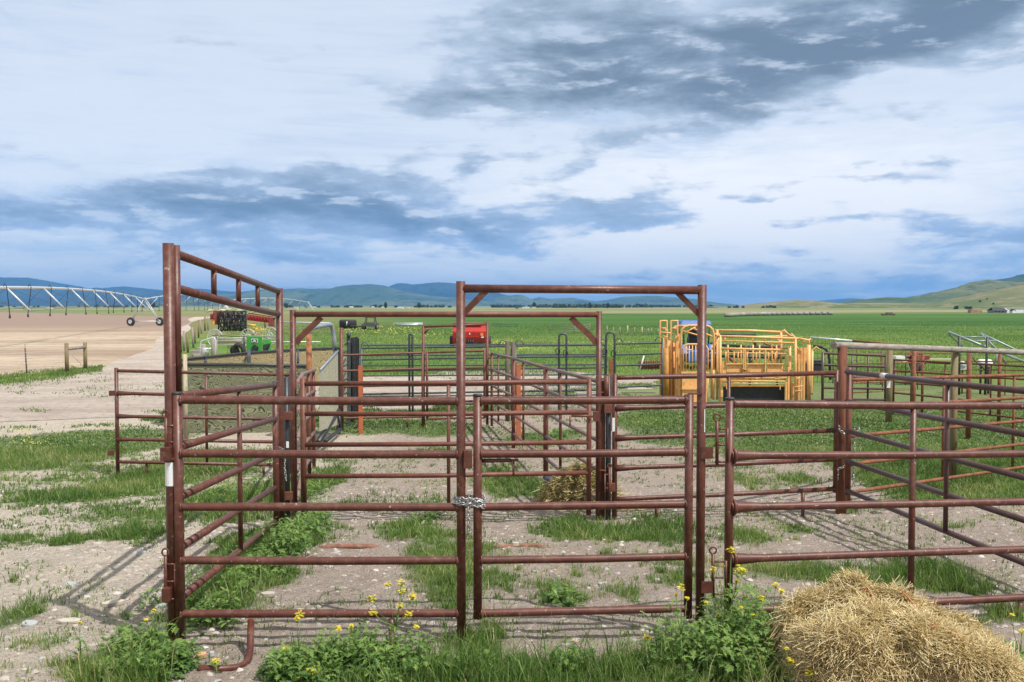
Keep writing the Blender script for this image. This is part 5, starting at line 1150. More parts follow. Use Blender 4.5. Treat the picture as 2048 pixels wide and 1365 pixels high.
for k_ in range(16):
    a = P(1812 + rn.random() * 40, 705 + rn.random() * 22, di + rn.random()); mb.tube([a, a + Vector((rn.uniform(-.3, .3), rn.uniform(-.2, .2), rn.uniform(-.35, .1)))], rn.uniform(.02, .05), 6)
mb.box(P(1838, 715, di), (.5, .4, .12)).tube([P(1818, 722, di), P(1900, 727, di)], .05, 6).build('frame', M['darkred'], im)
MB().box(P(1878, 719, di), (.95, .4, .03)).build('board', M['pale'], im); MB().box(P(1796, 716, di), (.28, .4, .12)).box(P(1800, 722, di), (.4, .2, .05)).build('block', M['white'], im); wheel(im, P(1834, 735, di), .2, .12)
# pump bits
pm = thing('pump', 'small grey and white pump lying in the grass left of the white tank', 'pump', (Xp(1925, 733, 27), 27, FLAT)); MB().ball(P(1925, 730, 27), .11, 10, 7).box(P(1930, 737, 27), (.30, .12, .08)).tube([P(1918, 736, 27), P(1932, 724, 27)], .03, 6).build('pump_body', M['galv'], pm)
# corrugated roller between dark panel and chute
cg = thing('disc_roller', 'rusty row of ribbed discs behind the dark panel left of the chute', 'roller', (Xp(1300, 735, 27), 27, FLAT)); mb = MB()
for k_ in range(18):
    a = P(1279 + k_ * 3.6, 730 + (k_ % 2), 27.0); mb.tube([a + Vector((-.01, 0, 0)), a + Vector((.014, 0, 0))], .13, 12)
mb.build('discs', M['rust'], cg); MB().tube([P(1276, 730, 27), P(1342, 730, 27)], .05, 8).build('axle', M['rust'], cg); MB().tube([P(1279, 742, 26.8), P(1288, 712, 26.8)], .02, 6).build('lever', M['white'], cg)

# ------------------------------------------------------------------ left: wire fence, brace, posts along the lane
br = thing('fence_brace', 'pair of round timber posts joined by a grey cross log at the field edge', 'fence brace', G(152, 742)); a, b = G(134, 746), G(171, 741)
for q, yt in ((a, 687), (b, 685)): MB().tube([(q.x, q.y, FLAT - .05), (q.x, q.y, Zy(yt, q.y))], .072, 12).build('post', M['post'], br)
MB().tube([(a.x, a.y, Zy(698, a.y)), (b.x, b.y, Zy(695, b.y))], .065, 10).build('cross_log', M['logh'], br); MB().tube([(a.x, a.y, Zy(702, a.y)), (b.x, b.y, Zy(736, b.y))], .010, 5).build('brace_wire', M['galv'], br)
g0 = G(54, 750); wf = thing('wire_fence', 'low wire fence with one thin steel post running to the left edge', 'fence', (g0.x, g0.y, FLAT))
MB().tube([(g0.x, g0.y, FLAT - .05), (g0.x - .05, g0.y, Zy(697, g0.y))], .026, 6).tube([(g0.x - .05, g0.y, Zy(697, g0.y)), (g0.x - .055, g0.y, Zy(688, g0.y))], .008, 5).build('steel_post', M['bark'], wf)
e = G(-500, 800)
for k_ in range(5):
    z = FLAT + .22 + k_ * .20; MB().tube([(a.x, a.y, z), (g0.x, g0.y, z - .01), (e.x, e.y, z)], .0055, 4, False).build('wire', M['galv'], wf)
rows = ((357, 700, 670, .09, 'post'), (364, 697, 662, .07, 'log'), (372, 700, 664, .07, 'post'), (383, 690, 655, .07, 'log'), (386, 682, 650, .06, 'post'), (393, 670, 640, .07, 'post'), (399, 662, 641, .06, 'log'), (406, 656, 632, .09, 'post'), (412, 655, 632, .06, 'log'))
for k_, (px, yb, yt, r_, mt) in enumerate(rows):
    g0 = G(px + 4, yb + 6); dd_ = g0.y; o = MB().tube([(g0.x, dd_, FLAT - .05), (g0.x + random.uniform(-.1, .1), dd_, FLAT + min(1.5, (yb - yt + 6) * dd_ / F))], r_, 8).build('fence_post', M[mt])
    tag(o, 'round weathered post in the crooked line along the right side of the lane', 'fence post', 'posts along the right side of the lane')
# rotten gate and stumps
rg = thing('pipe_hoop', 'thin grey pipe hoop between two stumpy posts beside the lane', 'pipe hoop', G(410, 742)); d_ = 38.5
MB().tube([P(401, 735, d_), P(401, 688, d_), P(404, 682, d_), P(428, 675, d_), P(431, 680, d_), P(431, 735, d_)], .028, 8).build('hoop', M['galv'], rg)
for px, yt, r_ in ((406, 688, .12), (429, 678, .13)):
    x = Xp(px, 720, d_ + .5); tag(MB().tube([(x, d_ + .5, FLAT), (x, d_ + .5, Zy(yt, d_ + .5))], r_, 10).build('timber_post', M['log']), 'thick grey stumpy post at the %s side of the thin pipe hoop' % ('left' if px < 415 else 'right'), 'post')
tag(MB().tube([P(411, 712, 39), P(411, 698, 39), P(411, 696, 39)], [.13, .15, .12], 10).tube([P(413, 700, 38.8), P(422, 697, 38.8)], .04, 6).build('milk_can', M['galv']), 'dented grey metal can between the two stumpy posts', 'can')
for k_, (px, yy_, s_) in enumerate(((390, 704, .26), (400, 694, .2), (396, 715, .3), (408, 706, .2))):
    g0 = G(px, yy_ + 10); tag(MB().box((g0.x, g0.y, FLAT + s_ * .6), (s_ * 1.6, s_, s_ * 1.3), .3 * k_).build('concrete_block', M['log'], None, .03), 'broken grey block in the rubble beside the lane', 'block', 'blocks in the rubble beside the lane')

# ------------------------------------------------------------------ stored machines left of centre
rk = thing('tine_harrow', 'folded harrow of dense black spring tines with red frame ends', 'harrow', (Xp(483, 660, 62), 62, FLAT)); dk = 62.0; rn = random.Random(3)
mb = MB()
for row in range(5):
    for k_ in range(20):
        px = 438 + k_ * 2.7 + row * .8; y0 = 623 + row * 7.5; dd_ = dk + rn.uniform(-.8, .8)
        mb.tube([P(px, y0, dd_), P(px + rn.uniform(-1.5, 1.5), y0 + 5, dd_ - .1), P(px + rn.uniform(-3, 3), y0 + 9.5, dd_ + .1)], .038, 4, False)
for row in range(6): mb.tube([P(437, 624 + row * 7.5, dk), P(493, 623 + row * 6.6, dk)], .045, 5)
for k_ in range(6): mb.tube([P(438 + k_ * 11, 623, dk + .3), P(437 + k_ * 11, 662, dk + .3)], .05, 5)
mb.build('tines', M['black'], rk)
mb = MB(); mb.box(P(432, 636, dk + .4), (.22, .5, .9)).box(P(425, 634, dk + .6), (.2, .4, .35)).box(P(428, 645, dk + .6), (.16, .4, .3)).tube([P(421, 630, dk + .5), P(440, 650, dk + .5)], .05, 6)
for k_ in range(14): a = P(442 + k_ * 4, 628 + rn.random() * 14, dk + 1.0); mb.box(a, (.16, .2, rn.uniform(.15, .5)), rn.random())
mb.build('frame', M['darkred'], rk); MB().box(P(427, 646, dk), (.14, .1, .28)).build('amber_plate', M['machine_yellow'], rk)
MB().tube([P(443, 661, dk - .3), P(494, 655, dk - .3)], .05, 6).tube([P(484, 656, dk - .3), P(491, 666, dk - .3)], .05, 6).tube([P(441, 655, dk - .3), P(444, 664, dk - .3)], .05, 6).build('foot', M['black'], rk)
mb = MB()
for px, yy_ in ((412, 624), (434, 623), (440, 624), (448, 622), (470, 624), (500, 627)):
    a = P(px, yy_ + 1, dk + 1); b = P(px + 15, yy_ - 3, dk + 1); mb.tube([a, a.lerp(b, .5) + Vector((0, 0, .05)), b], [.05, .085, .04], 6)
mb.build('shield', painted('cream fibreglass shields', (.55, .47, .33), .6, .2), rk)
bm_ = thing('conveyor_boom', 'long tapering red boom lying right of the black tines', 'boom', (Xp(520, 650, 66), 66, FLAT)); db = 66.0
MB().hexa([P(494, 641, db), P(546, 647, db), P(546, 647, db + .5), P(494, 641, db + .5), P(494, 629, db), P(546, 636, db), P(546, 636, db + .5), P(494, 629, db + .5)]).build('beam', M['red'], bm_, .03)
mb = MB(); mb.box(P(543, 645, db - .1), (.28, .6, .65)).tube([P(496, 627, db), P(546, 634, db)], .04, 6)
for k_ in range(8): mb.tube([P(497 + k_ * 6, 630 + k_ * .8, db - .05), P(500 + k_ * 6, 640 + k_ * .8, db - .05)], .03, 5)
mb.build('truss', M['darkred'], bm_); MB().tube([P(546, 640, db - .1), P(552, 635, db - .1)], .06, 6).tube([P(530, 644, db), P(530, 658, db)], .04, 6).build('hitch', M['black'], bm_)
# wheel rake: spoked wheels on a white tube frame with little pyramids
af = thing('hay_rake', 'old hay rake with spoked wheels and white tubes left of and above the green box', 'hay rake', G(470, 690)); mb = MB(); dq = 45.0
mb.tube([P(424, 671, dq), P(560, 674, dq)], .035, 6)
for px in (436, 512):
    for s_ in (-9, 9): mb.tube([P(px + s_, 674, dq), P(px, 664, dq)], .025, 6)
    mb.tube([P(px + 3, 674, dq - .4), P(px, 664, dq)], .025, 6)
mb.tube([P(430, 671, dq), P(430, 690, dq)], .03, 6).tube([P(556, 674, dq), P(556, 690, dq)], .03, 6).build('tubes', M['log'], af)
def rake(px, py, R, d, mt):
    c = P(px, py, d); mb = MB().ring(c, (0.25, 1, 0), R, .018, 26, 5)
    for k_ in range(16):
        a = 2 * math.pi * k_ / 16; mb.tube([c, c + Vector((math.cos(a) * R, -.25 * math.cos(a) * R, math.sin(a) * R))], .007, 4, False)
    mb.ring(c, (0.25, 1, 0), R * .35, .02, 14, 5); mb.build('rake_wheel', mt, af)
rake(430, 676, .42, 47, M['galv']); rake(496, 675, .40, 46, M['galv']); rake(516, 672, .45, 50, M['machine_yellow']); rake(540, 672, .45, 49, M['galv'])
ya = thing('loader_boom', 'faded orange yellow machine boom lying right of the black tines', 'boom', G(508, 668)); MB().tube([P(495, 650, 56), P(512, 652, 56)], .07, 8).tube([P(505, 655, 55), P(516, 660, 55), P(510, 666, 55)], .05, 8).build('arm', M['machine_yellow'], ya)
pile2 = thing('pipe_rack', 'rack of long dull pipes left of the green box', 'pipe stack', G(458, 705))
for k_ in range(7):
    MB().tube([P(430, 677 + k_ * 2.1, 44 + (k_ % 2) * .4), P(491, 676.5 + k_ * 2.0, 44 + (k_ % 2) * .4)], .020, 6).build('pipe', M['rust'] if k_ % 3 == 1 else (M['log'] if k_ % 2 else M['galv']), pile2)
for px in (433, 488): MB().tube([P(px, 674, 43.9), (P(px, 674, 43.9).x, 43.9, FLAT)], .04, 6).build('stand', M['bark'], pile2)
# green box with leaping emblem
gbx = thing('seed_box', 'bright green machine box with a small black and white emblem', 'machine box', (Xp(508, 700, 43), 43, FLAT)); dg = 43.0
MB().hexa([P(494, 712, dg), P(524, 713, dg), P(524, 713, dg + .9), P(494, 712, dg + .9), P(493, 673, dg), P(525, 673, dg), P(525, 673, dg + .9), P(493, 673, dg + .9)]).build('side_plate', M['green'], gbx, .02)
MB().hexa([P(525.5, 712, dg + .1), P(542, 711, dg + .35), P(542, 711, dg + 1.1), P(525.5, 712, dg + .9), P(525.5, 679, dg + .1), P(541.5, 678, dg + .35), P(541.5, 678, dg + 1.1), P(525.5, 679, dg + .9)]).build('hopper', M['green'], gbx, .02)
MB().prism([P(526, 690, dg + .05), P(541, 687, dg + .30), P(537, 703, dg + .30), P(527, 704, dg + .05)], (0, .03, 0)).build('opening', M['black'], gbx)
def poly(pts, d, nm, mt, th=.012): MB().prism([P(a, b, d) for a, b in pts], (0, th, 0)).build(nm, mt, gbx)
def px_(a, b): return (350 + a / 5.112, 560 + b / 5.112)
poly([px_(783, 603), px_(840, 603), px_(848, 612), px_(846, 640), px_(836, 648), px_(790, 648), px_(780, 640), px_(779, 612)], dg - .02, 'emblem_border', M['white'])
poly([px_(789, 609), px_(836, 609), px_(841, 614), px_(840, 636), px_(832, 642), px_(794, 642), px_(786, 636), px_(785, 614)], dg - .036, 'emblem_ground', M['black'])
poly([px_(792, 634), px_(800, 626), px_(803, 615), px_(806, 622), px_(815, 619), px_(826, 621), px_(831, 628), px_(829, 636), px_(826, 630), px_(820, 636), px_(818, 630), px_(808, 632), px_(800, 634), px_(796, 639)], dg - .052, 'emblem_figure', M['white'])
poly([px_(806, 614), px_(812, 611), px_(816, 616), px_(811, 620)], dg - .053, 'emblem_figure', M['white'])
MB().ring(P(510, 697, dg - .02), (0, 1, 0), .13, .03, 16, 6).box(P(510, 698, dg - .01), (.2, .05, .1)).build('hub', M['black'], gbx)
ty = thing('tyre', 'dark tyre leaning left of the green box', 'tyre', G(478, 716)); MB().ring(P(478, 701, 42), (.4, 1, .2), .24, .11, 22, 9).ring(P(470, 704, 42.2), (.8, 1, .3), .2, .1, 20, 8).build('tyre_body', M['tyre'], ty)

# ------------------------------------------------------------------ centre-pivot irrigation
def pivot_tower(px, y, d, label, rim=True):
    c = P(px, 600, d); o = thing('pivot_tower', label, 'irrigation tower', (c.x, d, FLAT)); L = 1.75; ax = Vector((1, .12, 0)).normalized()
    c = Vector((c.x, d, 0)); wl = c - ax * L; wr = c + ax * L; top = 2.95; mb = MB()
    for w_ in (wl, wr):
        for s_ in (-.35, .35): mb.tube([w_ + Vector((0, s_ * .4, FLAT + .55)), c + Vector((0, s_, top))], .045, 6)
        mb.tube([w_.lerp(c, .42) + Vector((0, -.3, FLAT + .55 + (top - FLAT - .55) * .42)), w_.lerp(c, .42) + Vector((0, .3, FLAT + .55 + (top - FLAT - .55) * .42))], .03, 5)
    mb.tube([wl + Vector((0, 0, FLAT + .52)), wr + Vector((0, 0, FLAT + .58))], .075, 6).tube([wl.lerp(wr, .3) + Vector((0, 0, 1.5)), wl.lerp(wr, .7) + Vector((0, 0, 1.5))], .03, 5)
    mb.build('legs', M['galv'], o); MB().box(c + Vector((0, 0, top)), (.35, .5, .35)).build('control_box', M['galv'], o, .03)
    for w_ in (wl, wr): wheel(o, (w_.x, w_.y, FLAT + .52), .52, .30, ax=(ax.y * -1.0, ax.x, 0) if False else (ax.x * .25, 1, 0), lugs=16)
    return Vector((c.x, d, top))
def pivot_span(A, B, rise, label, n=7, drops=12):
    o = thing('irrigation_span', label, 'irrigation span', (A + B) / 2); A = Vector(A); B = Vector(B)
    def at_(t): q = A.lerp(B, t); q.z += rise * 4 * t * (1 - t); return q
    MB().tube([at_(k_ / 30) for k_ in range(31)], .085, 8).build('main_pipe', M['galv'], o)
    side = Vector((-(B - A).y, (B - A).x, 0)).normalized(); low = {-1: [], 1: []}
    for k_ in range(n):
        t1 = (k_ + 1) / (n + 1)
        for s_ in (-1, 1):
            nd = at_(t1) + side * s_ * 1.25 + Vector((0, 0, -1.35)); low[s_].append(nd)
            MB().tube([at_(t1), nd], .055 if s_ == 1 else .018, 6).build('truss_strut', M['galv'] if s_ == 1 else M['dark'], o)  # dark paint on the off-sun struts puts their shade into the colour
    mb = MB()
    for s_ in (-1, 1):
        mb.tube([A] + low[s_] + [B], .014, 4, False)
        for k_, nd in enumerate(low[s_]): mb.tube([nd, at_((k_ + 2) / (n + 1) if k_ < n - 1 else 1)], .012, 4, False); mb.tube([nd, at_(k_ / (n + 1) )], .012, 4, False)
    mb.build('truss_rods', M['dark'], o)
    for k_ in range(drops):
        q = at_((k_ + .5) / drops); zb = 1.42; mb = MB(); gl_ = random.uniform(-.25, .25)
        mb.tube([q, q + Vector((.12, 0, .22)), q + Vector((.22, 0, .02)), (q.x + .22 + gl_, q.y, zb + .2)], .026, 5).tube([(q.x + .22 + gl_, q.y, zb + .2), (q.x + .22 + gl_, q.y, zb)], .055, 6)
        mb.build('drop_hose', M['black'], o)
t1 = pivot_tower(290, 652, 119, 'wheeled galvanised irrigation tower left of the tall brown post')
t2 = pivot_tower(446, 630, 176, 'distant galvanised irrigation tower above the folded harrow'); t3 = pivot_tower(617, 627, 235, 'farthest small irrigation tower above the bow frame corner')
pivot_span(t1, Vector((-26.4, 45, 2.95)), 0.5, 'nearest galvanised irrigation span arching in from the left edge', 7, 13)
pivot_span(t1, t2, 0.85, 'galvanised irrigation span between the two left-hand towers', 7, 13); pivot_span(t2, t3, 0.8, 'farthest irrigation span behind the tall frame', 8, 10)

# ------------------------------------------------------------------ far trees and farm buildings on the plain
def leafmat(name, a, b_):
    m, t, b = mat(name); at = t.node('ShaderNodeAttribute', attribute_name='bc').outputs['Fac']
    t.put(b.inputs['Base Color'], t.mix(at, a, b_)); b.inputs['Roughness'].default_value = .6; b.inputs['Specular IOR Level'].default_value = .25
    return m, t, b
M['leaf_far'] = leafmat('far tree foliage', (.020, .042, .018), (.07, .10, .035))[0]
def crown(name, cs, par, nleaf, size):
    V = []; Qd = []; bc = []
    for (c, R) in cs:
        n = nleaf; dirs = RNG.normal(size=(n, 3)); dirs /= np.linalg.norm(dirs, axis=1)[:, None]; rr = RNG.random(n) ** .4
        lump = 1 + .35 * np.sin(dirs[:, 0] * 5 + R[0]) * np.cos(dirs[:, 2] * 6 + c[0]); p = np.array(c) + dirs * (rr * lump)[:, None] * np.array(R)[None]
        a = RNG.normal(size=(n, 3)) * size; b = RNG.normal(size=(n, 3)) * size; i0 = len(V) * 1
        q = np.stack([p - a, p - b, p + a, p + b], 1).reshape(-1, 3); k0 = sum(len(z) for z in V); V.append(q)
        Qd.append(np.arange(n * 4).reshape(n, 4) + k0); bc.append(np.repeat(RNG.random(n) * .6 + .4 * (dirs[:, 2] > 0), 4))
    V = np.concatenate(V); off = np.array(parent_world(par)) if par else 0
    o = fast_mesh(name, V - off, np.concatenate(Qd), np.zeros((0, 3), int), M['leaf_far'], {'bc': np.concatenate(bc)}); o.parent = par; return o
rn = random.Random(12)
for px, yb, h, w, lb in ((771, 614, 8, 3.5, 'lone tree on the plain above the wide bow frame'), (838, 615, 7, 5, 'round tree beside the white farm on the plain'), (572, 611, 7, 6, 'broad tree on the plain right of the tall frame'), (306, 611, 9, 5, 'small tree seen through the irrigation tower'), (1180, 614, 7, 4, 'pointed tree in the wood under the crossbar'), (1068, 612, 8, 4, 'taller tree at the left part of the far wood'), (330, 611, 8, 4, 'dark tree beside the tall post on the horizon'), (1215, 613, 7, 3.5, 'narrow tree at the right part of the far wood')):
    d_ = 900.0; x = Xp(px, 612, d_); s_ = d_ / F; o = thing('tree', lb, 'tree', (x, d_, FLAT)); hh = h * s_ * 1.3
    MB().tube([(x, d_, FLAT), (x, d_, hh * .55), (x + .3, d_, hh * .8)], [.4, .3, .1], 7).build('trunk', M['bark'], o)
    crown('crown', [((x, d_, hh * .62), (w * s_ * .55, w * s_ * .55, hh * .42)), ((x + w * s_ * .3, d_, hh * .5), (w * s_ * .35, w * s_ * .35, hh * .3))], o, 380, .45)
for px, py, d_, w, lb in ((1955, 603, 760, 2.2, 'darkest round shrub on the tan slope'), (1969, 598, 800, 1.2, 'small shrub higher up the tan slope'), (1981, 608, 700, 1.4, 'shrub low on the tan slope above the farmhouse'), (2046, 602, 760, 1.6, 'shrub on the tan slope at the right edge')):
    s_ = d_ / F; c_ = P(px, py, d_); o = thing('shrub', lb, 'shrub', c_); crown('crown', [((c_.x, c_.y - 4, c_.z), (w * s_ * .8, w * s_ * .6, w * s_ * .6))], o, 160, .25)
cs = []
for px0, px1, n, hh, d_ in ((985, 1075, 40, 2.6, 1300), (1060, 1300, 110, 3.2, 1350), (1280, 1420, 60, 2.2, 1500), (700, 900, 34, 2.2, 1400), (560, 700, 16, 2.0, 1400), (200, 330, 26, 1.8, 1500), (1100, 1240, 50, 3.6, 1150), (0, 200, 10, 1.5, 1600), (1440, 1560, 8, 1.2, 1100), (1860, 2040, 3, .6, 700)):
    for _ in range(n):
        px = rn.uniform(px0, px1); s_ = d_ / F; r_ = rn.uniform(1.2, 3.2) * s_ * hh / 2.6; cs.append(((Xp(px, 612, d_), d_ + rn.uniform(-40, 40), FLAT + r_ * .7), (r_ * 1.3, r_, r_)))
o = crown('far_woodland', cs, None, 60, 1.0); tag(o, 'low dark belt of trees along the far plain', kind='stuff')
cs = [((Xp(px, py, d_), d_, FLAT + .6 + 0 * py), (r_, r_, r_ * .7)) for px, py, d_, r_ in ((1700, 612, 800, 2), (1930, 624, 420, 1.2), (1962, 625, 420, .8))]
farm = [(452, 612, 9, 3, 'w'), (518, 611, 6, 2.5, 'w'), (702, 612, 8, 2.5, 'w'), (745, 612, 6, 2.2, 'w'), (765, 612, 5, 2, 'p'), (800, 614, 14, 2.5, 'w'), (816, 614, 6, 2, 'p'), (1034, 614, 7, 3.5, 'd'), (1052, 615, 16, 3, 'w'), (1068, 615, 8, 3, 'p'), (1138, 610, 8, 2.2, 'w'), (1153, 610, 7, 2.2, 'w'), (1240, 611, 6, 2, 'p'), (96, 613, 8, 1.8, 'w'), (628, 612, 7, 2, 'w'), (590, 613, 9, 2, 'p')]
names = ['first', 'second']
where = ['above the folded harrow', 'behind the tall frame', 'left of the lone tree', 'just left of the lone tree', 'right under the lone tree', 'as a long shed right of the lone tree', 'at the right end of the long shed', 'with a dark roof right of the front bow post', 'as the widest pale shed right of the front bow post', 'at the right end of the widest pale shed', 'in the wood under the crossbar', 'as the right one of two in the wood', 'near the right end of the wood', 'at the far left under the mountains', 'above the second bow post corner', 'left of the irrigation tower on the plain']
for (px, py, w, h, c_), wh_ in zip(farm, where):
    d_ = 1250.0 if py < 613 else 820.0; s_ = d_ / F; x = Xp(px, py, d_); o = thing('farm_building', 'tiny far farm building ' + wh_, 'building', (x, d_, FLAT)); W_ = w * s_ * .9; Hh = h * s_ * .75
    MB().box((x, d_ + 3, FLAT + Hh / 2), (W_, 6, Hh)).build('wall', M['white'] if c_ != 'd' else M['bark'], o); MB().prism([(x - W_ * .53, d_ - .3, FLAT + Hh), (x + W_ * .53, d_ - .3, FLAT + Hh), (x + W_ * .5, d_ + 3, FLAT + Hh * 1.5), (x - W_ * .5, d_ + 3, FLAT + Hh * 1.5)], (0, .4, .05)).build('roof', {'w': M['galv'], 'p': M['pale'], 'd': M['black']}[c_], o)
# ------------------------------------------------------------------ vegetation
def foliage_mat(name, stops, trans=0.35, rough=.5):
    m, t, b = mat(name); at = t.node('ShaderNodeAttribute', attribute_name='bc').outputs['Fac']
    c = t.ramp(at, stops); t.put(b.inputs['Base Color'], c); b.inputs['Roughness'].default_value = rough; b.inputs['Specular IOR Level'].default_value = .3
    tr = t.node('ShaderNodeBsdfTranslucent'); t.put(tr.inputs[0], t.mix(1.0, c, (1.15, 1.3, .6), 'MULTIPLY'))
    ms = t.node('ShaderNodeMixShader'); ms.inputs[0].default_value = trans; t.l.new(b.outputs[0], ms.inputs[1]); t.l.new(tr.outputs[0], ms.inputs[2])
    t.l.new(ms.outputs[0], t.n['Material Output'].inputs[0]); return m
M['grass'] = foliage_mat('grass blades', [(0, (.030, .070, .018)), (.40, (.080, .155, .034)), (.75, (.165, .255, .065)), (.90, (.27, .32, .12)), (1, (.48, .42, .24))])
M['weed'] = foliage_mat('weed leaves', [(0, (.038, .090, .024)), (.5, (.105, .195, .050)), (1, (.24, .35, .09))], .3)
def blades(name, X, Y_, h, w, label, bend=.45, colr=(0, 1), cs=1.1):
    n = len(X); Z = gz(X, Y_) - .006
    az = RNG.random(n) * 2 * math.pi; h = np.asarray(h); lean = (RNG.random(n) ** .8) * bend * h
    la = RNG.random(n) * 2 * math.pi; lx, ly = np.cos(la) * lean, np.sin(la) * lean
    ax, ay = np.cos(az) * w / 2, np.sin(az) * w / 2
    V = np.empty((n, 5, 3)); V[:, 0] = np.stack([X - ax, Y_ - ay, Z], 1); V[:, 1] = np.stack([X + ax, Y_ + ay, Z], 1)
    mx, my, mz = X + lx * .38, Y_ + ly * .38, Z + h * .55
    V[:, 2] = np.stack([mx + ax * .8, my + ay * .8, mz], 1); V[:, 3] = np.stack([mx - ax * .8, my - ay * .8, mz], 1)
    V[:, 4] = np.stack([X + lx, Y_ + ly, Z + h * (1 - .35 * (lean / h) ** 2)], 1)
    b = np.arange(n)[:, None] * 5; q = b + np.array([[0, 1, 2, 3]]); tr = b + np.array([[3, 2, 4]])
    cc = np.clip(.06 + colr[0] + (colr[1] - colr[0]) * (RNG.random(n) * .55 + .45 * (1.8 * fbm(X, Y_, cs, 3, 77) - .4)), 0, 1)
    dead = RNG.random(n) < .05; cc[dead] = .96
    o = fast_mesh(name, V.reshape(-1, 3), q, tr, M['grass'], {'bc': np.repeat(cc, 5)}); tag(o, label, kind='stuff'); return o
def scatter(n, x0, x1, y0, y1, dens, pw=1.0):
    X = RNG.uniform(x0, x1, n); Y_ = RNG.uniform(y0, y1, n); c = dens(X, Y_); k_ = RNG.random(n) < np.clip(c, 0, 1) ** pw
    return X[k_], Y_[k_], c[k_]
def wedge(X, Y_): return (np.abs(X) < Y_ * .72 + 1.2)
# near lawn: tufts of blades
def tufts(nt, y0, y1, per, hh, ww, sp, thr, pw=1.0):
    yy = np.sqrt(RNG.uniform(y0 ** 2, y1 ** 2, nt)); xx = RNG.uniform(-.60, .60, nt) * yy + RNG.uniform(-.4, .4, nt)
    c = cover(xx, yy) * (.35 + 1.3 * fbm(xx, yy, 3.1, 3, 61)); k_ = RNG.random(nt) < np.clip((c - thr) * 1.1, 0, 1) ** pw; xx, yy, c = xx[k_], yy[k_], c[k_]
    siz = (RNG.random(len(xx)) * .8 + .5) * (.65 + .45 * np.clip(c, 0, 1.3)); cnt = per
    X = np.repeat(xx, cnt); Y_ = np.repeat(yy, cnt); S = np.repeat(siz, cnt)
    r = np.abs(RNG.normal(size=len(X))) * sp * S; a = RNG.random(len(X)) * 2 * math.pi
    X = X + np.cos(a) * r; Y_ = Y_ + np.sin(a) * r; h = hh * S * (RNG.random(len(X)) * .7 + .45)
    return X, Y_, h, ww * (RNG.random(len(X)) * .6 + .7)
parts_ = [tufts(11000, 4.6, 9.5, 30, .105, .0044, .050, .18), tufts(13000, 9.0, 16.5, 18, .105, .0072, .075, .18), tufts(3600, 4.6, 7.5, 12, .23, .0060, .05, .66)]
# thin seedlings and dry bits everywhere on the dirt
n_ = 26000; yy = np.sqrt(RNG.uniform(4.6 ** 2, 17 ** 2, n_)); xx = RNG.uniform(-.62, .62, n_) * yy; k_ = fbm(xx, yy, 2.4, 4, 91) > .50; xx, yy = np.repeat(xx[k_], 3), np.repeat(yy[k_], 3)
parts_.append((xx + RNG.normal(size=len(xx)) * .012, yy + RNG.normal(size=len(xx)) * .012, RNG.random(len(xx)) * .04 + .015, RNG.random(len(xx)) * .004 + .0035 + yy * .0003))
X = np.concatenate([p[0] for p in parts_]); Y_ = np.concatenate([p[1] for p in parts_]); h = np.concatenate([p[2] for p in parts_]); w = np.concatenate([p[3] for p in parts_])
blades('grass', X, Y_, h, w, 'green grass tufts in and around the pens', bend=.85, colr=(.06, 1.05))
# low ground-hugging green (clover, knotweed) at the right pens and left verge
Xl, Yl, cl = scatter(300000, -15, 18, 8.5, 24, lambda x, y: np.clip(cover(x, y) - .35, 0, 1) * wedge(x, y))
blades('ground_cover', Xl, Yl, RNG.random(len(Xl)) * .045 + .02, .018 + RNG.random(len(Xl)) * .015, 'short dense green ground cover in the far pens', bend=1.6, colr=(.15, .75))
# pasture beyond the lane
n = 400000; yy = 33 * (160 / 33) ** RNG.random(n); xx = RNG.uniform(-.30, .62, n) * yy
k_ = (cover(xx, yy) > .4) & (RNG.random(n) < np.clip((150 - yy) / 90, 0, 1)) & (RNG.random(n) < .25 + 1.5 * (fbm(xx, yy, .35, 3, 15) - .25))
roadL = lambda x, y: x < np.interp(y, [33, 40, 50, 60, 80, 110, 150, 240], [-8.4, -12.8, -17.0, -20.2, -26.0, -35.0, -47, -75])
k_ &= ~roadL(xx, yy); xx, yy = xx[k_], yy[k_]
blades('pasture_grass', xx, yy, (RNG.random(len(xx)) * .07 + .045) * (.5 + 1.2 * fbm(xx, yy, .25, 3, 5)), (.00042 * yy + .004) * (RNG.random(len(xx)) + .5), 'lush pasture grass behind the pens', bend=1.3, colr=(.22, .98), cs=.13)
yb_ = [(700, 660, 60, 6), (760, 668, 90, 8), (850, 672, 80, 10), (800, 660, 70, 5), (1040, 700, 60, 8), (1000, 690, 40, 6), (1500, 690, 100, 10), (1230, 690, 60, 8), (520, 662, 20, 4), (60, 900, 40, 10), (45, 880, 30, 6)]
Xs = []; Ys = []
for px, py, rx, ry in yb_:
    for _ in range(50 if py < 800 else 30):
        q = G(px + random.gauss(0, .5) * rx, py + random.gauss(0, .5) * ry); Xs.append(q.x); Ys.append(q.y)
Xs = np.array(Xs); Ys = np.array(Ys); zz = gz(Xs, Ys) + RNG.uniform(.08, .2, len(Xs)); ss = .00042 * Ys + .003; p0 = np.stack([Xs, Ys, zz], 1); V = np.stack([p0 + np.stack([a_ * ss, b_ * ss, c_ * ss], 1) for a_, b_, c_ in ((-1, -.3, -.5), (1, -.2, -.3), (.8, .4, .7), (-.7, .3, .6))], 1).reshape(-1, 3)
o = fast_mesh('yellow_bloom', V, np.arange(len(V)).reshape(-1, 4), np.zeros((0, 3), int), painted('pasture bloom', (.55, .50, .06), .7, .2, dirt_amt=0), None); tag(o, 'yellow bloom scattered through the pasture weeds', kind='stuff')
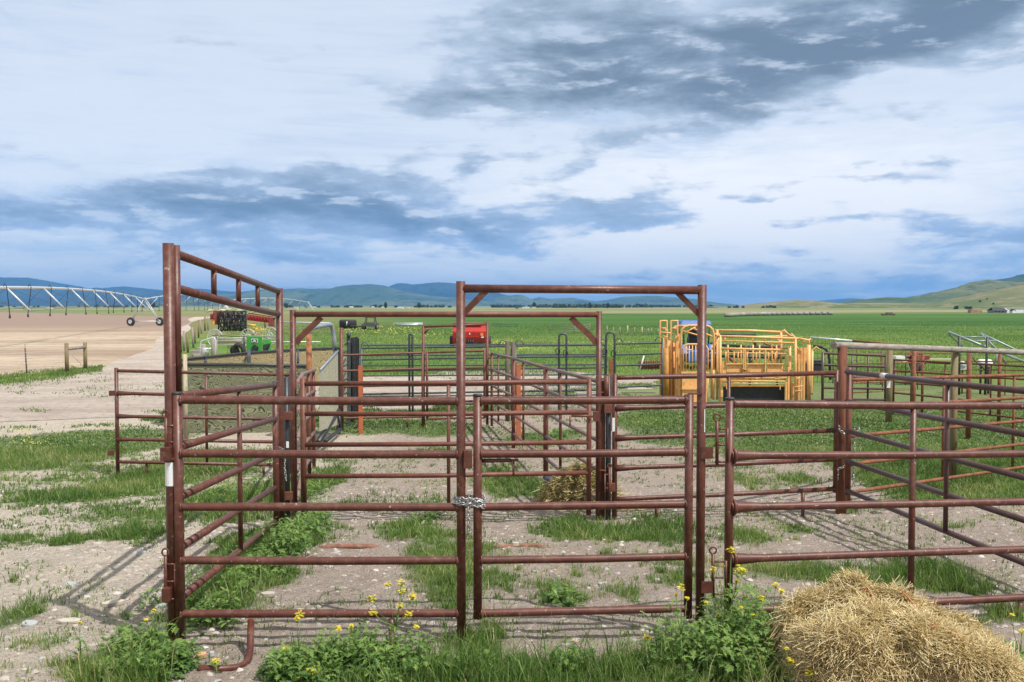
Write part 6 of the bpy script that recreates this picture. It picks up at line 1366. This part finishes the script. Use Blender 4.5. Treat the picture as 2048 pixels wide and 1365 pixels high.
# verge strip between field and lane
n = 9000; tpx = RNG.uniform(-100, 205, n); gl_ = [G(a, np.interp(a, [-100, 0, 100, 205], [773, 762, 751, 738]) + RNG.normal() * (5 if a < 150 else 3)) for a in tpx]
X = np.array([q.x for q in gl_]); Y_ = np.array([q.y for q in gl_]); blades('verge_grass', X, Y_, RNG.random(n) * .10 + .04, .02 + RNG.random(n) * .015, 'strip of green grass between field and lane', bend=.9, colr=(.2, .9))

n = 16000; lx = RNG.uniform(-260, 1330, n); ly = np.interp(lx, [-260, 0, 110, 330, 700, 1000, 1330], [868, 846, 840, 836, 834, 806, 768]) + RNG.normal(size=n) * 7; ly = np.where(RNG.random(n) < .3, RNG.uniform(748, 850, n), ly)
gl_ = [G(a_, max(b_, 745)) for a_, b_ in zip(lx, ly)]; X = np.array([q.x for q in gl_]); Y_ = np.array([q.y for q in gl_]); k_ = fbm(X, Y_, .8, 4, 33) > .52; X, Y_ = X[k_], Y_[k_]; X = np.repeat(X, 4) + RNG.normal(size=4 * k_.sum()) * .06; Y_ = np.repeat(Y_, 4) + RNG.normal(size=len(X)) * .06
blades('lane_weeds', X, Y_, RNG.random(len(X)) * .06 + .03, .014 + RNG.random(len(X)) * .014, 'scattered low grass on the gravel lane and along its ragged verge', bend=1.0, colr=(.1, .9))

# broad-leaved weeds
LEAF = np.array([(.01, 0), (.015, .16), (.13, .24), (.03, .32), (.20, .43), (.04, .50), (.25, .62), (.06, .68), (.20, .80), (.05, .86), (0, 1.0)])
def leaves(name, base, ang, pitch, L, Wd, bc, mat_, par=None, label=None):
    """lobed leaves: base Nx3, heading, upward pitch, length"""
    n = len(base); prof = LEAF; m = len(prof)
    t_ = prof[:, 1][None, :]; wv = prof[:, 0][None, :] * Wd[:, None] / .22 * .5
    dr = np.stack([np.cos(ang), np.sin(ang)], 1); sd_ = np.stack([-np.sin(ang), np.cos(ang)], 1)
    lon = L[:, None] * (t_ * np.cos(pitch)[:, None] ); z = L[:, None] * (t_ * np.sin(pitch)[:, None] - .55 * t_ ** 2 * np.cos(pitch)[:, None])
    mid = np.stack([base[:, 0:1] + dr[:, 0:1] * lon, base[:, 1:2] + dr[:, 1:2] * lon, base[:, 2:3] + z], 2)
    off = np.stack([sd_[:, 0:1] * wv, sd_[:, 1:2] * wv, wv * .35], 2); offm = off * np.array([-1, -1, 1.0])
    V = np.concatenate([mid + off, mid, mid + offm], 1)   # 3m verts
    idx = []
    for k_ in range(m - 1): idx += [(k_, k_ + 1, m + k_ + 1, m + k_), (m + k_, m + k_ + 1, 2 * m + k_ + 1, 2 * m + k_)]
    Qd = (np.arange(n)[:, None, None] * 3 * m + np.array(idx)[None]).reshape(-1, 4)
    V = V.reshape(-1, 3) - (np.array(parent_world(par)) if par else 0)
    o = fast_mesh(name, V, Qd, np.zeros((0, 3), int), mat_, {'bc': np.repeat(bc, 3 * m)}); o.parent = par
    if label: tag(o, label, kind='stuff')
    return o
def weedbed(spots, label):
    B = []; A = []; Pt = []; L = []; C = []
    for (px, py, rx, ry, n, hh) in spots:
        c = G(px, py); sx = rx * c.y / F; sy = ry * c.y * c.y / (H * F)
        for _ in range(n):
            x = c.x + random.gauss(0, .5) * sx; y = c.y + random.gauss(0, .5) * sy
            if y < 5.9 and 375 < CX + F * x / y < 535 and HOR + F * (H) / y > 1270: continue
            z0 = gzf(x, y); nl = random.randint(12, 24); top = hh * random.uniform(.4, 1.1); tone = random.uniform(-.15, .2)
            for k_ in range(nl):
                f = random.random(); z = z0 + top * f * .85; a = random.uniform(0, 6.283); B.append((x + math.cos(a) * .02, y + math.sin(a) * .02, z)); A.append(a); Pt.append(random.uniform(.1, 1.0)); L.append(random.uniform(.045, .115) * (1.15 - f * .5)); C.append(min(1, max(0, .25 + .5 * f + tone + random.uniform(-.15, .2))))
    B = np.array(B); L = np.array(L); return leaves('weeds', B, np.array(A), np.array(Pt), L, L * .46, np.array(C), M['weed'], None, label)
weedbed([(320, 1345, 100, 34, 44, .20),  (600, 1345, 110, 30, 70, .20), (700, 1335, 90, 30, 50, .22), (790, 1340, 70, 30, 36, .2), (1140, 1335, 60, 20, 14, .14), (1400, 1330, 70, 40, 60, .34), (1490, 1320, 60, 40, 24, .60), (1500, 1315, 70, 45, 52, .44), (1470, 1360, 90, 20, 60, .3), (1700, 1385, 120, 10, 34, .14), (2035, 1375, 40, 20, 16, .3), (900, 1350, 60, 20, 14, .15),
         (440, 1170, 70, 60, 60, .20), (500, 1150, 60, 30, 40, .20), (420, 1240, 40, 26, 26, .18), (600, 1090, 45, 30, 40, .32), (570, 1105, 45, 24, 30, .22), (625, 1060, 26, 26, 24, .34), (480, 990, 60, 40, 30, .2), (620, 990, 40, 30, 26, .2), (1130, 1200, 26, 14, 14, .12), (860, 1040, 40, 16, 10, .12), (1130, 870, 60, 14, 26, .14), (280, 1310, 50, 30, 24, .22), (1760, 1020, 40, 10, 8, .1)], 'dark green lobed weeds along the pipes and the near edge')

# mustard plants
FM = painted('mustard flower', (.80, .66, .02), .6, .12, dirt_amt=0, scale=80); STM = painted('mustard stem', (.13, .22, .05), .6, .2, dirt_amt=0)
def mustard(label, px, py_base, d, heads, nleaf=16):
    x, z0 = Xp(px, py_base, d), gzf(Xp(px, py_base, d), d); o = thing('mustard_plant', label, 'flowering weed', (x, d, z0))
    hs = [P(a, b, d + random.uniform(-.06, .06)) for a, b, _ in heads]; top = max(h_.z for h_ in hs); cx = sum(h_.x for h_ in hs) / len(hs)
    fork = Vector((x + (cx - x) * .5, d, z0 + (top - z0) * (.45 if len(hs) > 1 else .8)))
    mb = MB().tube([(x, d, z0 - .02), Vector((x, d, z0)).lerp(fork, .5) + Vector((.006, 0, 0)), fork], [.0050, .0042, .0034], 6)
    for h_, (_, _, R) in zip(hs, heads):
        fl = MB()
        mid = fork.lerp(h_, .5) + Vector(((h_.x - fork.x) * .15, 0, -.01)); mb.tube([fork, mid, h_], [.003, .0024, .0018], 5)
        R = R * 1.35 * d / F
        for _ in range(34):
            v_ = Vector((random.gauss(0, 1), random.gauss(0, 1), random.gauss(0, .8))).normalized() * R * random.uniform(.4, 1.0); c = h_ + v_; s_ = .0066; a = random.random() * 3
            e1 = Vector((math.cos(a), math.sin(a), random.uniform(-.3, .3))) * s_; e2 = Vector((-math.sin(a), math.cos(a), random.uniform(-.3, .3))) * s_
            b = len(fl.v); fl.v += [c, c + e1 + e2 * .4, c + e1 * .4 + e2, c - e1 * .4 + e2, c - e1 + e2 * .4, c - e1 - e2 * .4, c - e1 * .4 - e2, c + e1 * .4 - e2, c + e1 - e2 * .4]
            fl.f += [(b, b + 1, b + 2), (b, b + 3, b + 4), (b, b + 5, b + 6), (b, b + 7, b + 8)]; fl.sm += [False] * 4
            mb.tube([h_ - Vector((0, 0, R * .6)), c], .0007, 3, False)
        fl.build('flower_head', FM, o)
    mb.build('stem', STM, o)
    n = nleaf; f = np.array([random.random() for _ in range(n)]); B = np.array([tuple(Vector((x, d, z0)).lerp(fork, q * .98)) for q in f]); L = (.05 + .07 * (1 - f)) * np.array([random.uniform(.7, 1.2) for _ in range(n)])
    leaves('leaves', B, np.array([random.uniform(0, 6.28) for _ in range(n)]), np.array([random.uniform(.2, 1.0) for _ in range(n)]), L, L * .34, np.array([random.uniform(.35, .9) for _ in range(n)]), M['weed'], o)
    return o
mustard('tallest mustard plant with seven yellow flower heads before the second skid leg', 785, 1345, 5.6, [(745, 1197, 8), (776, 1169, 6), (803, 1165, 8), (804, 1182, 6), (825, 1193, 9), (800, 1212, 8), (747, 1225, 7), (817, 1228, 8), (833, 1254, 4)], 18)
mustard('mustard plant with one yellow head touching the bottom rail', 598, 1345, 5.5, [(600, 1228, 7), (594, 1238, 4)], 30)
mustard('mustard plant with a single yellow head right of the first one', 676, 1350, 5.5, [(677, 1257, 5), (703, 1254, 4)], 26)
mustard('low mustard plant with yellow head above the bent skid leg', 432, 1352, 5.45, [(431, 1324, 7)], 8)
mustard('small mustard plant with yellow head left of the low wide one', 573, 1360, 5.45, [(571, 1298, 5)], 20)
mustard('low mustard plant with wide yellow heads at the bottom edge', 625, 1372, 5.35, [(620, 1344, 8), (632, 1340, 8), (598, 1354, 5)], 14)
mustard('mustard plant at the bottom edge right of the low wide one', 706, 1372, 5.35, [(707, 1349, 7)], 14)
mustard('small mustard plant near the foot of the bow post', 893, 1372, 5.35, [(897, 1340, 5)], 10)
mustard('mustard plant with pale thick stem before the right bow post', 1362, 1370, 5.35, [(1364, 1174, 6), (1352, 1190, 3), (1374, 1196, 3)], 34)
mustard('short mustard plant with greenish head left of the pale stemmed one', 1300, 1365, 5.4, [(1295, 1275, 5)], 26)
mustard('tall mustard plant with two yellow clusters before the right panel upright', 1450, 1345, 5.6, [(1463, 1101, 8), (1478, 1140, 9), (1486, 1143, 7), (1473, 1163, 4), (1425, 1139, 5), (1446, 1132, 2)], 44)
mustard('mustard plant with two small heads between the panel upright and the bale', 1530, 1345, 5.45, [(1552, 1172, 6), (1562, 1183, 6), (1523, 1198, 6)], 40)
mustard('leafy mustard plant without open heads beside the bale', 1500, 1360, 5.4, [(1505, 1230, 2), (1482, 1215, 2)], 50)
mustard('leafy mustard plant with tiny heads under the right bow post', 1420, 1350, 5.6, [(1413, 1206, 3), (1437, 1230, 3)], 40)
mustard('mustard plant with two yellow heads hanging before the straw bale', 1668, 1390, 4.95, [(1660, 1263, 7), (1686, 1270, 9)], 10)
mustard('low mustard plant with yellow heads left of the bale foot', 1580, 1385, 5.0, [(1581, 1322, 6), (1598, 1325, 3), (1573, 1297, 2)], 14)
mustard('lowest mustard plant with a round yellow head under the bale', 1620, 1392, 4.95, [(1619, 1346, 7), (1650, 1331, 5)], 10)
mustard('mustard plant with one yellow head at the right edge beside the bale', 2045, 1380, 5.3, [(2044, 1262, 5), (2024, 1230, 3)], 22)
mustard('slim weed spike with green buds in the left corner grass', 160, 1365, 5.45, [(160, 1245, 2)], 26)
mustard('green weed spike left of the thick post foot', 297, 1345, 5.6, [(307, 1222, 3), (292, 1240, 2)], 30)

# ------------------------------------------------------------------ stones
def stones(n, rng_, y0, y1, s0, s1, flat, mat_, label, name, dens, xlim):
    yy = np.sqrt(RNG.uniform(y0 ** 2, y1 ** 2, n)); xx = RNG.uniform(xlim[0], xlim[1], n) * yy / 5.0
    k_ = RNG.random(n) < dens(xx, yy); xx, yy = xx[k_], yy[k_]; n = len(xx); s_ = s0 * (s1 / s0) ** (RNG.random(n) ** 2.2)
    base = np.array([(1, 0, 0), (.62, .75, .1), (-.25, .95, 0), (-.95, .35, .05), (-.8, -.6, 0), (.1, -1, .05), (.75, -.6, 0), (.55, 0, .8), (.1, .55, .9), (-.5, .2, .85), (-.2, -.55, .8), (.3, -.35, .85)])
    fa = [(0, 1, 7), (1, 8, 7), (1, 2, 8), (2, 3, 9), (2, 9, 8), (3, 4, 9), (4, 10, 9), (4, 5, 10), (5, 11, 10), (5, 6, 11), (6, 0, 7), (6, 7, 11), (7, 8, 11), (8, 10, 11), (8, 9, 10)]
    V = base[None] * (1 + RNG.uniform(-.28, .28, (n, 12, 3))); a = RNG.random(n) * 6.283; ca, sa = np.cos(a)[:, None], np.sin(a)[:, None]
    x = V[:, :, 0] * ca - V[:, :, 1] * sa; y = V[:, :, 0] * sa + V[:, :, 1] * ca * 1.0
    fl_ = flat * RNG.uniform(.6, 1.4, n); tx = RNG.uniform(-.2, .2, n)[:, None]
    Z = gz(xx, yy); W_ = np.stack([xx[:, None] + x * s_[:, None], yy[:, None] + y * s_[:, None] * .8, Z[:, None] - s_[:, None] * .08 + V[:, :, 2] * (s_ * fl_)[:, None] + x * tx * s_[:, None]], 2)
    T_ = (np.arange(n)[:, None, None] * 12 + np.array(fa)[None]).reshape(-1, 3)
    o = fast_mesh(name, W_.reshape(-1, 3), np.zeros((0, 4), int), T_, mat_, {'bc': np.repeat(RNG.random(n), 12)}); tag(o, label, kind='stuff'); return o
m, t, b = mat('field stones'); at = t.node('ShaderNodeAttribute', attribute_name='bc').outputs['Fac']; g = t.node('ShaderNodeNewGeometry').outputs['Position']
c = t.ramp(at, [(0, (.22, .19, .165)), (.3, (.36, .315, .275)), (.55, (.44, .395, .35)), (.8, (.31, .31, .305)), (.93, (.56, .53, .49)), (1, (.42, .28, .20))]); c = t.mix(t.mul(t.noise(g, 60, 4, .6), .4), c, (.25, .22, .19))
t.put(b.inputs['Base Color'], c); b.inputs['Roughness'].default_value = .9; M['stone'] = m
stones(26000, 0, 4.8, 13, .005, .034, .5, m, 'small pale pebbles scattered over the dirt', 'gravel', lambda x, y: np.clip(.75 - cover(x, y) * .6, 0, 1) * np.where(x < -1.6, 1.0, .6), (-3.1, 3.2))
stones(900, 0, 4.8, 11, .03, .075, .22, m, 'flat pieces of broken slate on the pale ground', 'slate_chips', lambda x, y: np.clip(.9 - cover(x, y), 0, 1) * np.where(x < -1.9, 1.0, .10), (-3.1, 3.2))
def slate(name, label, px, py, w, dp, th, rz, tilt, col):
    c = G(px, py); mb = MB(); n = 9; pts = []
    for k_ in range(n):
        a = 2 * math.pi * k_ / n; r_ = random.uniform(.75, 1.1); pts.append(Vector((math.cos(a) * w / 2 * r_, math.sin(a) * dp / 2 * r_, 0)))
    R = Matrix.Rotation(rz, 3, 'Z') @ Matrix.Rotation(tilt, 3, 'X'); z = gzf(c.x, c.y) + .004
    pts = [R @ q + Vector((c.x, c.y, z)) for q in pts]; o = mb.prism(pts, R @ Vector((0, 0, th))).build(name, col, None, .004); tag(o, label, 'stone')
SL = painted('blue grey slate', (.36, .385, .39), .6, .15, dirt=(.4, .36, .3), dirt_amt=.2); SL2 = painted('cream slate', (.42, .385, .33), .7, .15, dirt_amt=.2)
slate('slate', 'blue grey slate lying in the grass at the left edge', 60, 1250, .11, .11, .02, .3, .1, SL); slate('slate', 'long narrow cream slate in the shadow of the tall frame', 228, 1210, .17, .06, .03, .5, .15, SL2); slate('slate', 'pointed pale slate above the shadow corner', 142, 1167, .11, .08, .015, -.5, .2, SL)
slate('slate', 'thick grey slate beside the grass left of the tall post', 282, 1112, .09, .06, .035, -.1, 0, SL); slate('slate', 'flat pale slate below the shadow corner', 140, 1248, .16, .07, .02, .1, .1, SL2); slate('slate', 'orange brown stone left of the bent skid leg', 403, 1313, .07, .05, .03, .4, .1, painted('orange stone', (.48, .27, .16), .8, .2))
slate('slate', 'small pale stone right of the orange brown one', 424, 1308, .04, .035, .03, .2, 0, SL); slate('slate', 'white grey stone inside the gate, left of centre', 1031, 1097, .07, .05, .035, .2, 0, SL2); slate('slate', 'white grey stone inside the gate, right of centre', 1202, 1177, .055, .04, .03, .8, 0, SL)
slate('slate', 'grey stone in the shade near the right bow post', 1337, 1268, .08, .05, .03, .1, 0, SL); slate('slate', 'pale slate beside the foot of the tall post', 325, 1217, .07, .05, .02, .9, .1, SL); slate('slate', 'pale stone in the pen right of the weeds', 537, 1192, .12, .06, .03, .1, .1, SL2)

# ------------------------------------------------------------------ straw bale
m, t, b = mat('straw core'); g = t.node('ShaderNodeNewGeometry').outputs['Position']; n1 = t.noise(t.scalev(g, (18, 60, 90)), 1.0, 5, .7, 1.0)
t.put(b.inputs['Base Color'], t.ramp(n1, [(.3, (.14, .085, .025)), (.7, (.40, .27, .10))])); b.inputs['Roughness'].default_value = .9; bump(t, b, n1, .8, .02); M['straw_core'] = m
M['straw'] = foliage_mat('straw stalks', [(0, (.28, .18, .07)), (.22, (.58, .43, .20)), (.6, (.80, .66, .37)), (1, (.92, .82, .58))], .15, .4)
sb = thing('straw_bale', 'loose golden straw bale with orange twine lying at the lower right', 'straw bale', (Xp(1810, 1300, 5.2), 5.2, 0))
yb = 5.28
tp_ = [(1572, 1350), (1578, 1275), (1590, 1240), (1612, 1228), (1650, 1216), (1680, 1204), (1698, 1193), (1712, 1180), (1730, 1192), (1755, 1204), (1790, 1206), (1815, 1220), (1840, 1232), (1880, 1244), (1915, 1258), (1950, 1277), (1985, 1303), (2010, 1328), (2026, 1360), (2036, 1400)]
def bale_surf(u_, v_):
    """u 0..1 along, v 0..1 over the top from front foot to back foot"""
    px = 1572 + (2036 - 1572) * u_; x = Xp(px, 1300, yb)
    topz = np.interp(px, [q[0] for q in tp_], [Zy(q[1], yb) for q in tp_]); topz = np.maximum(topz, .05)
    a = math.pi * v_; e = .30; cy = -np.sign(np.cos(a)) * np.abs(np.cos(a)) ** e; cz = np.abs(np.sin(a)) ** e
    endt = np.clip(np.minimum(u_, 1 - u_) / .10, 0, 1) ** .5
    half = .27 * (.35 + .65 * endt) * (1.1 - .15 * u_); y = yb - .02 + cy * half * np.where(cy < 0, 1.1, .8) - .14 * u_
    z = topz * cz * (1 - .10 * np.clip(-cy, 0, 1)); lump = (fbm(px / 60, v_ * 5 + 0 * px, 1.6, 4, 31) - .5)
    gr_ = np.abs(np.sin(u_ * 15 + v_ * 1.5 + 3 * fbm(u_ * 3, v_ * 2, 1.5, 2, 51))) ** .5 * .035 - .02; y = y - gr_ * .6 * (cy < .2); z = z + gr_ * cz
    return x + lump * .03, y - lump * .16 * (.3 + endt), z * (1 + lump * .30)
nu, nv = 70, 44; UU, VV = np.meshgrid(np.linspace(0, 1, nu), np.linspace(0, 1, nv)); x, y, z = bale_surf(UU.ravel(), VV.ravel())
i = np.arange(nu * nv).reshape(nv, nu); Qd = np.stack([i[:-1, :-1].ravel(), i[:-1, 1:].ravel(), i[1:, 1:].ravel(), i[1:, :-1].ravel()], 1)
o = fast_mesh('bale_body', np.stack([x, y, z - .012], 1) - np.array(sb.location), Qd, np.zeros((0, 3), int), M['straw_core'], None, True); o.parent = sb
def stalks(n, name, lift, L0, L1, seed, ulim=(0, 1), vlim=(.02, .8), tidy=.6, fly=0.0):
    r = np.random.default_rng(seed); u_ = r.uniform(*ulim, n); v_ = r.uniform(*vlim, n); e = 1e-3
    p = np.stack(bale_surf(u_, v_), 1); pu = np.stack(bale_surf(np.clip(u_ + .012, 0, 1), v_), 1) - p; pv = np.stack(bale_surf(u_, np.clip(v_ + .012, 0, 1)), 1) - p
    pu /= np.linalg.norm(pu, axis=1)[:, None] + 1e-9; pv /= np.linalg.norm(pv, axis=1)[:, None] + 1e-9; nn = np.cross(pu, pv); nn /= np.linalg.norm(nn, axis=1)[:, None] + 1e-9
    fa = (fbm(u_ * 9, v_ * 6, 1.0, 3, 7) - .5) * 7 + r.normal(size=n) * tidy + math.pi * .5 * (fbm(u_ * 4, v_ * 3, 1.0, 2, 17) > .5)
    L = r.uniform(L0, L1, n); dr = pu * np.cos(fa)[:, None] + pv * np.sin(fa)[:, None] + nn * (r.normal(size=n) * .22 + .10 + fly)[:, None]; dr /= np.linalg.norm(dr, axis=1)[:, None]
    p = p + nn * (r.random(n)[:, None] * lift); kink = r.normal(size=(n, 3)) * .13; w_ = r.uniform(.0011, .0024, n)[:, None]
    A_ = p - dr * L[:, None] * .5; Bm = p + kink * L[:, None] * .5; C_ = p + dr * L[:, None] * .5 - np.array([0, 0, 1]) * (L ** 1.5)[:, None] * .25
    s1 = np.cross(dr, nn + r.normal(size=(n, 3)) * .3); s1 /= np.linalg.norm(s1, axis=1)[:, None]; s2 = np.cross(dr, s1)
    V = []
    for q in (A_, Bm, C_):
        for a in (0, 2.094, 4.189): V.append(q + (s1 * math.cos(a) + s2 * math.sin(a)) * w_)
    V = np.stack(V, 1); V[:, :, 2] = np.maximum(V[:, :, 2], -.02); Qd = []
    for s_ in (0, 3):
        for k_ in range(3): Qd.append((s_ + k_, s_ + (k_ + 1) % 3, s_ + 3 + (k_ + 1) % 3, s_ + 3 + k_))
    Qd = (np.arange(n)[:, None, None] * 9 + np.array(Qd)[None]).reshape(-1, 4); bc = np.repeat(np.clip(r.random(n) * .8 + .25 * fbm(u_ * 8, v_ * 8, 1, 3, 3), 0, 1), 9)
    o = fast_mesh(name, V.reshape(-1, 3) - np.array(sb.location), Qd, np.zeros((0, 3), int), M['straw'], {'bc': bc}); o.parent = sb; return o
o = stalks(42000, 'straw_stalks', .034, .06, .27, 1, vlim=(.0, .95), tidy=.8); o['kind'] = 'stuff'
o = stalks(4200, 'loose_stalks', .055, .08, .26, 2, vlim=(.1, .9), tidy=1.6, fly=.6); o['kind'] = 'stuff'
n = 2600; r = np.random.default_rng(44); uu = r.random(n); lx = 1560 + 500 * uu; gx_ = np.array([Xp(q, 1300, 5.2) for q in lx]) + r.normal(size=n) * .05; gy_ = 5.25 + r.normal(size=n) * .30; p = np.stack([gx_, gy_, gz(gx_, gy_) + r.random(n) * .02 + .004], 1); an = r.random(n) * 6.283; L = r.uniform(.03, .11, n); dv = np.stack([np.cos(an) * L, np.sin(an) * L, r.normal(size=n) * .012], 1); sv = np.stack([-np.sin(an), np.cos(an), np.full(n, .4)], 1) * .0018
V = np.stack([p - sv, p + sv, p + dv + sv, p + dv - sv], 1).reshape(-1, 3)
o = fast_mesh('fallen_stalks', V - np.array(sb.location), np.arange(n * 4).reshape(n, 4), np.zeros((0, 3), int), M['straw'], {'bc': np.repeat(r.random(n), 4)}); o.parent = sb; o['kind'] = 'stuff'
def on(u_, v_, l=.012): q = bale_surf(np.array([u_]), np.array([v_])); return Vector((float(q[0][0]), float(q[1][0]) - l, float(q[2][0]) + l))
MB().tube([on(.49 + .02 * math.sin(k_ * .9), .02 + k_ * .046, .048) for k_ in range(13)], .0035, 6).tube([on(.50 + .021 * k_, .48 - .02 * k_ + .015 * math.sin(k_ * 1.3), .045) for k_ in range(7)], .0035, 6).tube([on(.32 + .02 * k_, .52 + .012 * math.sin(k_ * 2), .045) for k_ in range(5)], .0035, 6).build('twine', M['twine'], sb)
# old hay heap with a dark trough behind the middle gate
hy = thing('hay_heap', 'heap of old tan hay spilling over a dark tub behind the middle gate', 'hay heap', (Xp(1160, 950, 11.6), 11.6, FLAT * .7))
c = P(1130, 965, 11.7); c.z = gzf(c.x, 11.7)
MB().tube([(c.x - .02, 11.7, c.z), (c.x, 11.7, c.z + .30)], [.22, .26], 18).build('tub', M['black'], hy)
rr = np.random.default_rng(9); n = 7000; a_ = rr.random(n) * 6.283; rad_ = rr.random(n) ** .6
pc = P(1160, 950, 11.6); px0 = pc.x + np.cos(a_) * rad_ * .50; py0 = 11.50 + np.sin(a_) * rad_ * .34; pz = gz(px0, py0) + np.clip(.44 * (1 - rad_ ** 2) + rr.normal(size=n) * .03, 0, 1); 
dv = rr.normal(size=(n, 3)) * .07; dv[:, 2] *= .5; dv[:, 2] -= .02; p0 = np.stack([px0, py0, pz], 1); sdv = np.cross(dv, rr.normal(size=(n, 3))); sdv = sdv / (np.linalg.norm(sdv, axis=1)[:, None] + 1e-9) * .004
V = np.stack([p0 - sdv, p0 + sdv, p0 + dv + sdv, p0 + dv - sdv], 1).reshape(-1, 3); Qd = np.arange(n * 4).reshape(n, 4)
M['hay'] = foliage_mat('old hay', [(0, (.16, .12, .05)), (.5, (.40, .32, .15)), (1, (.60, .52, .28))], .2, .6)
o = fast_mesh('hay', V - np.array(hy.location), Qd, np.zeros((0, 3), int), M['hay'], {'bc': np.repeat(rr.random(n), 4)}); o.parent = hy; o['kind'] = 'stuff'
n = 1500; pc = P(1265, 976, 11.4); px0 = pc.x + rr.normal(size=n) * .20; py0 = 11.3 + rr.normal(size=n) * .12; p0 = np.stack([px0, py0, gz(px0, py0) + rr.random(n) * .05], 1); dv = rr.normal(size=(n, 3)) * .06; dv[:, 2] *= .3; sdv = np.cross(dv, rr.normal(size=(n, 3))); sdv = sdv / (np.linalg.norm(sdv, axis=1)[:, None] + 1e-9) * .004
o = fast_mesh('scattered_hay', np.stack([p0 - sdv, p0 + sdv, p0 + dv + sdv, p0 + dv - sdv], 1).reshape(-1, 3), np.arange(n * 4).reshape(n, 4), np.zeros((0, 3), int), M['hay'], {'bc': np.repeat(rr.random(n) * .5 + .5, 4)}); tag(o, 'thin scatter of golden hay right of the hinge post', kind='stuff')
